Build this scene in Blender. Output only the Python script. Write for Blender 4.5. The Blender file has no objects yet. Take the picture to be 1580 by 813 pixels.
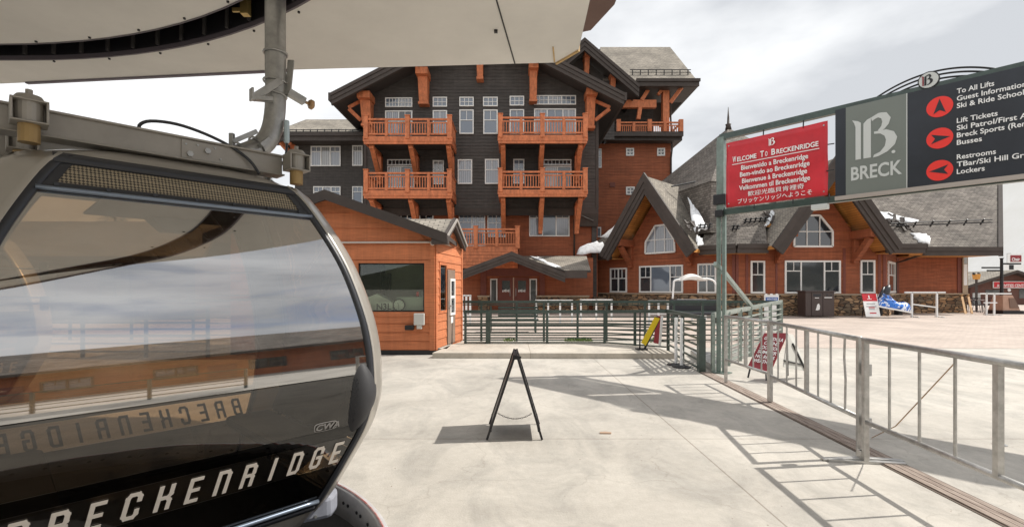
import bpy, bmesh, math, random
from mathutils import Vector, Matrix
random.seed(7)
R = math.radians
SC = bpy.context.scene
COL = SC.collection

# ------------------------------------------------------------------ camera
EYE = 1.52
F_PX, CX, HY = 750.0, 790.0, 444.0          # focal length, centre and horizon of the 1580 px photograph
cam_d = bpy.data.cameras.new('camera'); cam = bpy.data.objects.new('camera', cam_d); COL.objects.link(cam)
cam.location = (0, 0, EYE); cam.rotation_euler = (R(90), 0, 0)
cam_d.sensor_width = 36; cam_d.lens = 36 * F_PX / 1580; cam_d.shift_y = (HY - 406.5) / 1580
cam_d.clip_start = 0.05; cam_d.clip_end = 3000
SC.camera = cam
SC.view_settings.view_transform = 'Standard'; SC.view_settings.look = 'None'
SC.view_settings.gamma = 1; SC.view_settings.exposure = 0.12

# ------------------------------------------------------------------ light
SUN_DIR = Vector((0.93, 0.12, 1.0)).normalized()     # towards the sun, read off the shadows
SUN_EL = math.asin(SUN_DIR.z); SUN_AZ = math.atan2(SUN_DIR.x, SUN_DIR.y)
sd = bpy.data.lights.new('sun', 'SUN'); sd.energy = 4.6; sd.angle = R(0.6); sd.color = (1, 0.955, 0.88)
sun = bpy.data.objects.new('sun', sd); COL.objects.link(sun)
sun.rotation_euler = SUN_DIR.to_track_quat('Z', 'Y').to_euler(); sun.location = (20, 0, 30)
wd = bpy.data.worlds.new('World'); SC.world = wd; wd.use_nodes = True
nt = wd.node_tree; N = nt.nodes; L = nt.links; N.clear()
out = N.new('ShaderNodeOutputWorld'); bg = N.new('ShaderNodeBackground'); bg.inputs[1].default_value = 0.12
sky = N.new('ShaderNodeTexSky'); sky.sky_type = 'NISHITA'; sky.sun_disc = False
sky.sun_elevation = SUN_EL; sky.sun_rotation = SUN_AZ; sky.altitude = 2900
tc = N.new('ShaderNodeTexCoord'); mp = N.new('ShaderNodeMapping'); mp.inputs['Scale'].default_value = (1, 1, 2.6)
n1 = N.new('ShaderNodeTexNoise'); n1.inputs['Scale'].default_value = 1.7; n1.inputs['Detail'].default_value = 9; n1.inputs['Roughness'].default_value = 0.55
n1.inputs['Distortion'].default_value = 0.3
r1 = N.new('ShaderNodeValToRGB'); r1.color_ramp.elements[0].position = 0.27; r1.color_ramp.elements[1].position = 0.45
n2 = N.new('ShaderNodeTexNoise'); n2.inputs['Scale'].default_value = 2.6; n2.inputs['Detail'].default_value = 8
r2 = N.new('ShaderNodeValToRGB')
r2.color_ramp.elements[0].position = 0.33; r2.color_ramp.elements[0].color = (5.2, 5.4, 5.7, 1)
r2.color_ramp.elements[1].position = 0.62; r2.color_ramp.elements[1].color = (8.8, 8.9, 9.0, 1)
# the cloud cover is brighter towards the left (west) of the picture
dotp = N.new('ShaderNodeVectorMath'); dotp.operation = 'DOT_PRODUCT'; dotp.inputs[1].default_value = (-0.2, -0.14, 0)
mad = N.new('ShaderNodeMath'); mad.operation = 'ADD'; addn = N.new('ShaderNodeMath'); addn.operation = 'ADD'; mad.inputs[1].default_value = 0.09
mx = N.new('ShaderNodeMix'); mx.data_type = 'RGBA'
L.new(tc.outputs['Generated'], mp.inputs[0]); L.new(mp.outputs[0], n1.inputs['Vector']); L.new(mp.outputs[0], n2.inputs['Vector'])
L.new(tc.outputs['Generated'], dotp.inputs[0]); L.new(dotp.outputs['Value'], mad.inputs[0])
L.new(mad.outputs[0], addn.inputs[0]); L.new(n2.outputs[0], addn.inputs[1]); L.new(addn.outputs[0], r2.inputs[0])
L.new(n1.outputs[0], r1.inputs[0]); L.new(r1.outputs[0], mx.inputs[0])
L.new(sky.outputs[0], mx.inputs[6]); L.new(r2.outputs[0], mx.inputs[7])
L.new(mx.outputs[2], bg.inputs[0]); L.new(bg.outputs[0], out.inputs[0])

# ------------------------------------------------------------------ helpers
def X(px, Y): return (px - CX) / F_PX * Y
def Z(py, Y): return EYE - (py - HY) / F_PX * Y

class Fr:
    """a wall plane: origin O on the ground, u along it, n out of it; s = metres along, d = metres out"""
    def __init__(s, O, u, n):
        s.O = Vector((O[0], O[1], 0)); s.u = Vector((u[0], u[1], 0)).normalized(); s.n = Vector((n[0], n[1], 0)).normalized()
    def p(s, a, d, z): return s.O + s.u * a + s.n * d + Vector((0, 0, z))
    def s(s, px, d=0.0):
        r = (px - CX) / F_PX; o = s.O + s.n * d
        return (r * o.y - o.x) / (s.u.x - r * s.u.y)
    def z(s, px, py, d=0.0):
        return Z(py, s.p(s.s(px, d), d, 0).y)
def front(Y): return Fr((0, Y), (1, 0), (0, -1))
WORLD = Fr((0, 0), (1, 0), (0, 1))

class MB:
    def __init__(s, f=WORLD): s.v = []; s.f = []; s.mi = []; s.fr = f; s.m = 0
    def pt(s, q): return s.fr.p(q[0], q[1], q[2])
    def face(s, pts, m=None):
        i = len(s.v); s.v += [s.pt(q) for q in pts]; s.f.append(list(range(i, i + len(pts)))); s.mi.append(s.m if m is None else m)
    def hexa(s, a, m=None, mtop=None):       # 8 points: bottom ring of 4, top ring of 4
        i = len(s.v); s.v += [s.pt(q) for q in a]
        for k, q in enumerate(((0, 3, 2, 1), (4, 5, 6, 7), (0, 1, 5, 4), (1, 2, 6, 5), (2, 3, 7, 6), (3, 0, 4, 7))):
            s.f.append([i + j for j in q]); s.mi.append(mtop if (k == 1 and mtop is not None) else (s.m if m is None else m))
        return s
    def box(s, x0, x1, y0, y1, z0, z1, m=None):
        return s.hexa([(x0, y0, z0), (x1, y0, z0), (x1, y1, z0), (x0, y1, z0), (x0, y0, z1), (x1, y0, z1), (x1, y1, z1), (x0, y1, z1)], m)
    def slab(s, a, b, c, d, t, m=None, mtop=None):   # quad a b c d thickened downwards by t
        lo = [(q[0], q[1], q[2] - t) for q in (a, b, c, d)]
        return s.hexa(lo + [a, b, c, d], m, mtop)
    def prism(s, poly, d0, d1, m=None, ax='d'):      # poly of (s,z) extruded over d, or (x,y) extruded over z
        n = len(poly); i = len(s.v); mm = s.m if m is None else m
        f = (lambda q, d: (q[0], d, q[1])) if ax == 'd' else (lambda q, d: (q[0], q[1], d))
        s.v += [s.pt(f(q, d0)) for q in poly] + [s.pt(f(q, d1)) for q in poly]
        s.f.append([i + k for k in range(n)][::-1]); s.f.append([i + n + k for k in range(n)]); s.mi += [mm, mm]
        for k in range(n):
            j = (k + 1) % n; s.f.append([i + k, i + j, i + n + j, i + n + k]); s.mi.append(mm)
        return s
    def bar(s, p, q, w, h=None, up=(0, 0, 1), m=None):     # rectangular section bar from p to q
        h = w if h is None else h
        P, Q = Vector(s.pt(p)), Vector(s.pt(q)); t = (Q - P).normalized(); U = Vector(up)
        if abs(t.dot(U)) > .98: U = Vector((0, 1, 0))
        a = t.cross(U).normalized(); b = a.cross(t).normalized()
        i = len(s.v)
        for C in (P, Q):
            for sa, sb in ((-1, -1), (1, -1), (1, 1), (-1, 1)): s.v.append(C + a * sa * w / 2 + b * sb * h / 2)
        for q4 in ((0, 3, 2, 1), (4, 5, 6, 7), (0, 1, 5, 4), (1, 2, 6, 5), (2, 3, 7, 6), (3, 0, 4, 7)):
            s.f.append([i + j for j in q4]); s.mi.append(s.m if m is None else m)
        return s
    def tube(s, pts, r, n=12, m=None, caps=True):
        P = [Vector(s.pt(p)) for p in pts]; rs = r if isinstance(r, (list, tuple)) else [r] * len(P)
        i = len(s.v); prev = None; mm = s.m if m is None else m
        for k, c in enumerate(P):
            t = ((P[min(k + 1, len(P) - 1)] - P[max(k - 1, 0)])).normalized()
            if prev is None:
                a = t.cross(Vector((0, 0, 1)));
                if a.length < .05: a = t.cross(Vector((0, 1, 0)))
                a.normalize()
            else: a = (prev - t * prev.dot(t)).normalized()
            prev = a; b = t.cross(a)
            for j in range(n):
                w = 2 * math.pi * j / n; s.v.append(c + (a * math.cos(w) + b * math.sin(w)) * rs[k])
        for k in range(len(P) - 1):
            for j in range(n):
                a0 = i + k * n + j; a1 = i + k * n + (j + 1) % n
                s.f.append([a0, a1, a1 + n, a0 + n]); s.mi.append(mm)
        if caps:
            s.f.append([i + j for j in range(n)][::-1]); s.f.append([i + (len(P) - 1) * n + j for j in range(n)]); s.mi += [mm, mm]
        return s
    def sheet(s, grid, m=None, closed=False):    # grid[r][c] points
        i = len(s.v); nr = len(grid); nc = len(grid[0])
        for r in grid: s.v += [s.pt(q) for q in r]
        for r in range(nr - 1):
            for c in range(nc if closed else nc - 1):
                c2 = (c + 1) % nc
                s.f.append([i + r * nc + c, i + r * nc + c2, i + (r + 1) * nc + c2, i + (r + 1) * nc + c]); s.mi.append(s.m if m is None else m)
        return s
    def build(s, name, mat, parent=None, smooth=False, bevel=0, label=None, solid=0, recalc=True):
        base = WL.get(parent.name, Vector((0, 0, 0))) if parent else Vector((0, 0, 0))
        me = bpy.data.meshes.new(name); me.from_pydata([tuple(v - base) for v in s.v], [], s.f)
        mats = mat if isinstance(mat, (list, tuple)) else [mat]
        for m_ in mats: me.materials.append(m_)
        for p, k in zip(me.polygons, s.mi): p.material_index = min(k, len(mats) - 1); p.use_smooth = smooth
        if recalc:
            bm = bmesh.new(); bm.from_mesh(me); bmesh.ops.remove_doubles(bm, verts=bm.verts, dist=1e-5) if smooth else None
            bmesh.ops.recalc_face_normals(bm, faces=bm.faces); bm.to_mesh(me); bm.free()
        uv_metres(me, base)
        o = bpy.data.objects.new(name, me); COL.objects.link(o)
        if parent: o.parent = parent; WL[o.name] = base
        else: WL[o.name] = Vector((0, 0, 0))
        if label: o['label'] = label
        if solid:
            md = o.modifiers.new('solid', 'SOLIDIFY'); md.thickness = solid; md.offset = 0
        if bevel:
            md = o.modifiers.new('bevel', 'BEVEL'); md.width = bevel; md.segments = 2; md.limit_method = 'ANGLE'; md.angle_limit = R(40)
        return o
def _build_split(s, name, mat, parent=None, **k):
    n = len(s.v); par = list(range(n))
    def fd(i):
        while par[i] != i: par[i] = par[par[i]]; i = par[i]
        return i
    for f in s.f:
        for j in f[1:]: par[fd(j)] = fd(f[0])
    isl = {}
    for f, mi in zip(s.f, s.mi): isl.setdefault(fd(f[0]), []).append((f, mi))
    out_ = []
    for fs in isl.values():
        q = MB(); ids = sorted({i for f, _ in fs for i in f}); mp_ = {i: j for j, i in enumerate(ids)}
        q.v = [s.v[i] for i in ids]; q.f = [[mp_[i] for i in f] for f, _ in fs]; q.mi = [mi for _, mi in fs]; out_.append(q.build(name, mat, parent, **k))
    return out_
MB.build_split = _build_split
WL = {}
def uv_metres(me, base):
    uv = me.uv_layers.new(name='metres')
    for p in me.polygons:
        n = p.normal
        if abs(n.z) > .985: a, b = Vector((1, 0, 0)), Vector((0, 1, 0))
        else:
            a = Vector((0, 0, 1)).cross(n).normalized(); b = n.cross(a)
        for li in p.loop_indices:
            c = me.vertices[me.loops[li].vertex_index].co + base
            uv.data[li].uv = (c.dot(a), c.dot(b))

def tag(o, label=None, cat=None, group=None, kind=None):
    if label: o['label'] = label
    if cat: o['category'] = cat
    if group: o['group'] = group
    if kind: o['kind'] = kind
    return o
def thing(name, loc, label, cat, group=None, rz=0):
    o = bpy.data.objects.new(name, None); COL.objects.link(o); o.empty_display_size = .2
    o.location = loc; o.rotation_euler = (0, 0, rz); WL[o.name] = Vector(loc)
    return tag(o, label, cat, group)
def local_thing(name, label, cat, group=None):     # built about the origin, moved afterwards
    return thing(name, (0, 0, 0), label, cat, group)
def place(o, loc, rz=0, label=None):
    o.location = loc; o.rotation_euler = (0, 0, rz)
    if label: o['label'] = label
    return o
def copy_tree(o, parent=None):
    c = o.copy(); COL.objects.link(c)
    if parent: c.parent = parent
    for ch in [k for k in bpy.data.objects if k.parent == o]: copy_tree(ch, c)
    return c
def struct(mb, name, mat, kind='structure', **k):
    o = mb.build(name, mat, **k); o['kind'] = kind; return o

def text(body, size, f, mat, parent, s0, z0, d=0.0, name='lettering', align='LEFT', bold=0.0, sx=1.0, shear=0.0, ext=.002, fn=None, rot=0, fit=None):
    cu = bpy.data.curves.new('t', 'FONT'); cu.body = body; cu.size = size; cu.align_x = align; cu.offset = bold * size; cu.shear = shear
    cu.resolution_u = 3
    if ext: cu.extrude = ext
    to = bpy.data.objects.new('t', cu); COL.objects.link(to)
    bpy.context.view_layer.update()
    me = bpy.data.meshes.new_from_object(to.evaluated_get(bpy.context.evaluated_depsgraph_get()))
    bpy.data.objects.remove(to); bpy.data.curves.remove(cu)
    base = WL.get(parent.name, Vector((0, 0, 0)))
    cr, sr = math.cos(rot), math.sin(rot)
    if fit:
        xs = [v.co.x for v in me.vertices]; sx = fit / (max(xs) - min(xs))
        if align == 'LEFT': s0 -= min(xs) * sx
    for v in me.vertices:
        x, y = v.co.x * sx, v.co.y
        x, y = x * cr - y * sr, x * sr + y * cr
        if fn: v.co = fn(s0 + x, z0 + y, v.co.z) - base
        else: v.co = f.p(s0 + x, d + v.co.z + ext, z0 + y) - base
    me.name = name; me.materials.clear(); me.materials.append(mat)
    o = bpy.data.objects.new(name, me); COL.objects.link(o); o.parent = parent; WL[o.name] = base
    return o

# ------------------------------------------------------------------ materials
MATS = {}
def mat(name, col, rough=.6, metal=0, spec=.5, var=0, vscale=3, bump=0, bscale=20, col2=None, coat=0, emis=0, stretch=(1, 1, 1), boards=0, streak=0, bvar=.1):
    m = bpy.data.materials.new(name); m.use_nodes = True; t = m.node_tree; b = t.nodes['Principled BSDF']
    b.inputs['Base Color'].default_value = (*col, 1); b.inputs['Roughness'].default_value = rough; b.inputs['Metallic'].default_value = metal
    b.inputs['Specular IOR Level'].default_value = spec; b.inputs['Coat Weight'].default_value = coat
    ge = t.nodes.new('ShaderNodeNewGeometry'); ma = t.nodes.new('ShaderNodeMapping'); ma.inputs['Scale'].default_value = stretch
    t.links.new(ge.outputs['Position'], ma.inputs[0])
    if var or col2:
        n = t.nodes.new('ShaderNodeTexNoise'); n.inputs['Scale'].default_value = vscale; n.inputs['Detail'].default_value = 6; n.inputs['Roughness'].default_value = .65
        t.links.new(ma.outputs[0], n.inputs['Vector'])
        r = t.nodes.new('ShaderNodeValToRGB'); r.color_ramp.elements[0].position = .32; r.color_ramp.elements[1].position = .68
        c2 = col2 if col2 else tuple(min(1, c * (1 + var)) for c in col); c1 = col if col2 else tuple(c * (1 - var) for c in col)
        r.color_ramp.elements[0].color = (*c1, 1); r.color_ramp.elements[1].color = (*c2, 1)
        t.links.new(n.outputs[0], r.inputs[0]); src = r.outputs[0]
        def scaleby(src, fac):
            v = t.nodes.new('ShaderNodeVectorMath'); v.operation = 'SCALE'; t.links.new(src, v.inputs[0]); t.links.new(fac, v.inputs['Scale']); return v.outputs[0]
        if boards:      # every board weathers a little differently
            sx_ = t.nodes.new('ShaderNodeSeparateXYZ'); t.links.new(ge.outputs['Position'], sx_.inputs[0])
            d_ = t.nodes.new('ShaderNodeMath'); d_.operation = 'DIVIDE'; d_.inputs[1].default_value = boards; t.links.new(sx_.outputs[2], d_.inputs[0])
            fl = t.nodes.new('ShaderNodeMath'); fl.operation = 'FLOOR'; t.links.new(d_.outputs[0], fl.inputs[0])
            d2 = t.nodes.new('ShaderNodeMath'); d2.operation = 'DIVIDE'; d2.inputs[1].default_value = 3.7; t.links.new(sx_.outputs[0], d2.inputs[0])
            f2 = t.nodes.new('ShaderNodeMath'); f2.operation = 'FLOOR'; t.links.new(d2.outputs[0], f2.inputs[0])
            cb2 = t.nodes.new('ShaderNodeCombineXYZ'); t.links.new(fl.outputs[0], cb2.inputs[0]); t.links.new(f2.outputs[0], cb2.inputs[1])
            wn = t.nodes.new('ShaderNodeTexWhiteNoise'); t.links.new(cb2.outputs[0], wn.inputs['Vector'])
            mr = t.nodes.new('ShaderNodeMapRange'); mr.inputs['To Min'].default_value = 1 - bvar; mr.inputs['To Max'].default_value = 1 + bvar; t.links.new(wn.outputs[0], mr.inputs[0]); src = scaleby(src, mr.outputs[0])
        if streak:      # run-off streaks down the surface
            m2 = t.nodes.new('ShaderNodeMapping'); m2.inputs['Scale'].default_value = (5, 5, .35); t.links.new(ge.outputs['Position'], m2.inputs[0])
            n2_ = t.nodes.new('ShaderNodeTexNoise'); n2_.inputs['Scale'].default_value = 1.3; n2_.inputs['Detail'].default_value = 7; n2_.inputs['Roughness'].default_value = .7; t.links.new(m2.outputs[0], n2_.inputs['Vector'])
            mr = t.nodes.new('ShaderNodeMapRange'); mr.inputs['From Min'].default_value = .35; mr.inputs['From Max'].default_value = .65; mr.inputs['To Min'].default_value = 1 - streak; mr.inputs['To Max'].default_value = 1 + streak * .7; t.links.new(n2_.outputs[0], mr.inputs[0]); src = scaleby(src, mr.outputs[0])
        t.links.new(src, b.inputs['Base Color'])
    if bump:
        n = t.nodes.new('ShaderNodeTexNoise'); n.inputs['Scale'].default_value = bscale; n.inputs['Detail'].default_value = 5
        t.links.new(ma.outputs[0], n.inputs['Vector'])
        bp = t.nodes.new('ShaderNodeBump'); bp.inputs['Strength'].default_value = bump; bp.inputs['Distance'].default_value = .02
        t.links.new(n.outputs[0], bp.inputs['Height']); t.links.new(bp.outputs[0], b.inputs['Normal'])
    MATS[name] = m; return m
def uvnode(t): 
    u = t.nodes.new('ShaderNodeUVMap'); u.uv_map = 'metres'; return u
def brick_mat(name, c1, c2, mortar, bw, rh, ms=.01, rough=.85, bump=.6, offset=.5, noise=.25, squash=1, vs=1.2):
    m = bpy.data.materials.new(name); m.use_nodes = True; t = m.node_tree; b = t.nodes['Principled BSDF']; b.inputs['Roughness'].default_value = rough
    u = uvnode(t); br = t.nodes.new('ShaderNodeTexBrick'); br.inputs['Scale'].default_value = 1
    br.inputs['Color1'].default_value = (*c1, 1); br.inputs['Color2'].default_value = (*c2, 1); br.inputs['Mortar'].default_value = (*mortar, 1)
    br.inputs['Brick Width'].default_value = bw; br.inputs['Row Height'].default_value = rh; br.inputs['Mortar Size'].default_value = ms; br.offset = offset
    t.links.new(u.outputs[0], br.inputs['Vector'])
    n = t.nodes.new('ShaderNodeTexNoise'); n.inputs['Scale'].default_value = vs; n.inputs['Detail'].default_value = 6
    t.links.new(u.outputs[0], n.inputs['Vector'])
    mr = t.nodes.new('ShaderNodeMapRange'); mr.inputs['From Min'].default_value = .3; mr.inputs['From Max'].default_value = .7
    mr.inputs['To Min'].default_value = 1 - noise; mr.inputs['To Max'].default_value = 1 + noise
    t.links.new(n.outputs[0], mr.inputs[0])
    mu = t.nodes.new('ShaderNodeVectorMath'); mu.operation = 'SCALE'
    t.links.new(br.outputs['Color'], mu.inputs[0]); t.links.new(mr.outputs[0], mu.inputs['Scale']); t.links.new(mu.outputs[0], b.inputs['Base Color'])
    bp = t.nodes.new('ShaderNodeBump'); bp.inputs['Strength'].default_value = bump; bp.inputs['Distance'].default_value = .03; bp.invert = True
    t.links.new(br.outputs['Fac'], bp.inputs['Height']); t.links.new(bp.outputs[0], b.inputs['Normal'])
    MATS[name] = m; return m
def shingle(name, c1, c2, rh=.14, bw=.3):
    """laminated shingles: a brick layout in metres up the slope with one tone per tab and a shadow step per course"""
    m = brick_mat(name, c1, c2, tuple(c * .45 for c in c1), bw, rh, .012, .92, .8, .5, .3, vs=.7)
    return m
def stone_mat(name):
    m = bpy.data.materials.new(name); m.use_nodes = True; t = m.node_tree; b = t.nodes['Principled BSDF']; b.inputs['Roughness'].default_value = .85
    u = uvnode(t); ma = t.nodes.new('ShaderNodeMapping'); ma.inputs['Scale'].default_value = (3.0, 8.0, 1)
    t.links.new(u.outputs[0], ma.inputs[0])
    n = t.nodes.new('ShaderNodeTexNoise'); n.inputs['Scale'].default_value = 2.2; mixv = t.nodes.new('ShaderNodeMix'); mixv.data_type = 'VECTOR'
    mixv.inputs[0].default_value = .13
    t.links.new(ma.outputs[0], n.inputs['Vector']); t.links.new(ma.outputs[0], mixv.inputs[4]); t.links.new(n.outputs[1], mixv.inputs[5])
    v = t.nodes.new('ShaderNodeTexVoronoi'); v.feature = 'F1'; v.distance = 'CHEBYCHEV'; v.inputs['Scale'].default_value = 1
    e = t.nodes.new('ShaderNodeTexVoronoi'); e.feature = 'DISTANCE_TO_EDGE'; e.inputs['Scale'].default_value = 1
    for q in (v, e): t.links.new(mixv.outputs[1], q.inputs['Vector'])
    v.distance = 'EUCLIDEAN'
    sp = t.nodes.new('ShaderNodeSeparateColor'); t.links.new(v.outputs['Color'], sp.inputs[0])
    r = t.nodes.new('ShaderNodeValToRGB'); cr = r.color_ramp
    cr.elements[0].color = (.14, .075, .04, 1); cr.elements[1].color = (.42, .27, .15, 1); cr.elements[1].position = .9
    q = cr.elements.new(.35); q.color = (.2, .15, .1, 1); q = cr.elements.new(.6); q.color = (.3, .17, .085, 1)
    t.links.new(sp.outputs[0], r.inputs[0])
    ed = t.nodes.new('ShaderNodeMapRange'); ed.inputs['From Min'].default_value = .02; ed.inputs['From Max'].default_value = .09; t.links.new(e.outputs[0], ed.inputs[0])
    mx = t.nodes.new('ShaderNodeMix'); mx.data_type = 'RGBA'; mx.inputs[6].default_value = (.05, .038, .03, 1)
    t.links.new(ed.outputs[0], mx.inputs[0]); t.links.new(r.outputs[0], mx.inputs[7]); t.links.new(mx.outputs[2], b.inputs['Base Color'])
    bp = t.nodes.new('ShaderNodeBump'); bp.inputs['Strength'].default_value = .9; bp.inputs['Distance'].default_value = .05
    t.links.new(ed.outputs[0], bp.inputs['Height']); t.links.new(bp.outputs[0], b.inputs['Normal'])
    MATS[name] = m; return m
def pane_mat(name, col, fold=0, folds=14, rough=.06):
    """window glass seen from outside: dark room or a curtain close behind it, under a clear reflecting surface"""
    m = bpy.data.materials.new(name); m.use_nodes = True; t = m.node_tree; b = t.nodes['Principled BSDF']
    b.inputs['Roughness'].default_value = rough; b.inputs['Specular IOR Level'].default_value = .9; b.inputs['Base Color'].default_value = (*col, 1)
    b.inputs['Coat Weight'].default_value = .6; b.inputs['Coat Roughness'].default_value = .03
    if fold:
        u = uvnode(t); w = t.nodes.new('ShaderNodeTexWave'); w.inputs['Scale'].default_value = folds / 6; w.inputs['Distortion'].default_value = 1.5; w.inputs['Detail'].default_value = 1
        ma = t.nodes.new('ShaderNodeMapping'); ma.inputs['Scale'].default_value = (1, .12, 1)
        t.links.new(u.outputs[0], ma.inputs[0]); t.links.new(ma.outputs[0], w.inputs['Vector'])
        r = t.nodes.new('ShaderNodeValToRGB'); r.color_ramp.elements[0].color = (*[c * (1 - fold) for c in col], 1); r.color_ramp.elements[1].color = (*col, 1)
        t.links.new(w.outputs[0], r.inputs[0]); t.links.new(r.outputs[0], b.inputs['Base Color'])
    # faint unevenness of the glass
    n = t.nodes.new('ShaderNodeTexNoise'); n.inputs['Scale'].default_value = .9; g = t.nodes.new('ShaderNodeNewGeometry'); t.links.new(g.outputs['Position'], n.inputs['Vector'])
    bp = t.nodes.new('ShaderNodeBump'); bp.inputs['Strength'].default_value = .06; bp.inputs['Distance'].default_value = .1
    t.links.new(n.outputs[0], bp.inputs['Height']); t.links.new(bp.outputs[0], b.inputs['Normal'])
    MATS[name] = m; return m
def glass_mat(name, tint, ior=1.5, rough=.0, scale=1.0, smudge=0.0, base=0.0):
    """thin tinted see-through pane: tinted transmission under a Fresnel reflection"""
    m = bpy.data.materials.new(name); m.use_nodes = True; t = m.node_tree; t.nodes.remove(t.nodes['Principled BSDF'])
    o = t.nodes['Material Output']; tr = t.nodes.new('ShaderNodeBsdfTransparent'); tr.inputs[0].default_value = (*tint, 1)
    gl = t.nodes.new('ShaderNodeBsdfGlossy'); gl.inputs['Roughness'].default_value = rough; gl.inputs['Color'].default_value = (.95, .95, .95, 1)
    fr = t.nodes.new('ShaderNodeFresnel'); fr.inputs[0].default_value = ior; mu = t.nodes.new('ShaderNodeMath'); mu.operation = 'MULTIPLY_ADD'; mu.inputs[1].default_value = scale; mu.inputs[2].default_value = base; mu.use_clamp = True
    ms = t.nodes.new('ShaderNodeMixShader'); t.links.new(fr.outputs[0], mu.inputs[0]); t.links.new(mu.outputs[0], ms.inputs[0])
    t.links.new(tr.outputs[0], ms.inputs[1]); t.links.new(gl.outputs[0], ms.inputs[2])
    last = ms
    if smudge:
        df = t.nodes.new('ShaderNodeBsdfDiffuse'); df.inputs[0].default_value = (.6, .56, .5, 1)
        g = t.nodes.new('ShaderNodeNewGeometry'); n = t.nodes.new('ShaderNodeTexNoise'); n.inputs['Scale'].default_value = 3; n.inputs['Detail'].default_value = 9; n.inputs['Roughness'].default_value = .75
        t.links.new(g.outputs['Position'], n.inputs['Vector'])
        mr = t.nodes.new('ShaderNodeMapRange'); mr.inputs['From Min'].default_value = .4; mr.inputs['From Max'].default_value = .8; mr.inputs['To Min'].default_value = smudge * .3; mr.inputs['To Max'].default_value = smudge * 1.6
        t.links.new(n.outputs[0], mr.inputs[0]); m2 = t.nodes.new('ShaderNodeMixShader')
        t.links.new(mr.outputs[0], m2.inputs[0]); t.links.new(ms.outputs[0], m2.inputs[1]); t.links.new(df.outputs[0], m2.inputs[2]); last = m2
    t.links.new(last.outputs[0], o.inputs[0]); MATS[name] = m; return m

DARK = mat('charcoal_siding', (.066, .058, .053), .8, var=.22, vscale=2.2, bump=.25, bscale=30, stretch=(1, 1, 4), boards=.21, streak=.16)
TRIM = mat('dark_brown_trim', (.052, .04, .034), .7, var=.2, vscale=2)
RED = mat('red_brown_siding', (.30, .088, .036), .75, var=.24, vscale=2.4, bump=.3, bscale=30, stretch=(.5, .5, 5), boards=.19, streak=.14)
RED2 = mat('deep_red_door_paint', (.17, .045, .028), .6, var=.12)
ORANGE = mat('booth_orange_siding', (.56, .185, .075), .7, var=.2, vscale=5, bump=.45, bscale=50, stretch=(.4, .4, 9), boards=.2, streak=.13, bvar=.07)
TIMBER = mat('orange_timber', (.53, .165, .066), .65, var=.26, vscale=6, bump=.2, bscale=30, stretch=(1, 1, .6), streak=.14)
SOFFIT = brick_mat('pine_soffit_boards', (.62, .29, .075), (.52, .22, .055), (.2, .08, .02), 6, .14, .008, .55, .3)
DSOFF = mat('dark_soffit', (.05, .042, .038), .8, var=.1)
SHING = shingle('grey_brown_shingles', (.115, .098, .086), (.21, .185, .16))
SHING2 = shingle('pale_grey_shingles', (.22, .195, .165), (.33, .295, .245), .12, .25)
WHITE = mat('white_window_paint', (.78, .77, .74), .45, var=.04)
STONE = stone_mat('stacked_ledgestone'); CAPM = mat('stone_cap', (.4, .31, .22), .8, var=.15, bump=.3)
G_DARK = pane_mat('dark_window_glass', (.03, .034, .04)); G_BLUE = pane_mat('blue_grey_window_glass', (.14, .17, .215))
G_CURT = pane_mat('curtained_window_glass', (.4, .4, .4), .55); G_SHEER = pane_mat('sheer_curtained_glass', (.3, .32, .36), .4)
SNOW = mat('old_snow', (.6, .6, .6), .8, col2=(.82, .84, .87), vscale=5, bump=1, bscale=9)
BLACK = mat('black_metal', (.02, .02, .022), .45, metal=.3, var=.2)
STEEL = mat('galvanised_steel', (.4, .4, .39), .42, metal=.75, var=.22, vscale=9, bump=.1, bscale=60)
ALU = mat('worn_aluminium_tube', (.47, .46, .44), .4, metal=.7, var=.2, vscale=14)
GREEN = mat('dark_green_rail_paint', (.038, .062, .052), .38, var=.25, vscale=8, coat=.3)
GREEN2 = mat('faded_green_rail_paint', (.25, .3, .27), .35, metal=.2, var=.2, vscale=9, coat=.3)
RUBBER = mat('black_rubber', (.035, .035, .038), .65, var=.15)
CREAM = mat('cream_painted_panel', (.7, .68, .635), .5, var=.09, vscale=.9, bump=.1, bscale=1.2)
MAROON = mat('maroon_sign_paint', (.25, .02, .028), .5, var=.1)
SIGNRED = mat('red_banner_vinyl', (.55, .018, .03), .45, var=.16, vscale=2.2)
SIGNBLK = mat('black_banner_vinyl', (.018, .022, .03), .42, var=.25, vscale=2)
SIGNGRY = mat('sage_grey_banner_vinyl', (.17, .19, .17), .5, var=.06, vscale=1)
SIGNWHT = mat('white_sign_print', (.83, .83, .82), .5)
SIGNPALE = mat('pale_grey_sign_print', (.56, .58, .56), .5)
DISCRED = mat('bright_red_disc_print', (.8, .035, .025), .45)
YELLOW = mat('yellow_sign_plastic', (.75, .55, .02), .4)
BLUE = mat('blue_print', (.03, .12, .42), .4)
BROWNM = mat('dark_brown_bin_steel', (.05, .032, .03), .4, coat=.3, var=.1)
WOODM = mat('weathered_timber_strip', (.17, .125, .1), .9, col2=(.4, .33, .28), vscale=18, bump=.4, stretch=(3, .25, 1))

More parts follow.
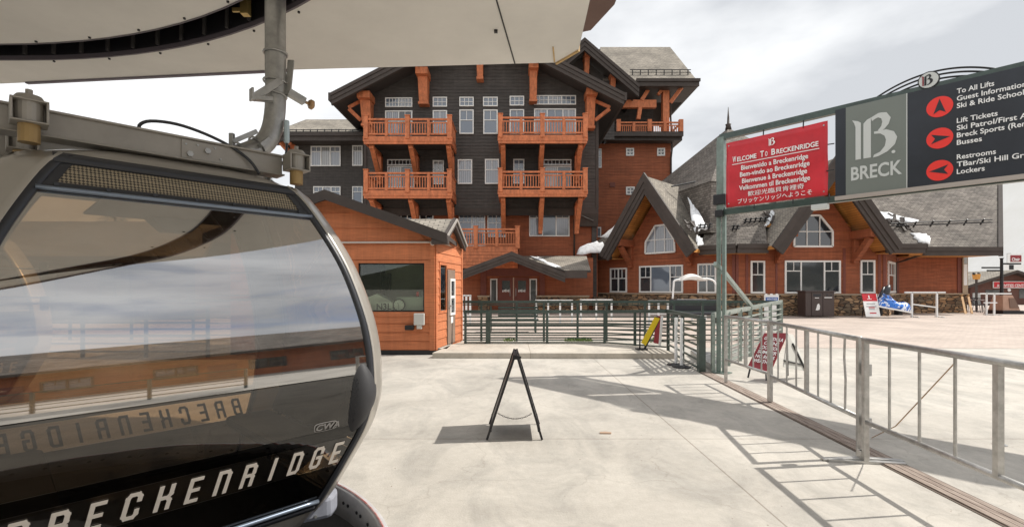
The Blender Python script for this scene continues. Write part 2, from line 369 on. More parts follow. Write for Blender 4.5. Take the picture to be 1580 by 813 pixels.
# ------------------------------------------------------------------ ground
def concrete(name, c1, c2, joints=None, spots=True):
    m = bpy.data.materials.new(name); m.use_nodes = True; t = m.node_tree; b = t.nodes['Principled BSDF']; b.inputs['Roughness'].default_value = .85
    g = t.nodes.new('ShaderNodeNewGeometry'); pos = g.outputs['Position']
    def noise(sc, det=7, ro=.6, st=(1, 1, 1), dist=0):
        ma = t.nodes.new('ShaderNodeMapping'); ma.inputs['Scale'].default_value = st; t.links.new(pos, ma.inputs[0])
        n = t.nodes.new('ShaderNodeTexNoise'); n.inputs['Scale'].default_value = sc; n.inputs['Detail'].default_value = det; n.inputs['Roughness'].default_value = ro; n.inputs['Distortion'].default_value = dist
        t.links.new(ma.outputs[0], n.inputs['Vector']); return n.outputs[0]
    def ramp(src, p0, c0, p1, c1_):
        r = t.nodes.new('ShaderNodeValToRGB'); e = r.color_ramp.elements; e[0].position = p0; e[0].color = (*c0, 1); e[1].position = p1; e[1].color = (*c1_, 1); t.links.new(src, r.inputs[0]); return r.outputs[0]
    def mul(a, c, f=1):
        x = t.nodes.new('ShaderNodeMix'); x.data_type = 'RGBA'; x.blend_type = 'MULTIPLY'; x.inputs[0].default_value = f; t.links.new(a, x.inputs[6]); t.links.new(c, x.inputs[7]); return x.outputs[2]
    c = ramp(noise(.55, 8, .62, (1, 1.3, 1), .6), .36, c1, .62, c2)
    c = mul(c, ramp(noise(1.7, 9, .7, (1, .55, 1), .9),   .34, (.68, .69, .7), .56, (1, 1, 1)), .75)
    c = mul(c, ramp(noise(14, 6, .7), .3, (.8, .79, .77), .6, (1, 1, 1)), .55)
    c = mul(c, ramp(noise(120, 3, .7), .3, (.72, .7, .68), .55, (1, 1, 1)), .5)
    if spots:
        v = t.nodes.new('ShaderNodeTexVoronoi'); v.inputs['Scale'].default_value = 5.5; t.links.new(pos, v.inputs['Vector'])
        c = mul(c, ramp(v.outputs['Distance'], .022, (.35, .25, .2), .04, (1, 1, 1)))
        # hairline cracks: the edges of large distorted cells, broken up by a mask
        v2 = t.nodes.new('ShaderNodeTexVoronoi'); v2.feature = 'DISTANCE_TO_EDGE'; v2.inputs['Scale'].default_value = .42
        n = t.nodes.new('ShaderNodeTexNoise'); n.inputs['Scale'].default_value = 1.3; n.inputs['Detail'].default_value = 6; t.links.new(pos, n.inputs['Vector'])
        va = t.nodes.new('ShaderNodeVectorMath'); va.operation = 'ADD'; t.links.new(pos, va.inputs[0]); t.links.new(n.outputs[1], va.inputs[1]); t.links.new(va.outputs[0], v2.inputs['Vector'])
        cr = ramp(v2.outputs['Distance'], .0015, (.5, .46, .42), .004, (1, 1, 1))
        c = mul(c, cr, .28)
    if joints:
        for ax, o_, per in joints:
            s = t.nodes.new('ShaderNodeSeparateXYZ'); t.links.new(pos, s.inputs[0])
            a = t.nodes.new('ShaderNodeMath'); a.operation = 'SUBTRACT'; a.inputs[1].default_value = o_; t.links.new(s.outputs[ax], a.inputs[0])
            w = t.nodes.new('ShaderNodeMath'); w.operation = 'PINGPONG'; w.inputs[1].default_value = per / 2; t.links.new(a.outputs[0], w.inputs[0])
            c = mul(c, ramp(w.outputs[0], .004, (.5, .46, .42), .009, (1, 1, 1)), .8)
    t.links.new(c, b.inputs['Base Color'])
    bp = t.nodes.new('ShaderNodeBump'); bp.inputs['Strength'].default_value = .25; bp.inputs['Distance'].default_value = .01
    t.links.new(noise(60, 4), bp.inputs['Height']); t.links.new(bp.outputs[0], b.inputs['Normal'])
    MATS[name] = m; return m
CONC = concrete('worn_concrete', (.44, .41, .365), (.55, .515, .46), joints=[(1, 12.9, 8.0), (0, 1.75, 7.0)])  # the concrete's own worn tones, stains and joints
CONC2 = concrete('step_concrete', (.5, .45, .38), (.58, .53, .46), joints=[(0, .4, 2.6)], spots=False)
PAVE = brick_mat('pink_grey_pavers', (.42, .35, .305), (.49, .41, .355), (.33, .28, .24), .22, .11, .006, .85, .3, noise=.16, vs=.6)

# the turnaround pit is a round opening in the concrete sheet
PIT_C = (-2.6, 2.2); PIT_R = 2.02
bm = bmesh.new()
outer = [bm.verts.new(q) for q in ((-900, -700, 0), (1200, -700, 0), (1200, 1500, 0), (-900, 1500, 0))]
inner = [bm.verts.new((PIT_C[0] + PIT_R * math.cos(2 * math.pi * k / 96), PIT_C[1] + PIT_R * math.sin(2 * math.pi * k / 96), 0)) for k in range(96)]
ed = [bm.edges.new((outer[k], outer[(k + 1) % 4])) for k in range(4)] + [bm.edges.new((inner[k], inner[(k + 1) % 96])) for k in range(96)]
bmesh.ops.triangle_fill(bm, edges=ed, use_beauty=True)
for f in bm.faces:
    if f.normal.z < 0: f.normal_flip()
me = bpy.data.meshes.new('ground'); bm.to_mesh(me); bm.free(); me.materials.append(CONC); uv_metres(me, Vector((0, 0, 0)))
g = bpy.data.objects.new('ground', me); COL.objects.link(g); g['kind'] = 'structure'

m = MB()
m.prism([(3.9, 12.6), (5.2, 12.3), (60, 11.4), (60, 60), (-40, 60), (-40, 14.2), (5.2, 14.2)], .0, .004, ax='z')
struct(m, 'paving', PAVE)
# raised concrete landing in front of the low fence
m = MB(); m.prism([(-1.72, 10.5), (3.55, 10.4), (3.45, 10.95), (3.2, 12.7), (-1.3, 12.75), (-1.5, 12.0)], .0, .12, ax='z')
struct(m, 'landing', CONC2, bevel=.008)
# pit: wall ring, floor
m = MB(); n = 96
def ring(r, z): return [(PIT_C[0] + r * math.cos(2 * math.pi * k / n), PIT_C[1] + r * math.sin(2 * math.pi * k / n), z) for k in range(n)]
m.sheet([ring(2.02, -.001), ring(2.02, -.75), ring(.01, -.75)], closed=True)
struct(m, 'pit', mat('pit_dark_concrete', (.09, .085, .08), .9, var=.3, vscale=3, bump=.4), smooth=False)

# distant snowy slope and dark wooded hills round the village (the cabin's glass mirrors the ones behind the camera)
def hill(name, cx, cy, rx, ry, h, material, seed, n=46):
    rnd = random.Random(seed); ph = [rnd.uniform(0, 6.28) for _ in range(8)]; mb = MB(); grid = []
    for r in range(14):
        t = r / 13; row = []
        for k in range(n):
            a = 2 * math.pi * k / n; wob = 1 + .12 * math.sin(3 * a + ph[0]) + .07 * math.sin(7 * a + ph[1]) + .03 * math.sin(17 * a + ph[2])
            zz = h * (math.cos(t * math.pi) * .5 + .5) * (1 + .08 * math.sin(5 * a + ph[3] + 4 * t)) - 1.5
            row.append((cx + rx * t * wob * math.cos(a), cy + ry * t * wob * math.sin(a), zz))
        grid.append(row)
    mb.sheet(grid, closed=True); return struct(mb, name, material, smooth=True)
SNOWHILL = mat('snowy_slope', (.74, .72, .68), .8, col2=(.82, .81, .79), vscale=.02)
WOODHILL = mat('spruce_covered_slope', (.035, .045, .028), .95, col2=(.1, .095, .07), vscale=.05, bump=1, bscale=.3)
hill('snow_slope', 640, 460, 260, 260, 210, SNOWHILL, 3)
hill('hill', 470, -330, 320, 260, 80, WOODHILL, 4); hill('hill', 120, -560, 380, 300, 75, WOODHILL, 5); hill('hill', -420, -480, 360, 300, 80, WOODHILL, 6)
hill('hill', -560, 420, 340, 300, 66, WOODHILL, 8)
# ------------------------------------------------------------------ building helpers
def siding(mb, zlo, zhi, rng, e=.2, lap=.022, d0=0.0, holes=(), gap=.014):
    """lap boards, each a wedge proud at its foot; rng(z) gives (s0, s1); holes are (s0,s1,z0,z1)"""
    cuts = sorted({zlo, zhi} | {h[2] for h in holes if zlo < h[2] < zhi} | {h[3] for h in holes if zlo < h[3] < zhi})
    rows = []; z = zlo
    while z < zhi - 1e-4: rows.append((z, min(z + e, zhi))); z += e
    for za, zb in rows:
        edges = [za] + [c for c in cuts if za + 1e-4 < c < zb - 1e-4] + [zb]
        for a, b in zip(edges, edges[1:]):
            mid = (a + b) / 2; A = rng(a); B = rng(b)
            segs = [(A[0], A[1], B[0], B[1])]
            for h in holes:
                if h[2] < mid < h[3]:
                    new = []
                    for q in segs:
                        if h[0] > q[0] and h[1] < q[1]: new += [(q[0], h[0], q[2], h[0]), (h[1], q[1], h[1], q[3])]
                        elif h[0] <= q[0] and h[1] < q[1] and h[1] > q[0]: new.append((h[1], q[1], h[1], q[3]))
                        elif h[1] >= q[1] and h[0] > q[0] and h[0] < q[1]: new.append((q[0], h[0], q[2], h[0]))
                        elif h[0] <= q[0] and h[1] >= q[1]: pass
                        else: new.append(q)
                    segs = new
            da = d0 + lap * (1 - (a - za) / e) + .004; db = d0 + lap * .6 * (1 - (b - za) / e) + .010
            for s0, s1, t0, t1 in segs:
                if s1 - s0 < .01 and t1 - t0 < .01: continue
                ab = a + (gap if a == za and b - a > gap * 2 else 0)
                mb.face([(s0, da, ab), (s1, da, ab), (t1, db, b), (t0, db, b)]); mb.face([(t0, d0, b), (t1, d0, b), (t1, db, b), (t0, db, b)])
                if a == za: mb.face([(s0, d0, ab), (s1, d0, ab), (s1, da, ab), (s0, da, ab)])
def window(parent, f, s0, s1, z0, z1, cols=(1,), up=.42, sub=2, d=.03, fw=.07, glass=None, grid=None, upglass=None, mw=.03, trim=None, fmat=None):
    """casing, mullions and muntins as one frame; the panes a child of it"""
    fr = MB(f); W_, H_ = s1 - s0, z1 - z0; t = d + .055
    fr.box(s0, s1, 0.0, t, z1 - fw, z1); fr.box(s0, s1, 0.0, t + .015, z0, z0 + fw)
    fr.box(s0, s0 + fw, 0.0, t - .002, z0 + fw, z1 - fw); fr.box(s1 - fw, s1, 0.0, t - .002, z0 + fw, z1 - fw)
    tot = sum(cols); x = s0 + fw; iw = W_ - 2 * fw; pn = MB(f)
    gl = glass if isinstance(glass, (list, tuple)) else [glass or 0]
    for k, c in enumerate(cols):
        w = iw * c / tot; a, b = x, x + w; x += w
        if k: fr.box(a - .035, a + .035, .0, t - .004, z0 + fw, z1 - fw)
        gi = gl[k % len(gl)]; zi0, zi1 = z0 + fw, z1 - fw
        pn.face([(a, d, zi0), (b, d, zi0), (b, d, zi1), (a, d, zi1)], gi)
        if grid:
            gx, gy = grid
            for i in range(1, gx): xx = a + (b - a) * i / gx; fr.box(xx - mw / 2, xx + mw / 2, .0, t - .02, zi0, zi1)
            for i in range(1, gy): zz = zi0 + (zi1 - zi0) * i / gy; fr.box(a, b, .0, t - .022, zz - mw / 2, zz + mw / 2)
        elif up and (sub if not isinstance(sub, (list, tuple)) else sub[k]):
            sb = sub if not isinstance(sub, (list, tuple)) else sub[k]
            zz = zi1 - (zi1 - zi0) * up; fr.box(a, b, .0, t - .015, zz - .025, zz + .025)
            for i in range(1, sb): xx = a + (b - a) * i / sb; fr.box(xx - mw / 2, xx + mw / 2, .0, t - .02, zz, zi1)
    o = fr.build('window', fmat or WHITE, parent); pn.build('pane', [G_DARK, G_BLUE, G_CURT, G_SHEER], o)
    return o
def pxwin(parent, f, x0, x1, y0, y1, **k):
    s0, s1 = f.s(x0), f.s(x1); s0, s1 = min(s0, s1), max(s0, s1)
    return window(parent, f, s0, s1, f.z((x0), y1), f.z((x0), y0), **k)

# ------------------------------------------------------------------ the big hotel
YH = 31.0
HF = front(YH)
hotel = thing('hotel', (-2.5, YH, 0), 'large charcoal and red-brown timber hotel with orange balconies, behind the small booth', 'hotel')
def hs(px): return X(px, YH)
def hz(py): return Z(py, YH)
xl, xr = hs(563), hs(922)
YO = 29.3
# front gable roof plane, measured on the outer rake at YO
ax_, az_ = X(737, YO), Z(31, YO); tlx, trx, tz = X(511, YO), X(963, YO), Z(147, YO)
slope = (az_ - tz) / (ax_ - tlx)
def rake_rng(z, inset=0.0):
    h = (az_ - .35 - z) / slope
    return max(xl, ax_ - h), min(xr, ax_ + h)
z_fl = hz(322)
m = MB(HF); siding(m, z_fl, az_ - .5, lambda z: rake_rng(z), e=.21)
m.prism([(xl, z_fl), (xr, z_fl), (xr, min(az_ - .4 - (xr - ax_) * slope, 99)), (ax_, az_ - .4), (xl, az_ - .4 - (ax_ - xl) * slope)], -.3, 0)
m.build('wall', DARK, hotel)
m = MB(); m.box(xl, xl + .3, YH + .31, 42, 0, az_ - .6 - (ax_ - xl) * slope); m.box(xr - .3, xr, YH + .31, 42, 0, az_ - .6 - (xr - ax_) * slope)
m.build_split('side_wall', DARK, hotel)
m = MB(HF); m.box(xl - .06, xl + .12, -.1, .06, z_fl, hz(152)); m.box(xr - .12, xr + .06, -.1, .06, z_fl, hz(185))
m.box(xl - .04, xr + .04, .0, .1, z_fl - .3, z_fl); m.box(xl - .02, xr + .02, -.2, .05, z_fl - .42, z_fl - .3); m.build('corner_trim', TRIM, hotel)
# upper floor flare at the right corner
m = MB(); m.hexa([(xr - 1.2, YH + .1, z_fl - 1.1), (xr + .05, YH + .1, z_fl - 1.1), (xr + .05, YH + 2, z_fl - 1.1), (xr - 1.2, YH + 2, z_fl - 1.1),
                  (xr - 1.2, YH - .1, z_fl - .3), (xr + .05, YH - .1, z_fl - .3), (xr + .05, YH + 2, z_fl - .3), (xr - 1.2, YH + 2, z_fl - .3)]); m.build('corner_flare', TRIM, hotel)
# lower storeys, set back a little, red-brown
YL = YH + .55; LF = front(YL)
m = MB(LF); siding(m, 0.0, z_fl - .42, lambda z: (X(560, YL), X(922, YL)), e=.2); m.box(X(560, YL), X(922, YL), -.3, 0, 0, z_fl - .3); m.build('lower_wall', RED, hotel)
# roof of the front gable
m = MB(); ovl = .32
for sx, tx in ((-1, tlx), (1, trx)):
    a = (ax_, YO, az_ - .02); b = (tx, YO, tz - .02); c = (tx, 42, tz - .02); d = (ax_, 42, az_ - .02)
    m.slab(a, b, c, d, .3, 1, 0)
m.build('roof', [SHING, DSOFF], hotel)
m = MB()
for tx in (tlx, trx):
    sg = 1 if tx > ax_ else -1
    for k, (dy, dz, h) in enumerate(((0, .12, .2), (.05, -.1, .24), (.1, -.34, .24))):
        m.hexa([(ax_, YO - .12 + dy, az_ + dz - h), (tx, YO - .12 + dy, tz + dz - h), (tx, YO + .1 + dy, tz + dz - h), (ax_, YO + .1 + dy, az_ + dz - h),
                (ax_, YO - .12 + dy, az_ + dz), (tx, YO - .12 + dy, tz + dz), (tx, YO + .1 + dy, tz + dz), (ax_, YO + .1 + dy, az_ + dz)])
    m.box(min(tx, tx + sg * .15), max(tx, tx + sg * .15), YO - .1, 42, tz - .35, tz + .12)
m.build('rake_board', TRIM, hotel)
# timber knee braces under the gable overhang
def knee(px0, px1, ytop, ybot, yf, yw, parent=hotel, taper=.12):
    """a wall post topped by a beam end that carries the overhang"""
    mb = MB(); x0, x1 = X(px0, yf), X(px1, yf); zt, zb = Z(ytop, yf), Z(ybot, yf); c = (x0 + x1) / 2; w = (x1 - x0) / 2
    mb.box(c - w, c + w, yf - .1, yw, zt - .42, zt)                                   # projecting beam
    mb.hexa([(c - w * .72, yw - .5, zb), (c + w * .72, yw - .5, zb), (c + w * .72, yw, zb), (c - w * .72, yw, zb),
             (c - w * .8, yf + .25, zt - .42), (c + w * .8, yf + .25, zt - .42), (c + w * .8, yw, zt - .42), (c - w * .8, yw, zt - .42)])
    mb.box(c - w * .85, c + w * .85, yw - .58, yw + .01, zb - .14, zb + .02)
    return mb.build('bracket', TIMBER, parent, bevel=.02)
knee(551, 571, 141, 186, 29.9, YH); knee(641, 660, 104, 152, 29.9, YH); knee(733, 746, 60, 113, 29.9, YH)
knee(816, 831, 95, 148, 29.9, YH); knee(905, 922, 136, 190, 29.9, YH)
for px0, px1 in ((557, 538), (918, 941)):     # diagonal struts out to the low eaves
    m = MB(); m.bar((X(px0, 30.6), 30.6, Z(186, 30.6)), (X(px1, 30.2), 30.2, Z(168, 30.2)), .16, .2); m.bar((X(px0, 30.6), 30.6, Z(156, 30.6)), (X(px1, 30.2), 30.2, Z(166, 30.2)), .16, .2); m.build('eave_strut', TIMBER, hotel, bevel=.02)
# windows of the upper floors
for a in ((594.7, 636.5, 151.5, 166.2, (1, 1), (4, 2)), (668, 690, 150.5, 165.7, (1,), (3, 2)), (709, 731, 150.5, 165, (1,), (3, 2)), (745.4, 768, 150.5, 165, (1,), (3, 2)),
          (786.4, 808.7, 149, 164, (1,), (3, 2)), (824, 888.5, 148, 162.5, (1, 1, 1), (3, 2))):
    pxwin(hotel, HF, *a[:4], cols=a[4], grid=a[5], glass=[1, 3], fw=.06)
for a in ((594.7, 636.5, 171.5, 210, (1, 1), [3, 0]), (668, 690, 171, 208, (1,), [3]), (709, 731, 170, 207.5, (1,), [1]), (745.8, 768, 170, 207.5, (1,), [1]), (786.4, 808.7, 169.6, 208, (1,), [1]),
          (824, 888.5, 168.5, 208, (1, 1.3, 1), [3, 1, 3]), (668, 685, 248, 285, (1,), [2]), (706.5, 728.7, 246.5, 284.4, (1,), [3]), (748.3, 770, 246, 284.4, (1,), [3]), (792, 809, 246, 284, (1,), [1])):
    pxwin(hotel, HF, *a[:4], cols=a[4], glass=a[5], sub=2, up=.42)
for x0, x1 in ((598, 639.7), (838.5, 881.5)):      # balcony doors with a row of small lights over them
    pxwin(hotel, HF, x0, x1, 246.5, 256, cols=(1,), grid=(7, 1), glass=[0], fw=.06); pxwin(hotel, HF, x0, x1, 257, 290, cols=(1, 1), glass=[2, 0], sub=0, up=0)
# lower (red) floor windows
for a in ((608, 669, 329, 340, (1, 1, 1), [0], (2, 1)), ): pxwin(hotel, LF, *a[:4], cols=a[4], glass=a[5], grid=a[6])
pxwin(hotel, LF, 707.8, 748.8, 328, 380, cols=(1, 1), glass=[1, 3], sub=[3, 3], up=.28); pxwin(hotel, LF, 752, 779.8, 328, 366, cols=(1, 1), glass=[1], sub=2)
pxwin(hotel, LF, 816.4, 878.6, 328, 365, cols=(1, 1.1, 1), glass=[3, 1, 3], sub=[2, 0, 2], up=.2)

# balconies
def balcony(x0p, x1p, ytop, ymid, yrb, yd0, yd1, posts, thin, Yf=28.6, Yw=YH, brackets=(), side=True, solid=0):
    x0, x1 = X(x0p, Yf), X(x1p, Yf); z = lambda p: Z(p, Yf); zd = z(yd0)
    mb = MB(); mb.box(x0 + .02, x1 - .02, Yf + .1, Yw, zd - .12, zd); mb.m = 1
    mb.box(x0 - .04, x1 + .04, Yf, Yf + .1, z(yd1) + .15, zd + .02); mb.box(x0 - .0, x1 + .0, Yf + .03, Yf + .13, z(yd1), z(yd1) + .15)
    for xx in (x0, x1 - .1): mb.box(xx, xx + .1, Yf + .1, Yw, z(yd1) + .05, zd + .01)
    if solid: mb.box(x0 + .03, x1 - .03, Yf + .06, Yf + .16, zd - solid, z(yd1)); 
    k = mb.build('balcony', [DSOFF, TIMBER], hotel)
    zt, zm, zr = z(ytop), z(ymid), z(yrb)
    for p in posts:
        b = MB(); xx = X(p, Yf); w = .13 if p in (posts[0], posts[-1]) or len(posts) < 4 else .13
        b.box(xx - w, xx + w, Yf - .06, Yf + .18, zd - .12, zt); b.box(xx - w - .03, xx + w + .03, Yf - .09, Yf + .21, zt, zt + .05); b.build('post', TIMBER, k, bevel=.015)
    b = MB(); ends = [X(p, Yf) for p in posts]
    b.box(x0, x1, Yf - .02, Yf + .12, zm - .06, zm + .04); b.box(x0, x1, Yf + .02, Yf + .08, zm - .24, zm - .17); b.box(x0, x1, Yf + .0, Yf + .1, zr - .04, zr + .05)
    n = int((x1 - x0) / .155)
    for i in range(1, n): xx = x0 + (x1 - x0) * i / n; b.box(xx - .026, xx + .026, Yf + .03, Yf + .07, zr, zm - .17)
    for p in thin: xx = X(p, Yf); b.box(xx - .08, xx + .08, Yf - .03, Yf + .13, zr - .12, zm + .04)
    if side:
        for xx in (x0 + .05, x1 - .05):
            b.box(xx - .06, xx + .06, Yf + .2, Yw, zm - .05, zm + .035); b.box(xx - .04, xx + .04, Yf + .2, Yw, zr - .04, zr + .05)
            nn = int((Yw - Yf) / .16)
            for i in range(2, nn): yy = Yf + (Yw - Yf) * i / nn; b.box(xx - .02, xx + .02, yy - .026, yy + .026, zr, zm - .05)
    b.build('railing', TIMBER, k)
    for p in brackets:
        b = MB(); xx = X(p, Yf); zb = z(yd1)
        # a curved strut from the outer edge of the deck back down to the wall
        pts = [(Yf + .25, zb), (Yf + .6, zb - .22), (Yf + 1.15, zb - .72), (Yw - .55, zb - 1.35), (Yw - .3, zb - 1.7)]
        for q, r_ in zip(pts, pts[1:]): b.bar((xx, q[0], q[1]), (xx, r_[0], r_[1]), .24, .28, up=(1, 0, 0))
        b.box(xx - .12, xx + .12, Yw - .4, Yw, zb - 1.95, zb - .0); b.box(xx - .12, xx + .12, Yf + .25, Yw, zb - .2, zb)
        b.build('bracket', TIMBER, k, bevel=.015)
    return k
balcony(561, 704 - 7, 179, 184, 207, 211, 222, (564.5, 628.5, 693.5), (596, 661), brackets=(571, 632, 691))
balcony(769, 906, 176.5, 181.5, 205, 209, 221, (772, 837, 903), (804, 870), brackets=(776, 837, 897))
balcony(561, 697, 262.5, 267, 291, 294, 306, (564.5, 628.5, 693.5), (596, 661), brackets=(571, 632, 691))
balcony(769, 906, 260.5, 265, 289, 293, 303.5, (772, 837, 903), (804, 870), brackets=(776, 837, 897))
k = balcony(692, 801, 349.5, 353.5, 377, 380, 384, (696, 734, 798.5), (766,), Yf=29.4, Yw=YL, side=True)
m = MB(front(29.45)); siding(m, Z(414, 29.45), Z(384, 29.45), lambda z: (X(694, 29.45), X(799, 29.45)), e=.2); m.build('apron', TIMBER, k)
m = MB(); m.box(X(694, 29.5), X(799, 29.5), 29.47, YL, Z(414, 29.5), Z(385, 29.5)); m.build('apron_body', RED, k)
# folding chairs seen through the balcony rails belong to nobody: two things on the decks
# second, steeper gable behind, and the right wing with its porch
YG = 36.0; GF = front(YG + 1.6)
gx, gz = X(902, YG), Z(62, YG); gtx, gtz = X(986, YG), Z(134, YG); gl = 2 * gx - gtx; gsl = (gz - gtz) / (gtx - gx)
m = MB(GF); siding(m, Z(216, 37.6), gz - .6, lambda z: (max(X(800, 37.6), gx - (gz - .5 - z) / gsl), min(X(948, 37.6), gx + (gz - .5 - z) / gsl)), e=.22)
m.prism([(X(800, 37.6), Z(216, 37.6)), (X(948, 37.6), Z(216, 37.6)), (X(948, 37.6), gz - .55 - (X(948, 37.6) - gx) * gsl), (gx, gz - .55), (X(800, 37.6), gz - .55 - (gx - X(800, 37.6)) * gsl)], -.3, 0); m.build('upper_wall', DARK, hotel)
m = MB()
for tx in (gl, gtx): m.slab((gx, YG, gz - .02), (tx, YG, gtz - .02), (tx, 44, gtz - .02), (gx, 44, gz - .02), .3, 1, 0)
m.build('upper_roof', [SHING, DSOFF], hotel)
m = MB()
for tx in (gl, gtx):
    for dy, dz, h in ((0, .14, .26), (.06, -.14, .3), (.12, -.45, .3)):
        m.hexa([(gx, YG - .12 + dy, gz + dz - h), (tx, YG - .12 + dy, gtz + dz - h), (tx, YG + .1 + dy, gtz + dz - h), (gx, YG + .1 + dy, gz + dz - h),
                (gx, YG - .12 + dy, gz + dz), (tx, YG - .12 + dy, gtz + dz), (tx, YG + .1 + dy, gtz + dz), (gx, YG + .1 + dy, gz + dz)])
m.build('rake_board', TRIM, hotel)
knee(902, 912, 77, 113, 36.5, 37.6); knee(943, 953, 109, 136, 36.5, 37.6)
YR = 39.0; RF = front(YR)
rx0, rx1 = X(915, YR), X(1035, YR)
m = MB(RF); siding(m, 0, Z(222, YR), lambda z: (rx0, rx1), e=.23); m.box(rx0, rx1, -5, 0, 0, Z(222, YR)); m.build('wing_wall', RED, hotel)
for a in ((965.7, 978, 229, 241), (1013.5, 1025.7, 229, 241), (965.7, 979, 288.5, 301)):
    pxwin(hotel, RF, *a, grid=(2, 2), glass=[0], fw=.1, mw=.07)
pxwin(hotel, RF, 919, 928, 230, 259.5, glass=[3], sub=2); pxwin(hotel, RF, 905, 927.3, 350.7, 366, cols=(1, 1), glass=[1], grid=(2, 1))
m = MB(RF); s0, s1 = RF.s(941), RF.s(949); m.box(s0, s1, 0, .09, Z(289, YR), Z(282, YR)); m.box(s0 + .08, s1 - .08, .09, .1, Z(288, YR), Z(283.5, YR)); m.build('vent', RED2, hotel)
# porch on top of the wing
zf0, zf1 = Z(222, YR), Z(210.5, YR)
m = MB(); m.box(X(936, 38.2), X(1052, 38.2), 38.1, YR + 4.9, zf0, zf0 + .25); m.box(X(934, 37.9), X(1054, 37.9), 37.8, YR + 5, zf0 + .25, zf1); m.build('porch_floor', TRIM, hotel)
m = MB(front(40.6)); siding(m, zf1, Z(133, 40.6), lambda z: (X(925, 40.6), X(1008, 40.6)), e=.22); m.box(X(925, 40.6), X(1008, 40.6), -.3, 0, zf1, Z(133, 40.6)); m.build('porch_wall', DARK, hotel)
m = MB(); yb = 38.0
def hb(px0, px1, y0, y1, Y=38.0, th=.35): m.box(X(px0, Y), X(px1, Y), Y, Y + th, Z(y1, Y), Z(y0, Y))
hb(955, 1020, 135, 139); hb(957, 1013, 154, 166); m.box(X(1023, 38), X(1033, 38), 38, 38.5, zf1, Z(131, 38))
m.bar((X(1000, 38), 38.1, Z(139, 38)), (X(990, 38), 38.1, Z(155, 38)), .3, .3); m.bar((X(988, 38), 38.1, Z(166, 38)), (X(985, 38), 38.1, Z(184, 38)), .3, .3)
m.bar((X(1035, 38), 38.1, Z(158, 38)), (X(1051, 38), 37.6, Z(136, 38)), .22, .26); m.bar((X(1021, 38), 38.1, Z(139, 38)), (X(1016, 38), 38.1, Z(146, 38)), .25, .25)
m.build('porch_frame', TIMBER, hotel, bevel=.02)
m = MB(); Yp = 37.8
x0, x1 = X(952, Yp), X(1053, Yp); zt, zm, zr = Z(184.5, Yp), Z(189, Yp), Z(207, Yp)
m.box(x0, x1, Yp, Yp + .14, zm - .06, zm + .05); m.box(x0, x1, Yp + .03, Yp + .1, zm - .26, zm - .18); m.box(x0, x1, Yp + .02, Yp + .12, zr - .04, zr + .05)
for i in range(1, 34): xx = x0 + (x1 - x0) * i / 34; m.box(xx - .028, xx + .028, Yp + .04, Yp + .08, zr, zm - .2)
for p in (954.5, 978, 1002.5, 1026, 1051): xx = X(p, Yp); w = .16 if p in (954.5, 1002.5, 1051) else .1; m.box(xx - w, xx + w, Yp - .06, Yp + .2, zf1, zt if w > .12 else zm)
m.box(x1 - .12, x1, Yp + .2, Yp + 4, zm - .05, zm + .05); m.box(x1 - .12, x1, Yp + .2, Yp + 4, zr - .05, zr + .05)
m.build('porch_railing', TIMBER, hotel)
m = MB(); ye = 37.3; ex0, ex1 = X(985, ye), X(1076, ye); ze = Z(125, ye); yr_, zr_ = 42.0, Z(73, 42.0); rr0, rr1 = X(926, 42), X(1034, 42)
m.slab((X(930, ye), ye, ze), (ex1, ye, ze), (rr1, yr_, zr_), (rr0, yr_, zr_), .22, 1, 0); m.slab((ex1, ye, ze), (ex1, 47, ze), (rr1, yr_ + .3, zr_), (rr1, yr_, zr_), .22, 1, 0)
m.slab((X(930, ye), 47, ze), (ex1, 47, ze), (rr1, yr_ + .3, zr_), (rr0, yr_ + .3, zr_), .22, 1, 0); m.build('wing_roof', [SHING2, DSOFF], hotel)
m = MB(); m.box(X(981, ye), ex1 + .1, ye - .14, ye + .02, Z(134, ye), ze + .03); m.box(X(981, ye), ex1 + .16, ye - .24, ye - .1, Z(127.5, ye), ze + .1); m.box(ex1 - .02, ex1 + .12, ye + .02, 47, Z(133, ye), ze + .02)
m.box(X(981, ye), ex1, ye + .1, 40.5, Z(134, ye), Z(134, ye) + .08); m.build('fascia', TRIM, hotel)
m = MB()
for k in range(8):
    xx = X(976, 38) + k * .62; m.box(xx - .03, xx + .03, 38.0, 38.06, Z(116.5, 38), Z(107.5, 38))
m.tube([(X(972, 38), 38, Z(108, 38)), (X(1066, 38), 38, Z(108, 38))], .035, 6); m.tube([(X(972, 38), 38, Z(112, 38)), (X(1066, 38), 38, Z(112, 38))], .03, 6); m.build('snow_guard', BLACK, hotel)
m = MB(); m.tube([(X(1040, 37.2), 37.2, Z(128, 37.2)), (X(1037, 38), 38.6, Z(140, 38)), (X(1037, 38.6), 38.6, Z(230, 38.6)), (X(1034.5, 39), 38.85, Z(245, 39)), (X(1034.5, 39), 38.85, 0)], .07, 8)
m.tube([(xr - .3, YH - .1, z_fl - .8), (X(894, 30.8), 30.8, Z(332, 30.8)), (X(887, 31), 31.3, Z(338, 31)), (X(887, 31), 31.3, .3)], .06, 8); m.build_split('downspout', TRIM, hotel, smooth=True)
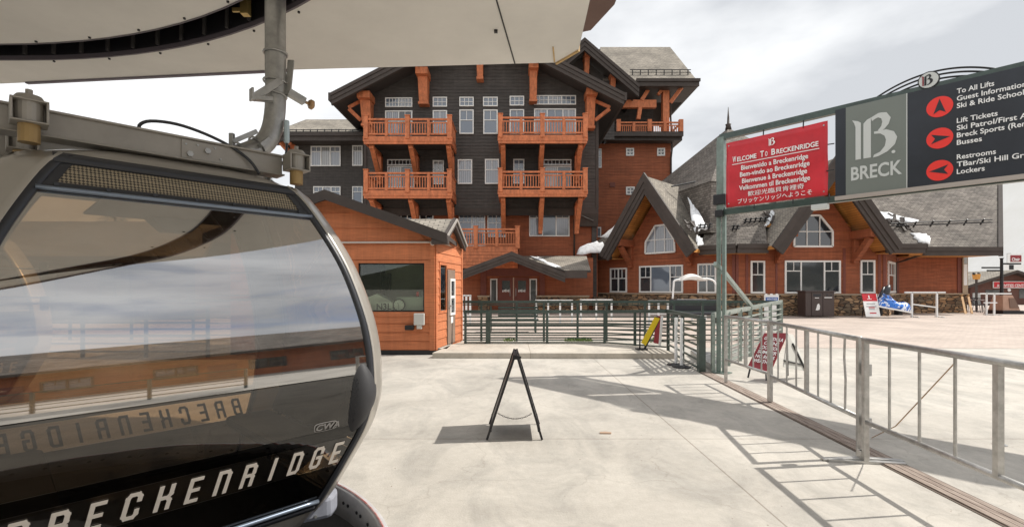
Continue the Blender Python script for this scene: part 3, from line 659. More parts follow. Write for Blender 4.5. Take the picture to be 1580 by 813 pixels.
# left wing
YW = 35.0; WF = front(YW)
m = MB(WF); siding(m, 0, Z(218, YW), lambda z: (X(455, YW), X(566, YW)), e=.21); m.box(X(455, YW), X(566, YW), -6, 0, 0, Z(212, YW)); m.build('wing_wall', DARK, hotel)
m = MB(); ye = 33.8; ze = Z(207.5, ye)
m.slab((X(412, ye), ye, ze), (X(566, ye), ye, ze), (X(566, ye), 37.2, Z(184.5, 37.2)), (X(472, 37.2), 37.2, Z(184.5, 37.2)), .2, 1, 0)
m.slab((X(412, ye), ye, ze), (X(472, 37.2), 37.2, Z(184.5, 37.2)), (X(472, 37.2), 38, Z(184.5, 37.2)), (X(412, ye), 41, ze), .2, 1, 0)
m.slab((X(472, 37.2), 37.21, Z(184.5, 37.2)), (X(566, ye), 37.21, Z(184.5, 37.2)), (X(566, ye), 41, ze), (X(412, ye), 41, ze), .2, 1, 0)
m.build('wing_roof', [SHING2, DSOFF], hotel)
m = MB(); m.box(X(411, ye), X(566, ye), ye - .12, ye + .05, Z(218, ye), ze + .04); m.box(X(409, ye), X(566, ye), ye - .22, ye - .1, Z(211, ye), ze + .1); m.box(X(411, ye), X(566, ye), ye + .06, YW, Z(217, ye), Z(217, ye) + .07); m.build('fascia', TRIM, hotel)
m = MB()
for k in range(13): xx = X(424, 34.3) + k * .5; m.box(xx - .025, xx + .025, 34.3, 34.36, Z(206, 34.3), Z(199.5, 34.3))
m.tube([(X(420, 34.3), 34.33, Z(200.5, 34.3)), (X(562, 34.3), 34.33, Z(200.5, 34.3))], .03, 6); m.tube([(X(420, 34.3), 34.33, Z(203.5, 34.3)), (X(562, 34.3), 34.33, Z(203.5, 34.3))], .03, 6)
m.build('snow_guard', BLACK, hotel)
m = MB(); m.bar((X(452, 34.9), 34.9, Z(241, 34.9)), (X(433, 34), 34, Z(220, 34)), .22, .25); m.bar((X(452, 34.9), 34.9, Z(221, 34.9)), (X(446, 34.2), 34.2, Z(221, 34.2)), .3, .25); m.box(X(448, 34.8), X(455, 34.8), 34.75, 34.98, Z(243, 34.8), Z(219, 34.8)); m.build('eave_strut', TIMBER, hotel)
pxwin(hotel, WF, 480, 526, 226, 257, cols=(1, 1, 1), glass=[3, 2, 3], sub=[2, 0, 2], up=.25); pxwin(hotel, WF, 544, 560, 225, 256.5, glass=[2], sub=2, up=.25)
pxwin(hotel, WF, 484, 526, 288, 318, cols=(1, 1, 1), glass=[1, 3, 1], sub=[2, 0, 2], up=.25); pxwin(hotel, WF, 544, 560, 288, 318, glass=[1], sub=2, up=.25)

# entrance porch of the hotel
YE = 27.2
m = MB(); apx, apz = X(789.5, YE), Z(390, YE)
lx, rx = X(706, YE), X(872, YE); lz, rz_ = Z(421, YE), Z(423, YE)
for tx, tzz in ((lx, lz), (rx, rz_)): m.slab((apx, YE, apz), (tx, YE, tzz), (tx, YL, tzz), (apx, YL, apz), .14, 1, 0)
m.build('porch_roof', [SHING, SOFFIT], hotel)
m = MB()
for tx, tzz in ((lx, lz), (rx, rz_)):
    for dy, dz, h in ((0, .06, .2), (.05, -.14, .18), (.1, -.32, .14)):
        m.hexa([(apx, YE - .1 + dy, apz + dz - h), (tx, YE - .1 + dy, tzz + dz - h), (tx, YE + .05 + dy, tzz + dz - h), (apx, YE + .05 + dy, apz + dz - h),
                (apx, YE - .1 + dy, apz + dz), (tx, YE - .1 + dy, tzz + dz), (tx, YE + .05 + dy, tzz + dz), (apx, YE + .05 + dy, apz + dz)])
m.box(rx - .02, X(906, YE), YE, YE + .12, Z(429, YE), Z(417, YE)); m.build('porch_trim', TRIM, hotel)
m = MB(); m.slab((rx, YE + .1, Z(417, YE)), (X(912, YE), YE + .1, Z(417, YE)), (X(905, 30.5), 30.5, Z(395, 30.5)), (X(800, 30.5), 30.5, Z(395, 30.5)), .12, 1, 0); m.build('porch_roof_extension', [SHING2, DSOFF], hotel)
DOORF = front(30.4)
m = MB(DOORF); siding(m, 0, Z(404, 30.4), lambda z: (X(700, 30.4), X(768, 30.4) - .75), e=.19); siding(m, 0, Z(402, 30.4), lambda z: (X(833, 30.4), X(915, 30.4)), e=.19)
m.box(X(700, 30.4), X(915, 30.4), -.6, 0, 0, Z(398, 30.4)); m.build('entrance_wall', RED, hotel)
m = MB(DOORF); m.box(X(741, 30), X(750, 30), 0, .16, 0, Z(407, 30.2)); m.box(X(833, 30), X(841, 30), 0, .16, 0, Z(407, 30.2)); m.box(X(750, 30), X(833, 30), 0.0, .1, Z(426, 30.4), Z(408, 30.4)); m.build('entrance_frame', RED2, hotel)
pxwin(hotel, DOORF, 756.5, 767.5, 430, 467, glass=[0], cols=(1,), up=0, sub=0, d=.06); pxwin(hotel, DOORF, 817, 828.4, 430, 467, glass=[0], cols=(1,), up=0, sub=0, d=.06)
for x0, x1, hx in ((769, 791.3, 787), (793.3, 816, 796)):
    m = MB(DOORF); s0, s1 = DOORF.s(x0), DOORF.s(x1); m.box(s0, s1, .03, .09, .06, Z(428, 30.4)); dr = m.build('entrance_door', RED2, hotel, bevel=.01)
    m = MB(DOORF); w = (s1 - s0); m.box(s0 + w * .26, s1 - w * .2, .09, .1, Z(449, 30.4), Z(433, 30.4)); m.build('door_pane', G_DARK, dr)
    m = MB(DOORF)
    for q in range(5): m.box(s0 + w * (.28 + q * .1), s0 + w * (.35 + q * .1), .1, .104, Z(450.5 - (q % 2) * .5, 30.4), Z(447.5 - (q % 3) * .6, 30.4))
    m.build('door_notice', SIGNWHT, dr)
    m = MB(DOORF); sx = DOORF.s(hx); m.tube([(sx, .12, 1.0), (sx, .16, 1.05), (sx, .16, 1.45), (sx, .12, 1.5)], .02, 6); m.build('door_handle', STEEL, dr)
m = MB(DOORF); m.box(DOORF.s(791.4), DOORF.s(793.2), .03, .12, .05, Z(428, 30.4)); m.build('door_mullion', mat('door_post_beige', (.5, .36, .27), .5), hotel)
m = MB(DOORF); m.box(X(738, 30), X(755, 30), .17, .55, 0, Z(458, 30)); m.box(X(828, 30), X(908, 30), .17, .5, 0, Z(458, 30)); m.box(X(915, 30), X(935, 30), .17, .5, 0, Z(458, 30)); m.build_split('stone_base', STONE, hotel)
m = MB(DOORF); m.box(X(737, 30), X(756, 30), .15, .6, Z(458, 30), Z(455.8, 30)); m.box(X(827, 30), X(909, 30), .15, .56, Z(458, 30), Z(455.8, 30)); m.build_split('stone_cap', CAPM, hotel)

# ------------------------------------------------------------------ the lodge
W1 = (12.19, 26.5)
AF = Fr(W1, (1, -1), (-1, -1))            # angled wing, s negative towards the hotel
BF = front(26.5)                          # frontal part
CF = Fr((20.35, 26.5), (1, 1), (1, -1))   # short return
DF = front(29.4)                          # plain wall on the right
lodge = thing('lodge', (15, 28, 0), 'long red-brown lodge with steep dormer gables, shingle roof and stacked stone base', 'lodge')
SA0 = AF.s(918); ZT = 3.75; ZS = 1.12
wg = [(AF.s(x0), AF.s(x1)) for x0, x1 in ((942, 968),)]
def facet(f, s0, s1, ztop, name='wall', holes=()):
    mb = MB(f); siding(mb, ZS + .06, ztop, lambda z: (s0, s1), e=.19, holes=holes); mb.box(s0, s1, -.25, 0, 0, ztop)
    mb.build(name, RED, lodge)
    mb = MB(f); mb.box(s0 - .02, s1 + .02, .0, .17, 0, ZS); mb.build('stone_base', STONE, lodge)
    mb = MB(f); mb.box(s0 - .04, s1 + .04, .0, .25, ZS, ZS + .07); mb.build('stone_cap', CAPM, lodge, bevel=.01)
facet(AF, SA0, -.02, ZT + .5); facet(BF, 12.21, 20.33, ZT + .5); facet(CF, .02, 4.0, ZT + .4); facet(DF, 23.22, 27.36, ZT + .6)
m = MB(); m.box(27.1, 27.36, 29.66, 38, 0, 4.3); m.box(SA0 * -.0 + 6.0, 6.2, 33.3, 40, 0, 4); m.build_split('side_wall', RED, lodge)
m = MB(AF); m.box(SA0 - .02, SA0 + .14, 0, .05, ZS + .1, ZT); m.box(-.16, 0, 0, .05, ZS + .1, ZT); m.fr = BF; m.box(12.19, 12.33, 0, .05, ZS + .1, ZT); m.box(20.2, 20.36, 0, .05, ZS + .1, ZT)
m.fr = DF; m.box(26.9, 27.38, 0, .06, ZS + .1, ZT + .4); m.box(23.24, 23.38, 0, .05, ZS + .1, ZT)
for px0, px1, f in ((1150, 1154, BF), (1386 - 190, 1199, BF), (1300, 1304, BF), (1354, 1358, BF)): m.fr = f; m.box(f.s(px0), f.s(px1), 0, .045, ZS + .1, ZT)
m.build_split('corner_trim', RED2, lodge)
# windows
def lwin(f, x0, x1, y0, y1, **k):
    s0, s1 = sorted((f.s(x0), f.s(x1))); ym = Z(y0, f.p(f.s((x0 + x1) / 2), 0, 0).y); yb = Z(y1, f.p(f.s((x0 + x1) / 2), 0, 0).y)
    return window(lodge, f, s0, s1, max(yb, ZS + .1), ym, **k)
lwin(AF, 942, 968, 413.5, 455, cols=(1, 1), glass=[0, 0], sub=2, fw=.09); lwin(AF, 987, 1054.5, 409.5, 454.5, cols=(1, 1.8, 1), glass=[0, 1, 0], sub=[2, 0, 2], fw=.09)
lwin(AF, 1077, 1106, 406.5, 454.5, cols=(1, 1), glass=[0, 0], sub=2, fw=.09)
lwin(BF, 1157.5, 1179.5, 402.5, 453, cols=(1,), glass=[0], sub=2, fw=.09); lwin(BF, 1210, 1296, 402, 453, cols=(1, 1.6, 1), glass=[0, 0, 0], sub=[2, 0, 2], up=.3, fw=.09)
lwin(BF, 1326.5, 1349, 401.5, 453, cols=(1,), glass=[0], sub=2, fw=.09); lwin(CF, 1369, 1379.5, 404, 453, cols=(1,), glass=[0], sub=2, fw=.12)
# dormer gables
def dormer(f, sa, za, hw, zt, ov=1.8, back=5.0, wpoly=None):
    mb = MB(f)
    for sg in (-1, 1): mb.slab((sa, ov, za), (sa + sg * hw, ov, zt), (sa + sg * hw, -back, zt), (sa, -back, za), .2, 1, 0)
    mb.build('dormer_roof', [SHING2, SOFFIT], lodge)
    mb = MB(f); sl = (za - zt) / hw
    for sg in (-1, 1):
        ln = math.hypot(hw, za - zt); nx, nz = sg * (za - zt) / ln, hw / ln      # outward normal of the slope
        for (o0, o1, d0, d1) in ((.1, -.2, ov - .02, ov + .16), (-.2, -.42, ov - .06, ov + .1), (-.42, -.6, ov - .1, ov + .05)):
            def q(o, end):  # the rake line moved by o along its normal, cut plumb at the apex and at the foot
                if end == 'a': return (sa, za + o / nz)
                return (sa + sg * (hw + .08) + o * nx, zt - .08 * sl + o * nz)
            a0, a1, b0, b1 = q(o0, 'a'), q(o1, 'a'), q(o0, 'b'), q(o1, 'b')
            mb.prism([a0, b0, b1, a1], d0, d1)
    mb.build('rake_board', TRIM, lodge)
    mb = MB(f)
    siding(mb, ZT - .1, za - .75, lambda z: (sa - (za - .7 - z) / sl, sa + (za - .7 - z) / sl), e=.19, d0=.03)
    mb.prism([(sa - (za - .7 - ZT + .1) / sl, ZT - .1), (sa + (za - .7 - ZT + .1) / sl, ZT - .1), (sa, za - .7)], -.2, .03); mb.build('dormer_wall', RED, lodge)
    for sg in (-1, 1):      # beam block and curved strut carrying the overhang at each side
        b = MB(f); s_ = sa + sg * hw * .66; zb = za - sl * hw * .66 - .95
        b.box(s_ - .22, s_ + .22, 0.04, ov - .15, zb - .1, zb + .32)
        b.bar((s_, .25, zb - 1.15), (s_, ov - .45, zb - .1), .26, .3, up=(0, 0, 1)); b.box(s_ - .13, s_ + .13, .04, .3, zb - 1.4, zb - .1)
        b.build('bracket', RED, lodge, bevel=.02)
    # many-sided gable window
    fr = MB(f); pn = MB(f); poly = wpoly; c = (sum(p[0] for p in poly) / len(poly), sum(p[1] for p in poly) / len(poly))
    for a, b in zip(poly, poly[1:] + poly[:1]): fr.bar((a[0], .09, a[1]), (b[0], .09, b[1]), .1, .1, up=tuple(f.n))
    pn.face([(p[0], .075, p[1]) for p in poly], 0)
    smin, smax = min(p[0] for p in poly), max(p[0] for p in poly); zmin, zmax = min(p[1] for p in poly), max(p[1] for p in poly)
    def topz(s_):
        hs_ = []
        for a, b in zip(poly, poly[1:] + poly[:1]):
            if min(a[0], b[0]) <= s_ <= max(a[0], b[0]) and abs(a[0] - b[0]) > 1e-4: t = (s_ - a[0]) / (b[0] - a[0]); hs_.append(a[1] + t * (b[1] - a[1]))
        return max(hs_)
    for t in (1 / 3, 2 / 3): s_ = smin + (smax - smin) * t; fr.box(s_ - .025, s_ + .025, .07, .12, zmin, topz(s_))
    zz = zmin + (zmax - zmin) * .48; fr.box(smin, smax, .07, .115, zz - .025, zz + .025)
    w = fr.build('gable_window', WHITE, lodge); pn.build('pane', [G_SHEER if f is AF else G_DARK], w)
def wp(f, pts): return [(f.s(px), f.z(px, py)) for px, py in pts]
wA = wp(AF, ((997, 391.5), (1042.5, 388.5), (1041.5, 371), (1028, 347), (1012, 349), (997.5, 374)))
dormer(AF, -4.47, 8.05, 2.95, 3.65, wpoly=wA)
fB = front(24.7); sB = X(1285, 24.7)
wB = wp(BF, ((1223.6, 380.5), (1282.6, 380.5), (1282.6, 357), (1263, 333), (1243.5, 333), (1223.6, 357)))
dormer(BF, 16.5, Z(243, 24.7), 3.15, 3.68, wpoly=wB)
# pale lamp under the ridge of each dormer
m = MB(AF); p = (-4.47 + .35, 1.0, 7.05); m.tube([(p[0], p[1], p[2] + .2), (p[0], p[1], p[2]), (p[0], p[1], p[2] - .12)], [.06, .1, .16], 10); m.build('soffit_lamp', WHITE, lodge)
# main roof
E = [(4.5, 33.1), (11.78, 25.5), (21.6, 25.5), (23.2, 27.5), (27.6, 27.5)]; U = [(12.3, 33.4), (14.4, 31.0), (22.4, 31.0), (23.6, 32.9), (33.2, 33.1)]
BK = [(6.5, 41), (16, 41), (24, 41), (27.6, 41), (33.0, 38.6)]; ze, zu = 3.75, 9.4
GAPS = {0: (.262, .81), 1: (.165, .795)}; FI = .235
def lp(a, b, t): return (a[0] + (b[0] - a[0]) * t, a[1] + (b[1] - a[1]) * t)
m = MB(); fa = MB(); so = MB()
for k in range(4):
    cuts = [0, 1] if k not in GAPS else [0, *GAPS[k], 1]
    for j, (t0, t1) in enumerate(zip(cuts, cuts[1:])):
        a, b, c, d = lp(E[k], E[k + 1], t0), lp(E[k], E[k + 1], t1), lp(U[k], U[k + 1], t1), lp(U[k], U[k + 1], t0)
        if j == 1:
            a, b = lp(a, d, FI), lp(b, c, FI); z0_ = ze + (zu - ze) * FI; m.slab((*a, z0_), (*b, z0_), (*c, zu), (*d, zu), .22, 1, 0); continue
        m.slab((*a, ze), (*b, ze), (*c, zu), (*d, zu), .22, 1, 0)
        ia, ib = lp(a, d, .2), lp(b, c, .2)
        if k == 3: ia, ib = (23.2, 29.35), (27.36, 29.35)
        so.hexa([(*a, ze - .40), (*b, ze - .40), (*ib, ze - .40), (*ia, ze - .40), (*a, ze - .34), (*b, ze - .34), (*ib, ze - .34), (*ia, ze - .34)])
        dv = (Vector(b) - Vector(a)).normalized(); nn = Vector((dv.y, -dv.x)) * .1
        for h0, h1, o in ((-.42, .0, .5), (-.16, .07, 1.1)):
            fa.bar((a[0] + nn.x * o, a[1] + nn.y * o, ze + (h0 + h1) / 2), (b[0] + nn.x * o, b[1] + nn.y * o, ze + (h0 + h1) / 2), .13, h1 - h0)
    m.slab((*U[k], zu), (*U[k + 1], zu), (*BK[k + 1], ze), (*BK[k], ze), .22, 1, 0)
m.slab((*E[0], ze), (*U[0], zu), (*U[0], zu), (*BK[0], ze), .2, 1, 0)
m.build('roof', [SHING, SOFFIT], lodge)
a, b = E[-1], U[-1]; fa.bar((a[0] + .06, a[1], ze - .2), (b[0] + .06, b[1], zu - .2), .2, .6)
fa.build_split('fascia', TRIM, lodge); so.build('soffit', SOFFIT, lodge)
m = MB()      # end gable under the projecting right rake
m.prism([(29.5, 3.4), (36.0, 3.4), (33.1, 8.9)], 0, .2); 
for v in m.v: pass
m.v = [Vector((27.4, v.x, v.z)) if v.y < .1 else Vector((27.6, v.x, v.z)) for v in m.v]; m.build('end_gable', SOFFIT, lodge)
# snow rails across the roof and the stubby stops on it
def roofpt(px, py):   # point on the frontal roof plane seen at this pixel
    sl = (zu - ze) / 5.5; r = -(py - HY) / F_PX
    Y = (EYE - ze + sl * 25.5) / (sl - r) ; return (X(px, Y), Y, Z(py, Y))
def snowrail(pa, pb, n):
    m = MB(); A, B = Vector(roofpt(*pa)), Vector(roofpt(*pb))
    for dz in (.1, .24): m.tube([tuple(A + Vector((0, -.1, dz))), tuple(B + Vector((0, -.1, dz)))], .035, 6)
    for k in range(n): c = A.lerp(B, (k + .5) / n); m.bar(tuple(c + Vector((0, .1, 0))), tuple(c + Vector((0, -.14, .3))), .06)
    m.build('snow_guard', BLACK, lodge)
snowrail((1076, 355), (1098, 353), 3); snowrail((1146, 346), (1184, 343), 5); snowrail((1128, 356), (1140, 356), 2); snowrail((1372, 352), (1528, 346), 6)
def pile(name, cpx, rx_, mat_, base=None, seed=0, k=9, label='', sz=.28):
    rnd = random.Random(seed); m = MB(); c = Vector(base)
    for i in range(k):
        o = Vector((rnd.uniform(-rx_, rx_), rnd.uniform(-.1, .5), 0)); o.z = o.y * 1.0 + rnd.uniform(0, .1); q = c + o
        m.bar(tuple(q), tuple(q + Vector((rnd.uniform(-.2, .2), rnd.uniform(.1, .3), rnd.uniform(.15, .35)))), .12, .07)
    m.build('snow_stop', TRIM, lodge)
pile('a', 0, .25, TRIM, roofpt(1070, 358), 1); pile('b', 0, .3, TRIM, roofpt(1196, 348), 2); pile('c', 0, .4, TRIM, roofpt(1400, 357), 3); pile('d', 0, .35, TRIM, roofpt(1378, 345), 4)
# pyramid tower roof with a spike
tower_c = (14.95, 33.6); pyr = 12.55; zb = 7.55; hw = 5.6
m = MB(); ang = R(14); cs = [(tower_c[0] + hw * 1.28 * math.cos(ang + R(45 + 90 * k)), tower_c[1] + hw * 1.28 * math.sin(ang + R(45 + 90 * k))) for k in range(4)]
for k in range(4): a, b = cs[k], cs[(k + 1) % 4]; m.face([(*a, zb), (*b, zb), (*tower_c, pyr)], 0)
m.face([(*c, zb) for c in cs], 1); sc2 = lambda f_, z_: [(tower_c[0] + (x - tower_c[0]) * f_, tower_c[1] + (y - tower_c[1]) * f_, z_) for x, y in cs]
m.sheet([sc2(.995, zb - .03), sc2(1.07, 4.6)], m=0, closed=True); m.build('tower_roof', [SHING, TRIM], lodge)
m = MB(); m.tube([(*tower_c, pyr - .1), (*tower_c, pyr + .15), (*tower_c, pyr + .25), (*tower_c, pyr + .3), (*tower_c, pyr + .7), (*tower_c, pyr + 1.45)], [.22, .16, .2, .09, .07, .015], 10); m.build('spire', TRIM, lodge, smooth=True)
m = MB(); m.tube([roofpt(1036, 288), roofpt(1104, 274)], .05, 6); m.build('snow_guard', BLACK, lodge)
# downpipes
m = MB()
m.tube([(X(1118, 26.9), 26.75, 3.45), (X(1131, 27), 27.0, 3.1), (X(1131, 27.0), 27.0, .1)], .055, 8)
m.tube([(*E[3], 3.4), (23.0, 28.6, 3.1), (22.9, 29.0, 3.0), (22.9, 29.0, .1)], .055, 8)
q0 = AF.p(SA0 - .15, .3, 0); m.tube([(E[0][0] + .3, E[0][1] - .6, 3.4), (q0.x, q0.y, 2.9), (q0.x, q0.y, .1)], .06, 8); m.build_split('downspout', TRIM, lodge, smooth=True)
# door-side poster panel and framed edge at the right end of the lodge
m = MB(DF); m.box(DF.s(1482.5), DF.s(1490.5), .08, .13, Z(452, 29.4), Z(389, 29.4)); m.build('poster_frame', CAPM, lodge)
m = MB(DF); m.box(DF.s(1484), DF.s(1489.3), .13, .135, Z(440, 29.4), Z(408, 29.4)); m.build('poster', SIGNWHT, lodge)
m = MB(DF); m.box(DF.s(1484), DF.s(1489.3), .13, .136, Z(407, 29.4), Z(391, 29.4)); m.build('poster', STEEL, lodge)

# old snow lying on the roofs
def snow(label, pts, seed, h=.16, plane=roofpt):
    rnd = random.Random(seed); P = [Vector(plane(*p)) for p in pts]; c = sum(P, Vector()) / len(P); nrm = (P[1] - P[0]).cross(P[2] - P[0]).normalized()
    if nrm.z < 0: nrm = -nrm
    ringp = []
    for a, b in zip(P, P[1:] + P[:1]):
        for t in (0, .25, .5, .75): ringp.append(a.lerp(b, t) + Vector((rnd.uniform(-.05, .05), 0, rnd.uniform(-.05, .05))))
    m = MB(); g = []
    jit = [1 + rnd.uniform(-.16, .12) for _ in ringp]
    for f_, hh in ((1.0, -.06), (.98, .12), (.85, .3), (.5, .45), (.02, .5)): g.append([tuple(c + (q - c) * f_ * (1 + (j_ - 1) * f_) + nrm * (hh * h)) for q, j_ in zip(ringp, jit)])
    m.sheet(g, closed=True); o = m.build('snow_patch', SNOW, smooth=True); return tag(o, label, 'snow patch', 'old snow lying on the lodge roof')
snow('tall white snow strip beside the right slope of the left dormer', [(1063, 308), (1072, 318), (1092, 352), (1074, 357), (1066, 335)], 1)
snow('small snow lump by the eave, right of the left dormer', [(1074, 363), (1083, 368), (1084, 377), (1076, 379)], 2, .1)
snow('narrow snow strip left of the middle dormer, above the snow rail', [(1191, 322), (1196, 330), (1186, 347), (1178, 350)], 3, .1)
snow('wedge of snow above the snow stops, right of the middle dormer', [(1346, 323), (1378, 330), (1419, 341), (1416, 345), (1385, 341), (1362, 338)], 4, .12)
snow('rounded snow heap at the eave, right of the middle dormer', [(1405, 361), (1428, 360), (1437, 367), (1434, 376), (1418, 375)], 5, .2)
def lowroof(px, py):
    r = (px - CX) / F_PX; Y = 31.2 + (410 - py) * .012; return (X(px, Y), Y, Z(py, Y))
def hiproof(px, py):
    r = (px - CX) / F_PX; Y = 30.6 + (395 - py) * .02; return (X(px, Y), Y, Z(py, Y))
snow('lower rounded snow heap at the eave corner left of the left dormer', [(889, 393), (900, 378), (922, 372), (934, 377), (933, 391)], 6, .2, hiproof)
snow('upper snow wedge against the left slope of the left dormer', [(925, 366), (945, 352), (957, 338), (952, 352), (942, 366)], 7, .12, hiproof)
def porchroof(px, py):
    Y = YE + .1 + (417 - py) / 22 * 3.3; return (X(px, Y), Y, Z(py, Y) + .04)
snow('thin dirty snow on the low roof right of the hotel entrance gable', [(818, 397), (828, 396), (852, 408), (866, 414), (858, 414)], 8, .08, porchroof)
# ------------------------------------------------------------------ the small orange booth
YB = 11.07
BFr = front(YB); bx1 = -1.756; bx0 = -6.4
Bs = Fr((bx1, YB), (.36, 1.9), (1.9, -.36)); bl = Bs.s(712)
booth = thing('ticket_booth', (-4, 12, 0), 'small bright orange lap-sided booth with a wide window, behind the gondola cabin', 'booth')
apx, apz, YO2 = -4.13, 3.66, 10.75; ex, ez = X(690, YO2), Z(362, YO2); bsl = (apz - ez) / (ex - apx)
w0, w1, wz0, wz1 = BFr.s(553), BFr.s(655), Z(481, YB), Z(406, YB)
hole = [(w0, w1, wz0, wz1)]
m = MB(BFr)
siding(m, .1, wz0 - .1, lambda z: (bx0, bx1 - .1), e=.2, lap=.02); siding(m, wz0 - .1, wz1 + .06, lambda z: (bx0, bx1 - .1), e=.2, holes=[(w0 - .1, w1 + .1, wz0 - .1, wz1 + .06)], lap=.02)
rb = lambda z: (max(bx0, apx - (apz - .12 - z) / bsl), min(bx1 - .1, apx + (apz - .12 - z) / bsl))
siding(m, wz1 + .06, apz - .16, rb, e=.36, lap=.022)
# wall body with the window opening left out
m.box(bx0, w0 - .1, -.12, 0, .05, 2.5); m.box(w1 + .1, bx1, -.12, 0, .05, 2.5); m.box(w0 - .1, w1 + .1, -.12, 0, .05, wz0 - .1); m.box(w0 - .1, w1 + .1, -.12, 0, wz1 + .06, 2.5)
m.prism([(bx0, 2.5), (bx1, 2.5), (bx1, apz - .1 - (bx1 - apx) * bsl), (apx, apz - .1), (bx0, apz - .1 - (apx - bx0) * bsl)], -.12, 0); m.build('wall', ORANGE, booth)
m = MB(BFr); m.box(bx1 - .12, bx1 + .0, .0, .035, .1, 2.66); m.box(w1 + .1, w1 + .18, .0, .03, wz0 - .32, wz1 + .02); m.build_split('corner_board', ORANGE, booth, bevel=.004)
m = MB(BFr); t_ = .1
m.box(w0 - t_, w1 + t_, -.1, .028, wz1, wz1 + .06); m.box(w0 - t_, w1 + t_, -.1, .028, wz0 - .1, wz0); m.box(w0 - t_, w0, -.1, .026, wz0, wz1); m.box(w1, w1 + t_, -.1, .026, wz0, wz1)
wf = m.build('window_casing', ORANGE, booth)
m = MB(BFr); 
for a, b, c, d in ((w0, w1, wz1 - .03, wz1), (w0, w1, wz0, wz0 + .03), (w0, w0 + .03, wz0 + .03, wz1 - .03), (w1 - .03, w1, wz0 + .03, wz1 - .03)): m.box(a, b, -.06, -.02, c, d)
m.build('window_frame', BLACK, wf)
m = MB(BFr); m.box(w0 + .03, w1 - .03, -.045, -.035, wz0 + .03, wz1 - .03); m.build('pane', glass_mat('booth_glass', (.9, .95, .88), 1.5, scale=1.2), wf)
# interior of the booth
BOOTHIN = mat('booth_interior_grey', (.45, .45, .4), .8, var=.1)
m = MB(); m.face([(bx0 + .1, 13.1, .1), (-1.45, 13.1, .1), (-1.45, 13.1, 2.5), (bx0 + .1, 13.1, 2.5)]); m.face([(bx0 + .1, 11.2, .12), (-1.5, 11.2, .12), (-1.5, 13.1, .12), (bx0 + .1, 13.1, .12)])
m.face([(bx0 + .1, 11.2, 2.55), (-1.5, 11.2, 2.55), (-1.5, 13.1, 2.55), (bx0 + .1, 13.1, 2.55)]); m.box(bx0, bx0 + .12, 11.2, 13.2, .05, 2.6); m.build('interior', BOOTHIN, booth)
m = MB(); m.box(X(614, 11.5), X(655, 11.5), 11.35, 11.9, .1, Z(458, 11.5)); tag(m.build('counter', mat('pale_counter_laminate', (.5, .55, .5), .5), bevel=.01), 'pale green-white counter block inside the booth, right of the clock', 'counter')
m = MB(); m.box(X(560, 12.4), X(588, 12.4), 12.4, 12.8, 1.2, 2.15); m.box(X(590, 12.6), X(601, 12.6), 12.5, 12.8, 1.45, 1.9); m.build_split('wall_cabinet', BLACK, booth)
m = MB(); Yt = 11.7; cxx = X(588, Yt)      # white peaked carton behind the glass
m.prism([(cxx - .45, .9), (cxx + .32, .9), (cxx + .32, 1.2), (cxx - .02, 1.38), (cxx - .45, 1.22)], Yt - .3, Yt + .1); tag(m.build('paper_carton', SIGNWHT), 'white peaked paper carton standing in the booth window', 'carton')
# the clock leaning in the window
cl = thing('clock', (X(615.5, 11.24), 11.24, wz0), 'round white-faced clock with a black rim in the booth window', 'clock')
cz = Z(470.5, 11.24); cc = X(615.5, 11.24)
m = MB(); g = []
for r_, y_ in ((.001, 0), (.118, 0), (.122, -.012), (.138, -.012), (.142, 0), (.142, .04), (.001, .04)):
    g.append([(cc + r_ * math.cos(2 * math.pi * k / 28), 11.24 + y_, cz + r_ * math.sin(2 * math.pi * k / 28)) for k in range(28)])
m.sheet(g[2:], closed=True); m.build('rim', BLACK, cl, smooth=False)
m = MB(); m.sheet([[(cc + r_ * math.cos(2 * math.pi * k / 28), 11.232, cz + r_ * math.sin(2 * math.pi * k / 28)) for k in range(28)] for r_ in (.001, .121)], closed=True); fc = m.build('face', SIGNWHT, cl)
m = MB()
for k in range(12): a = R(30 * k); m.bar((cc + .095 * math.sin(a), 11.229, cz + .095 * math.cos(a)), (cc + .112 * math.sin(a), 11.229, cz + .112 * math.cos(a)), .008, .003, up=(0, 1, 0))
m.build('tick_marks', BLACK, fc)
m = MB(); m.bar((cc, 11.226, cz), (cc - .03, 11.226, cz + .055), .008, .003, up=(0, 1, 0)); m.bar((cc, 11.226, cz), (cc - .0, 11.226, cz - .085), .006, .003, up=(0, 1, 0)); m.build('clock_hands', BLACK, cl)
m = MB(front(11.26)); xx = X(579, 11.26); m.box(xx, xx + .4, -.02, 0, Z(478.5, 11.26), Z(466, 11.26)); nb = tag(m.build('number_sign', SIGNWHT), 'small white sign with black capitals, left of the clock in the booth', 'sign')
text('N3L', .2, front(11.26), BLACK, nb, xx + .02, Z(477.5, 11.26), .001, bold=.03)
m = MB(); xx = X(645, 11.5); zz = Z(457.5, 11.5); m.tube([(xx, 11.45, zz), (xx, 11.45, zz + .1), (xx, 11.45, zz + .12)], [.035, .035, .02], 10); tag(m.build('drink_can', DISCRED, smooth=True), 'red drink can standing on the booth counter', 'can')
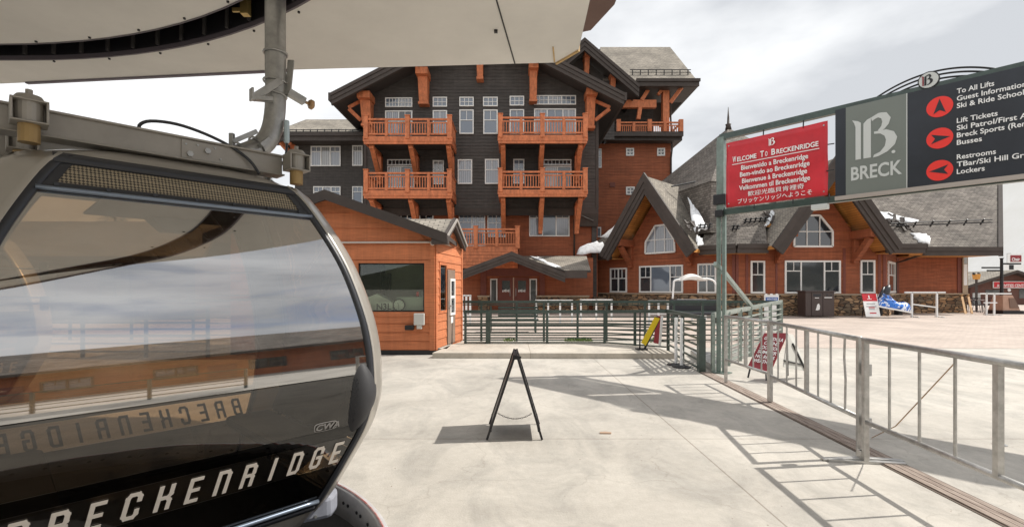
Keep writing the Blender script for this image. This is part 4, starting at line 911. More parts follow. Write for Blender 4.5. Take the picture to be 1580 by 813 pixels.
# right side of the booth
m = MB(Bs); wall_top = 2.55; gm = bl * .5; gaz = 3.12
sd0, sd1 = Bs.s(688.8), Bs.s(700); sw0, sw1 = Bs.s(677.8), Bs.s(687.3); sz0, sz1 = Bs.z(682, 479), Bs.z(682, 409); dz0, dz1 = .14, Bs.z(694, 416.5)
siding(m, .12, wall_top, lambda z: (.1, bl), e=.2, lap=.02, holes=[(sd0 - .03, sd1 + .03, .0, dz1 + .03), (sw0 - .05, sw1 + .02, sz0 - .06, sz1 + .06)])
siding(m, wall_top, gaz, lambda z: (gm - (gaz + .03 - z) * 1.55, gm + (gaz + .03 - z) * 1.55), e=.25, lap=.02)
m.box(0, sw0 - .03, -.1, 0, .06, wall_top); m.box(sw1 + .01, bl, -.1, 0, .06, wall_top); m.box(sw0 - .03, sw1 + .01, -.1, 0, .06, sz0 - .03); m.box(sw0 - .03, sw1 + .01, -.1, 0, sz1 + .03, wall_top); m.prism([(0, wall_top), (bl, wall_top), (gm, gaz)], -.1, 0); m.build('side_wall', ORANGE, booth)
m = MB(Bs); m.box(0.001, .1, 0, .035, .1, 2.62); m.box(bl - .08, bl, 0, .035, .1, 2.55); m.build_split('corner_board', ORANGE, booth, bevel=.004)
m = MB(Bs)
for a, b, c, d in ((sw0 - .05, sw1 + .02, sz1, sz1 + .06), (sw0 - .05, sw1 + .02, sz0 - .06, sz0), (sw0 - .05, sw0, sz0, sz1), (sw1, sw1 + .02, sz0, sz1)): m.box(a, b, 0, .03, c, d)
sw = m.build('side_window_frame', TIMBER, booth)
m = MB(Bs); m.box(sw0, sw1, .002, .01, sz0, sz1); m.build('pane', glass_mat('green_side_glass', (.8, .9, .82), 1.5, scale=1.5), sw)
m = MB(Bs); m.box(sd0, sd1, .002, .04, dz0, dz1); dr = m.build('door', mat('taupe_door_paint', (.24, .17, .13), .5, var=.08), booth, bevel=.005)
dy0, dy1 = Bs.z(694, 486), Bs.z(694, 430); da, db = sd0 + (sd1 - sd0) * .2, sd1 - (sd1 - sd0) * .12
m = MB(Bs)
for a, b, c, d in ((da, db, dy1 - .06, dy1), (da, db, dy0, dy0 + .06), (da, da + .06, dy0 + .06, dy1 - .06), (db - .06, db, dy0 + .06, dy1 - .06), (da + .06, db - .06, (dy0 + dy1) / 2 - .03, (dy0 + dy1) / 2 + .03)): m.box(a, b, .04, .07, c, d)
m.build('door_window_frame', WHITE, dr); m = MB(Bs); m.box(da + .06, db - .06, .04, .05, dy0 + .06, dy1 - .06); m.build('door_pane', G_DARK, dr)
m = MB(Bs); m.box(da + .12, db - .12, .04, .045, dy0 - .2, dy0 - .04); m.build('door_notice', SIGNWHT, dr)
m = MB(Bs); m.tube([(sd0 + .07, .04, 1.08), (sd0 + .07, .1, 1.08), (sd0 + .14, .1, 1.08)], .014, 6); m.box(sd0 + .05, sd0 + .1, .04, .05, 1.02, 1.2); m.build('door_handle', STEEL, dr)
# roof: main gable along y, small gable over the side door
m = MB()
for sg in (-1, 1): tx = apx + sg * (ex - apx); m.slab((apx, YO2, apz), (tx, YO2, ez), (tx, 13.4, ez), (apx, 13.4, apz), .1, 1, 0)
rz2, ry = Z(338, 12.0), 12.0; gx1 = X(704, 12.0) + .02; eyf, eyb = 10.95, 13.05
m.slab((-2.95, ry, rz2), (gx1 - .08, ry, rz2), (gx1 - .18, eyf, ez - .01), (ex - .3, eyf, ez - .01), .1, 1, 0); m.slab((-2.95, ry, rz2), (gx1 - .08, ry, rz2), (gx1 + .08, eyb, ez - .03), (-2.5, eyb, ez - .03), .1, 1, 0)
m.build('roof', [SHING2, TRIM], booth)
m = MB()
for sg in (-1, 1):
    tx = apx + sg * (ex - apx); m.hexa([(apx, YO2 - .04, apz - .2), (tx, YO2 - .04, ez - .2), (tx, YO2 + .02, ez - .2), (apx, YO2 + .02, apz - .2), (apx, YO2 - .04, apz + .025), (tx, YO2 - .04, ez + .025), (tx, YO2 + .02, ez + .025), (apx, YO2 + .02, apz + .025)])
m.hexa([(ex - .35, YO2 - .02, ez - .2), (ex + .01, YO2 - .02, ez - .2), (ex + .01, YO2 + .3, ez - .2), (ex - .35, YO2 + .3, ez - .2), (ex - .35, YO2 - .02, ez - .1), (ex + .01, YO2 - .02, ez - .1), (ex + .01, YO2 + .3, ez - .1), (ex - .35, YO2 + .3, ez - .1)])
for ye_, ze_, xo in ((eyf, ez - .02, -.16), (eyb, ez - .04, .1)): m.bar((gx1 - .06, ry, rz2 - .07), (gx1 + xo, ye_, ze_ - .07), .06, .2)
m.build('rake_board', TRIM, booth)
m = MB()
for ye_, ze_, xo in ((eyf, ez - .02, -.16), (eyb, ez - .04, .1)): m.bar((gx1 - .0, ry, rz2 - .02), (gx1 + xo + .05, ye_, ze_ - .02), .03, .06)
m.build('drip_edge', mat('dull_drip_metal', (.34, .31, .28), .5), booth)
m = MB(BFr); m.box(bx0, bx1 + .01, .0, .03, 0.0, .1); m.fr = Bs; m.box(.03, .2, -.05, .02, .0, .09); m.build('base_skirt', BLACK, booth)
m = MB(BFr); zc = Z(374, YB); m.tube([(X(520, YB), .06, zc - .01), (X(664, YB), .06, zc)], .022, 8); m.tube([(X(668, YB), .02, zc - .02), (X(668, YB), .09, zc - .02)], [.06, .05], 10); m.build('conduit', mat('pale_conduit', (.55, .5, .45), .5), booth)
m = MB(BFr); m.box(X(640, YB), X(656, YB), .03, .13, Z(501, YB), Z(483, YB)); m.box(X(644, YB), X(652, YB), .04, .11, Z(507, YB), Z(501, YB)); m.build('meter_box', mat('grey_box_enamel', (.55, .55, .52), .4), booth, bevel=.012)
m = MB(BFr); m.box(X(626.5, YB), X(640, YB), .03, .16, Z(508.5, YB), Z(501, YB)); m.build('flood_lamp', BLACK, booth, bevel=.02)

# ------------------------------------------------------------------ lift station: the panelled underside with the slot for the hangers
ZU = 3.75; SCx, SCy, RO, RI = -4.7, -.82, 5.53, 5.27
station = thing('lift_station', (-3, 0, 0), 'cream panelled lift station canopy overhead with a dark curved slot', 'lift station')
def arc(r, a0, a1, n): return [(SCx + r * math.cos(a0 + (a1 - a0) * k / n), SCy + r * math.sin(a0 + (a1 - a0) * k / n)) for k in range(n + 1)]
outer = [(-14, 6.1), (-5.28, 5.29), (-2.26, 4.98), (.43, 4.82), (.626, 4.557), (.60, 3.6), (.6, -7.2), (-14, -7.2)]
bm = bmesh.new(); vo = [bm.verts.new((*p, ZU)) for p in outer]
slot = [(-13.5, SCy + RO)] + arc(RO, R(90), R(-90), 60) + [(-13.5, SCy - RO)]
vi = [bm.verts.new((*p, ZU)) for p in slot]
es = [bm.edges.new((a, b)) for a, b in zip(vo, vo[1:] + vo[:1])] + [bm.edges.new((a, b)) for a, b in zip(vi, vi[1:] + vi[:1])]
bmesh.ops.triangle_fill(bm, edges=es, use_beauty=True)
r_ = bmesh.ops.extrude_face_region(bm, geom=bm.faces[:]); bmesh.ops.translate(bm, vec=(0, 0, .07), verts=[v for v in r_['geom'] if isinstance(v, bmesh.types.BMVert)])
bmesh.ops.recalc_face_normals(bm, faces=bm.faces)
def frombm(bm, name, material, parent):
    base = WL[parent.name]; me = bpy.data.meshes.new(name); bmesh.ops.translate(bm, vec=-base, verts=bm.verts); bm.to_mesh(me); bm.free(); me.materials.append(material); uv_metres(me, base)
    o = bpy.data.objects.new(name, me); COL.objects.link(o); o.parent = parent; WL[o.name] = base; return o
frombm(bm, 'outer_panel', CREAM, station)
inn = [(-13.4, SCy + RI)] + arc(RI, R(90), R(-90), 60) + [(-13.4, SCy - RI)]
m = MB(); m.prism(inn, ZU, ZU + .07, ax='z'); m.build('inner_panel', CREAM, station)
HOUSE = mat('dark_station_housing', (.018, .018, .022), .35, var=.2)
m = MB()     # guard rails edging the slot
for r0, r1, z0, z1 in ((RO - .012, RO + .006, ZU - .03, ZU + .012), (RI, RI + .01, ZU - .006, ZU + .1)):
    A, B = [(-13.3, SCy + r0)] + arc(r0, R(90), R(-90), 60), [(-13.3, SCy + r1)] + arc(r1, R(90), R(-90), 60)
    m.sheet([[(*p, z0) for p in A], [(*p, z1) for p in A], [(*p, z1) for p in B], [(*p, z0) for p in B], [(*p, z0) for p in A]])
m.build('slot_lip', mat('slot_lip_plum_grey', (.1, .085, .1), .5), station)
m = MB()     # dark band of panels above the slot
A = [(-13.3, SCy + RO - .006)] + arc(RO - .006, R(90), R(-90), 60); m.sheet([[(*p, ZU + .012) for p in A], [(*p, 4.7) for p in A]])
m.build('slot_wall', HOUSE, station)
m = MB()
for k in range(46):
    a = R(90) - k * .052 if k else R(90); p0 = (SCx + (RO - .02) * math.cos(a), SCy + (RO - .02) * math.sin(a)); m.bar((*p0, ZU + .02), (*p0, 4.6), .022, .03)
for k in range(1, 14): m.bar((SCx - k * .33, SCy + RO - .02, ZU + .02), (SCx - k * .33, SCy + RO - .02, 4.6), .022, .03)
m.build('slot_rib', mat('grey_rib', (.09, .085, .085), .4), station)
for k in range(-1, 11):
    for r_, dz in ((RO + .075, 0), (RI - .035, 1)):
        a = R(88) - k * .105 - dz * .04; x_, y_ = SCx + r_ * math.cos(a), SCy + r_ * math.sin(a); m = MB(); m.tube([(x_, y_, ZU - .012), (x_, y_, ZU + .0)], .011, 6); m.build('panel_bolt', BLACK, station)
m = MB(); hp = [(-13.6, 5.9), (-5.28, 5.2), (-2.26, 4.9), (.40, 4.76), (.58, 4.54), (.56, 3.6), (.56, -7.1), (-13.6, -7.1)]
m.sheet([[(*p, ZU + .07) for p in hp + hp[:1]], [(*p, 4.72) for p in hp + hp[:1]]]); m.build('housing', mat('housing_brown', (.1, .065, .05), .6), station)
m = MB(); m.prism([(-13.8, 6.2), (.4, 6.3), (.98, 6.05), (1.16, 5.5), (1.3, -7.6), (-13.8, -7.6)], 4.72, 4.9, ax='z'); m.build('housing_roof', mat('roof_edge_brown', (.13, .075, .06), .6, var=.1), station)
m = MB(); m.bar((.03, 4.845, ZU - .002), (-.2, 3.2, ZU - .002), .012, .006); m.box(-.155, -.125, 4.2, 4.23, ZU - .02, ZU); m.build('panel_seam', BLACK, station)
m = MB(); m.bar((-5.28, 5.29, ZU + .0), (-2.26, 4.98, ZU + .0), .035, .03); m.build('edge_gutter', mat('gutter_plum_grey', (.16, .14, .17), .5), station)
m = MB(); m.bar((.44, 4.83, ZU + .03), (.63, 4.56, ZU + .03), .02, .09); m.bar((.42, 4.8, ZU - .004), (.38, 4.5, ZU - .004), .012, .006); m.build('corner_strip', mat('rust_stained_strip', (.5, .33, .14), .6, var=.3, vscale=8), station)
m = MB()     # switch gear hanging in the slot
c = (SCx + 5.42 * math.cos(R(62.3)), SCy + 5.42 * math.sin(R(62.3))); m.box(c[0] - .03, c[0] + .03, c[1] - .03, c[1] + .03, ZU + .0, ZU + .25); m.box(c[0] - .1, c[0] + .02, c[1] - .02, c[1] + .0, ZU + .02, ZU + .05); m.bar((c[0], c[1], ZU + .2), (c[0] + .14, c[1] - .05, ZU + .3), .04); m.build('slot_switch', mat('brass_yellow', (.45, .33, .12), .35, metal=.6), station)
m = MB()     # legs of the station, out of the photograph on the left and behind
for x, y in ((-8.5, 1.5), (-8.5, -3.5), (-2.6, -5.2)): m.tube([(x, y, 0), (x, y, .06), (x, y, .08), (x, y, ZU)], [.34, .34, .22, .22], 16)
m.build_split('station_leg', STEEL, station)
# steel rim round the pit
pr = thing('pit_rim', (*PIT_C, 0), 'curved galvanised rim with red marks edging the pit beneath the gondola', 'rim')
m = MB(); nn = 96
def rg(r, z): return [(PIT_C[0] + r * math.cos(2 * math.pi * k / nn), PIT_C[1] + r * math.sin(2 * math.pi * k / nn), z) for k in range(nn)]
m.sheet([rg(2.015, -.2), rg(2.015, .012), rg(1.985, .016), rg(1.96, .0), rg(1.96, -.2), rg(2.015, -.2)], closed=True); m.build('band', mat('pale_grey_rim_paint', (.42, .41, .41), .5, var=.15, vscale=6), pr, smooth=True)
m = MB()
A_ = [R(-60) + k * .05 for k in range(60)]; q_ = lambda r, z: [(PIT_C[0] + r * math.cos(a), PIT_C[1] + r * math.sin(a), z) for a in A_]
m.sheet([q_(1.992, .0155), q_(1.985, .0205), q_(1.978, .0155)])
m.build('red_stripe', mat('worn_red_stripe', (.45, .05, .04), .6, col2=(.42, .38, .36), vscale=30), pr)
m = MB()
for k in range(0, 24):
    a = R(-50) + k * .11
    for da in (0, .035): m.tube([(PIT_C[0] + 1.962 * math.cos(a + da), PIT_C[1] + 1.962 * math.sin(a + da), -.08), (PIT_C[0] + 1.95 * math.cos(a + da), PIT_C[1] + 1.95 * math.sin(a + da), -.08)], .012, 6)
m.build('bolts', BLACK, pr)

# ------------------------------------------------------------------ the gondola cabin
CU, CN = Vector((.68, .733, 0)).normalized(), Vector((.733, -.68, 0)).normalized(); CC = Vector((-2.19, 3.07, 0))
CAB = Fr((CC.x, CC.y), CU[:2], CN[:2])
cabin = thing('gondola_cabin', (CC.x, CC.y, 0), 'large dark-glazed gondola cabin hanging in the left foreground', 'gondola')
PROF = [(-.05, .37), (.05, .31), (.17, .235), (.3, .18), (.43, .125), (.64, .04), (.85, .0), (1.11, .01), (1.3, .035), (1.49, .08), (1.65, .125), (1.79, .18), (1.96, .26), (2.13, .35), (2.18, .40), (2.22, .46), (2.26, .56), (2.29, .72)]
def inset(z):
    if z <= PROF[0][0]: return PROF[0][1]
    for (a, ia), (b, ib) in zip(PROF, PROF[1:]):
        if z <= b: return ia + (ib - ia) * (z - a) / (b - a)
    return PROF[-1][1]
# smooth the measured profile so that the reflections run clean
_zs = [-.05 + .02 * k for k in range(118)]; _in = [inset(z) for z in _zs]
for _ in range(14): _in = [_in[0]] + [(_in[k - 1] + 2 * _in[k] + _in[k + 1]) / 4 for k in range(1, len(_in) - 1)] + [_in[-1]]
def ins(z):
    t = (z + .05) / .02
    if t <= 0: return _in[0]
    if t >= len(_in) - 1: return _in[-1]
    k = int(t); return _in[k] + (_in[k + 1] - _in[k]) * (t - k)
HA, HB, RC = 1.065, .95, .25
def sect(z, off=0.0, n=6, extra=0.0):     # rounded-rectangle outline at height z (s, d)
    i = ins(z) - off; a, b = HA - i, HB - i; r = RC; P = []
    for (sx, sy), a0 in (((1, 1), 0), ((-1, 1), 90), ((-1, -1), 180), ((1, -1), 270)):
        for k in range(n + 1): t = R(a0 + 90 * k / n); P.append((sx * (a - r) + r * math.cos(t), sy * (b - r) + r * math.sin(t), z))
    return P
SHELL = mat('champagne_grey_cabin_paint', (.4, .375, .335), .32, metal=.35, coat=.5, var=.06, vscale=2)
GASK = mat('black_gasket_rubber', (.022, .024, .03), .4)
LETT = mat('silver_grey_letter_vinyl', (.55, .5, .44), .5)
CGL = glass_mat('tinted_cabin_glass', (.34, .27, .2), 1.55, scale=1.3, smudge=.03, base=.36, rough=.022)
CGL3 = glass_mat('dim_reflection_cabin_glass', (.30, .235, .17), 1.5, scale=1.1, smudge=.008, base=.035, rough=.022)  # weaker mirror and darker tint stand in for a reflection of shaded ground
CGL4 = glass_mat('black_band_cabin_glass', (.05, .045, .04), 1.5, scale=1.0, base=.02, rough=.02)
CGL5 = glass_mat('clear_strip_cabin_glass', (.95, .8, .62), 1.5, scale=.8)
CGL2 = glass_mat('tinted_cabin_glass_far', (.72, .55, .36), 1.5, scale=.8, base=.03)
Z0, Z1 = .12, 2.15       # glazed height
def fpt(s, z, o=0.0, side=1): return (s, side * (HB - ins(z) + o), z)
def spt(d, z, o=0.0, side=1): return (side * (HA - ins(z) + o), d, z)
def gw(z): return HA - ins(z) - RC + .085      # half width of the glass in the front and rear
def gws(z): return HB - ins(z) - RC + .06
# roof cap and lower belly
m = MB(CAB); zz = [2.15 + .0175 * k for k in range(9)]
m.sheet([sect(z) for z in zz] + [[(p[0] * .6, p[1] * .6, 2.305) for p in sect(2.29)], [(p[0] * .02, p[1] * .02, 2.31) for p in sect(2.29)]], closed=True); m.build('roof', SHELL, cabin, smooth=True)
m = MB(CAB); m.sheet([[(p[0] * .02, p[1] * .02, -.08) for p in sect(-.05)], [(p[0] * .97, p[1] * .97, -.08) for p in sect(-.05)], sect(-.05), sect(.0), sect(.06), sect(.12)], closed=True); m.build('floor_pan', SHELL, cabin, smooth=False)
m = MB(CAB); m.sheet([[(p[0] * .02, p[1] * .02, .14) for p in sect(.12, -.04)], sect(.14, -.03)], closed=True); m.build('floor', RUBBER, cabin)
# corner pillars: strips of the shell between the four panes, with a rubber seal on either side
def zrow(z0=Z0, z1=Z1, n=40): return [z0 + (z1 - z0) * k / n for k in range(n + 1)]
def corner_path(z, sx, sy, n=10):
    i = ins(z); a, b = HA - i, HB - i; P = [(gw(z), b)] + [(a - RC + RC * math.sin(R(90 * k / n)), b - RC + RC * math.cos(R(90 * k / n))) for k in range(n + 1)] + [(a, gws(z))]
    P = [p for j, p in enumerate(P) if j in (0, len(P) - 1) or (p[0] > gw(z) + .005 and p[1] > gws(z) + .005)]
    return [(sx * p[0], sy * p[1], z) for p in P]
for sx in (-1, 1):
    for sy in (-1, 1):
        rows = [corner_path(z, sx, sy) for z in zrow()]; n_ = min(len(r_) for r_ in rows); rows = [r_[:n_ - 1] + [r_[-1]] if len(r_) > n_ else r_ for r_ in rows]
        m = MB(CAB); m.sheet(rows); p = m.build('pillar', SHELL, cabin, smooth=True, solid=.035)
def seal(side, horiz, w=.028):
    m = MB(CAB)
    def P(t, z, o): return fpt(t, z, o, side) if horiz else spt(t, z, o, side)
    hwf = gw if horiz else gws
    for sg in (-1, 1):
        rows = []
        for z in zrow(): 
            a = hwf(z); rows.append([P(sg * (a + .012), z, -.02), P(sg * (a + .012), z, .010), P(sg * (a - w), z, .012), P(sg * (a - w), z, -.02)])
        m.sheet(rows)
    for z0, z1 in ((Z0, Z0 + .03), (Z1 - .045, Z1 + .01)):
        A = [hwf(z0) * (k / 12 * 2 - 1) for k in range(13)]
        m.sheet([[P(t, z0, -.01) for t in A], [P(t, z0, .014) for t in A], [P(t, z1, .014) for t in A], [P(t, z1, -.01) for t in A]])
    return m.build('seal', GASK, cabin, smooth=True)
def pane(side, horiz, z0, z1, material, name='pane', o=0.0, n=18):
    m = MB(CAB); P = (lambda t, z: fpt(t, z, o, side)) if horiz else (lambda t, z: spt(t, z, o, side)); hwf = gw if horiz else gws
    m.sheet([[P(hwf(z) * (k / n * 2 - 1), z) for k in range(n + 1)] for z in zrow(z0, z1)]); return m.build(name, material, cabin, smooth=True)
for side, hz_, mt in ((1, True, CGL), (-1, True, CGL2), (1, False, CGL2), (-1, False, CGL2)):
    seal(side, hz_)
    if side == 1 and hz_: pane(1, True, .985, 1.97, CGL, n=24); pane(1, True, .67, .98, CGL3, 'dim_reflection_pane', n=24); pane(1, True, .60, .668, CGL4, 'dark_band', n=24); pane(1, True, .42, .598, CGL3, 'lettering_pane', n=24); pane(1, True, Z0, .418, CGL4, 'bottom_pane', n=24)  # front pane below the seam is added to darken the lower reflection
    else:
        pane(side, hz_, .67, Z1, mt); pane(side, hz_, .60, .668, CGL4, 'dark_band')
        pane(side, hz_, .42, .598, CGL5 if hz_ else CGL4, 'lettering_pane'); pane(side, hz_, Z0, .418, CGL4, 'bottom_pane')
# perforated ventilation strip over the front pane
mg = bpy.data.materials.new('perforated_vent_mesh'); mg.use_nodes = True; t = mg.node_tree; b = t.nodes['Principled BSDF']; b.inputs['Roughness'].default_value = .5
u = t.nodes.new('ShaderNodeTexCoord'); uvn = uvnode(t); mpn = t.nodes.new('ShaderNodeMapping'); mpn.inputs['Rotation'].default_value = (0, 0, R(45)); mpn.inputs['Scale'].default_value = (95, 95, 95)
ck = t.nodes.new('ShaderNodeTexChecker'); ck.inputs['Scale'].default_value = 1; ck.inputs['Color1'].default_value = (.30, .25, .17, 1); ck.inputs['Color2'].default_value = (.035, .03, .025, 1)
t.links.new(uvn.outputs[0], mpn.inputs[0]); t.links.new(mpn.outputs[0], ck.inputs['Vector']); t.links.new(ck.outputs['Color'], b.inputs['Base Color'])
m = MB(CAB); m.sheet([[fpt((gw(z) - .06) * (k / 10 * 2 - 1), z, .004) for k in range(11)] for z in (2.0, 2.03, 2.06, 2.09, 2.105)]); vg = m.build('vent_grille', mg, cabin, smooth=True)
m = MB(CAB)
for (z0, z1) in ((1.975, 2.0), (2.1, 2.115)): A = [gw(z0) * (k / 12 * 2 - 1) * .97 for k in range(13)]; m.sheet([[fpt(t, z0, -.01) for t in A], [fpt(t, z0, .01) for t in A], [fpt(t, z1, .01) for t in A], [fpt(t, z1, -.01) for t in A]])
for sg in (-1, 1): m.sheet([[fpt(sg * (gw(z) - .07), z, .01), fpt(sg * (gw(z) - .02), z, .008)] for z in zrow(1.97, 2.12, 4)])
for k in range(7):
    s_ = -.55 + k * .183
    for z_ in (1.988,): q = fpt(s_, z_, .012); m.box(q[0] - .008, q[0] + .008, q[1] - .004, q[1] + .008, z_ - .008, z_ + .008)
m.build('vent_frame', GASK, cabin)
TRIMB = mat('blue_grey_metal_trim', (.2, .24, .3), .3, metal=.6)
m = MB(CAB); A = [gw(1.96) * .97 * (k / 16 * 2 - 1) for k in range(17)]
m.tube([fpt(t, 1.966, .014) for t in A], .011, 8); m.build('vent_trim', TRIMB, cabin, smooth=True)
m = MB(CAB); A = [(gw(.2) - .03) * (k / 16 * 2 - 1) for k in range(17)]; m.tube([fpt(t, .185, .015) for t in A], .014, 8); m.build('bottom_trim', TRIMB, cabin, smooth=True)
# lettering, custom condensed capitals with cut corners, wrapped on the bulging pane
GL = {
 'B': [((0, 0), (0, 1)), ((0, 1), (.8, 1)), ((.8, 1), (1, .88)), ((1, .88), (1, .6)), ((1, .6), (.85, .52)), ((.85, .52), (1, .44)), ((1, .44), (1, .12)), ((1, .12), (.8, 0)), ((.8, 0), (0, 0)), ((0, .52), (.85, .52))],
 'R': [((0, 0), (0, 1)), ((0, 1), (.8, 1)), ((.8, 1), (1, .88)), ((1, .88), (1, .6)), ((1, .6), (.85, .5)), ((.85, .5), (1, .4)), ((1, .4), (1, 0)), ((0, .5), (.85, .5))],
 'E': [((.9, 1), (0, 1)), ((0, 1), (0, 0)), ((0, 0), (.9, 0)), ((0, .5), (.8, .5))],
 'C': [((1, .72), (1, .88)), ((1, .88), (.8, 1)), ((.8, 1), (.2, 1)), ((.2, 1), (0, .88)), ((0, .88), (0, .12)), ((0, .12), (.2, 0)), ((.2, 0), (.8, 0)), ((.8, 0), (1, .12)), ((1, .12), (1, .28))],
 'K': [((0, 0), (0, 1)), ((0, .5), (.75, .5)), ((.75, .5), (1, .64)), ((1, .64), (1, 1)), ((.75, .5), (1, .36)), ((1, .36), (1, 0))],
 'N': [((0, 0), (0, 1)), ((0, 1), (.8, 1)), ((.8, 1), (1, .88)), ((1, .88), (1, 0))],
 'I': [((.5, 0), (.5, 1))],
 'D': [((0, 0), (0, 1)), ((0, 1), (.8, 1)), ((.8, 1), (1, .88)), ((1, .88), (1, .12)), ((1, .12), (.8, 0)), ((.8, 0), (0, 0))],
 'G': [((1, .74), (1, .88)), ((1, .88), (.8, 1)), ((.8, 1), (.2, 1)), ((.2, 1), (0, .88)), ((0, .88), (0, .12)), ((0, .12), (.2, 0)), ((.2, 0), (.8, 0)), ((.8, 0), (1, .12)), ((1, .12), (1, .5)), ((1, .5), (.55, .5))],
}
def cabin_letters(side, material, o, z0=.445, h=.118, pitch=.1262, w=.046, sw=.019):
    m = MB(CAB); word = 'BRECKENRIDGE'
    for i, ch in enumerate(word):
        c = -.694 + i * pitch
        for (a, b) in GL[ch]:
            va, vb = Vector(a), Vector(b); A = Vector((a[0] * w, a[1] * h)); B = Vector((b[0] * w, b[1] * h)); t_ = (B - A).normalized(); nrm = Vector((-t_.y, t_.x)) * sw / 2
            ext = t_ * sw * .42; sh = .16
            quad = [A - ext - nrm, B + ext - nrm, B + ext + nrm, A - ext + nrm]; pts = []
            for q in quad:
                z = z0 + q.y; s_ = c - w / 2 + q.x + q.y * sh; s_ = s_ * side; pts.append(fpt(s_, z, o, side))
            ins_ = [fpt(0, 0)];
            lo = [(p[0], p[1] - side * .002, p[2]) for p in pts]; m.hexa(lo + pts)
    return m.build('lettering', material, cabin)
cabin_letters(1, LETT, .006); cabin_letters(-1, GASK, .004)
# maker's plate etched low on the pane
m = MB(CAB); g = []
for k in range(24):
    a = 2 * math.pi * k / 24; ca, sa_ = math.cos(a), math.sin(a); s_ = .60 + .072 * (abs(ca) ** .45) * (1 if ca > 0 else -1); z_ = .70 + .028 * (abs(sa_) ** .45) * (1 if sa_ > 0 else -1); g.append((s_, z_))
c0 = fpt(.60, .70, .004); m.sheet([[fpt(s_, z_, .003) for s_, z_ in g], [fpt(.60 + (s_ - .60) * .9, .70 + (z_ - .70) * .8, .004) for s_, z_ in g]], closed=True); pl = m.build('maker_plate', mat('etched_grey', (.17, .16, .15), .6), cabin)
text('CWA', .05, None, MATS['etched_grey'], pl, .535, .682, bold=.02, sx=1.25, shear=.25, fn=lambda s_, z_, e_: CAB.p(*(lambda q: (q[0], q[1], q[2]))(fpt(s_, z_, .004 + e_))))
# interior: two benches facing one another, window bars
m = MB(CAB)
for sg in (-1, 1):
    m.box(*sorted((sg * .52, sg * .86)), -.62, .62, .42, .5)
m.build('seat', RUBBER, cabin, bevel=.03)
for sg in (-1, 1):
    m = MB(CAB); rows = []
    for z in (.5, .62, .8, .98, 1.08, 1.12): rows.append([(sg * (HA - ins(z) - .07 - .03 * math.sin(k * 1.57 + .2) ** 2), (-.58 + 1.16 * k / 12) * (.86 if z > 1.1 else 1), z) for k in range(13)])
    m.sheet(rows); m.build('backrest', RUBBER, cabin, smooth=True, solid=.06)
for z_, r_, sd in ((1.455, .0055, 1), (1.60, .003, 1), (1.455, .006, -1)):
    m = MB(CAB); m.tube([fpt(-gw(z_) + .04, z_, -.02, sd), fpt(gw(z_) - .04, z_, -.02, sd)], r_, 6); m.build('window_bar', SIGNWHT, cabin)
for s_, z_ in ((-.60, 1.455), (-.60, 1.60)): m = MB(CAB); q = fpt(s_, z_, -.02); m.box(q[0] - .014, q[0] + .014, q[1] - .012, q[1] + .012, z_ - .03, z_ + .03); m.build('bar_clip', RUBBER, cabin, bevel=.004)
m = MB(CAB); m.box(-.34, .56, -.52, .5, 2.0, 2.012); m.build('ceiling_panel', mat('cabin_ceiling_brown', (.15, .12, .1), .6), cabin)
m = MB(CAB); m.hexa([(.06, -.48, 1.91), (.22, -.48, 1.91), (.22, -.32, 1.91), (.06, -.32, 1.91), (-.02, -.52, 1.999), (.30, -.52, 1.999), (.30, -.28, 1.999), (-.02, -.28, 1.999)]); m.build('ceiling_lamp', RUBBER, cabin, bevel=.01)
# rubber guide pad on the right corner
m = MB(CAB); rows = []; T_ = Vector((-.74, .67)); N_ = Vector((.67, .74)); PR = .104
def padc(z): return Vector((HA - ins(z) - RC + RC * math.sin(R(42)), HB - ins(z) - RC + RC * math.cos(R(42)))) + T_ * .115 - N_ * .088
def padr(t): return PR * max(.0, math.sin(math.pi * min(max(t, .012), .988))) ** .4
for k in range(21):
    t = k / 20; z = .60 + t * .47; rr = padr(t); c = padc(z) - N_ * .022 * math.exp(-((t - .80) / .10) ** 2) * 0
    ring_ = []
    for j in range(24):
        a = 2 * math.pi * j / 24; e = .75; al = abs(math.cos(a)) ** e * (1 if math.cos(a) > 0 else -1) * rr; ow = abs(math.sin(a)) ** e * (1 if math.sin(a) > 0 else -1) * rr
        if ow < 0: ow *= 1 - .38 * math.exp(-((t - .56) / .16) ** 2)
        q = c + T_ * al * .95 + N_ * ow; ring_.append((q.x, q.y, z))
    rows.append(ring_)
m.sheet([[tuple(sum(q[i] for q in rows[0]) / 24 for i in range(3))] * 24] + rows + [[tuple(sum(q[i] for q in rows[-1]) / 24 for i in range(3))] * 24], closed=True); pad = m.build('guide_pad', RUBBER, cabin, smooth=True)
m = MB(CAB)
for k in range(15):
    t = .2 + k * .04; z = .60 + t * .47
    for j in range(4 if k % 2 else 3):
        c = padc(z) + T_ * padr(t) * .93 + N_ * (-.012 + (j + (0 if k % 2 else .5)) * .017 - .012); m.box(c.x - .0028, c.x + .0028, c.y - .003, c.y + .0045, z - .0028, z + .0028)
m.build('pad_dimples', BLACK, pad)
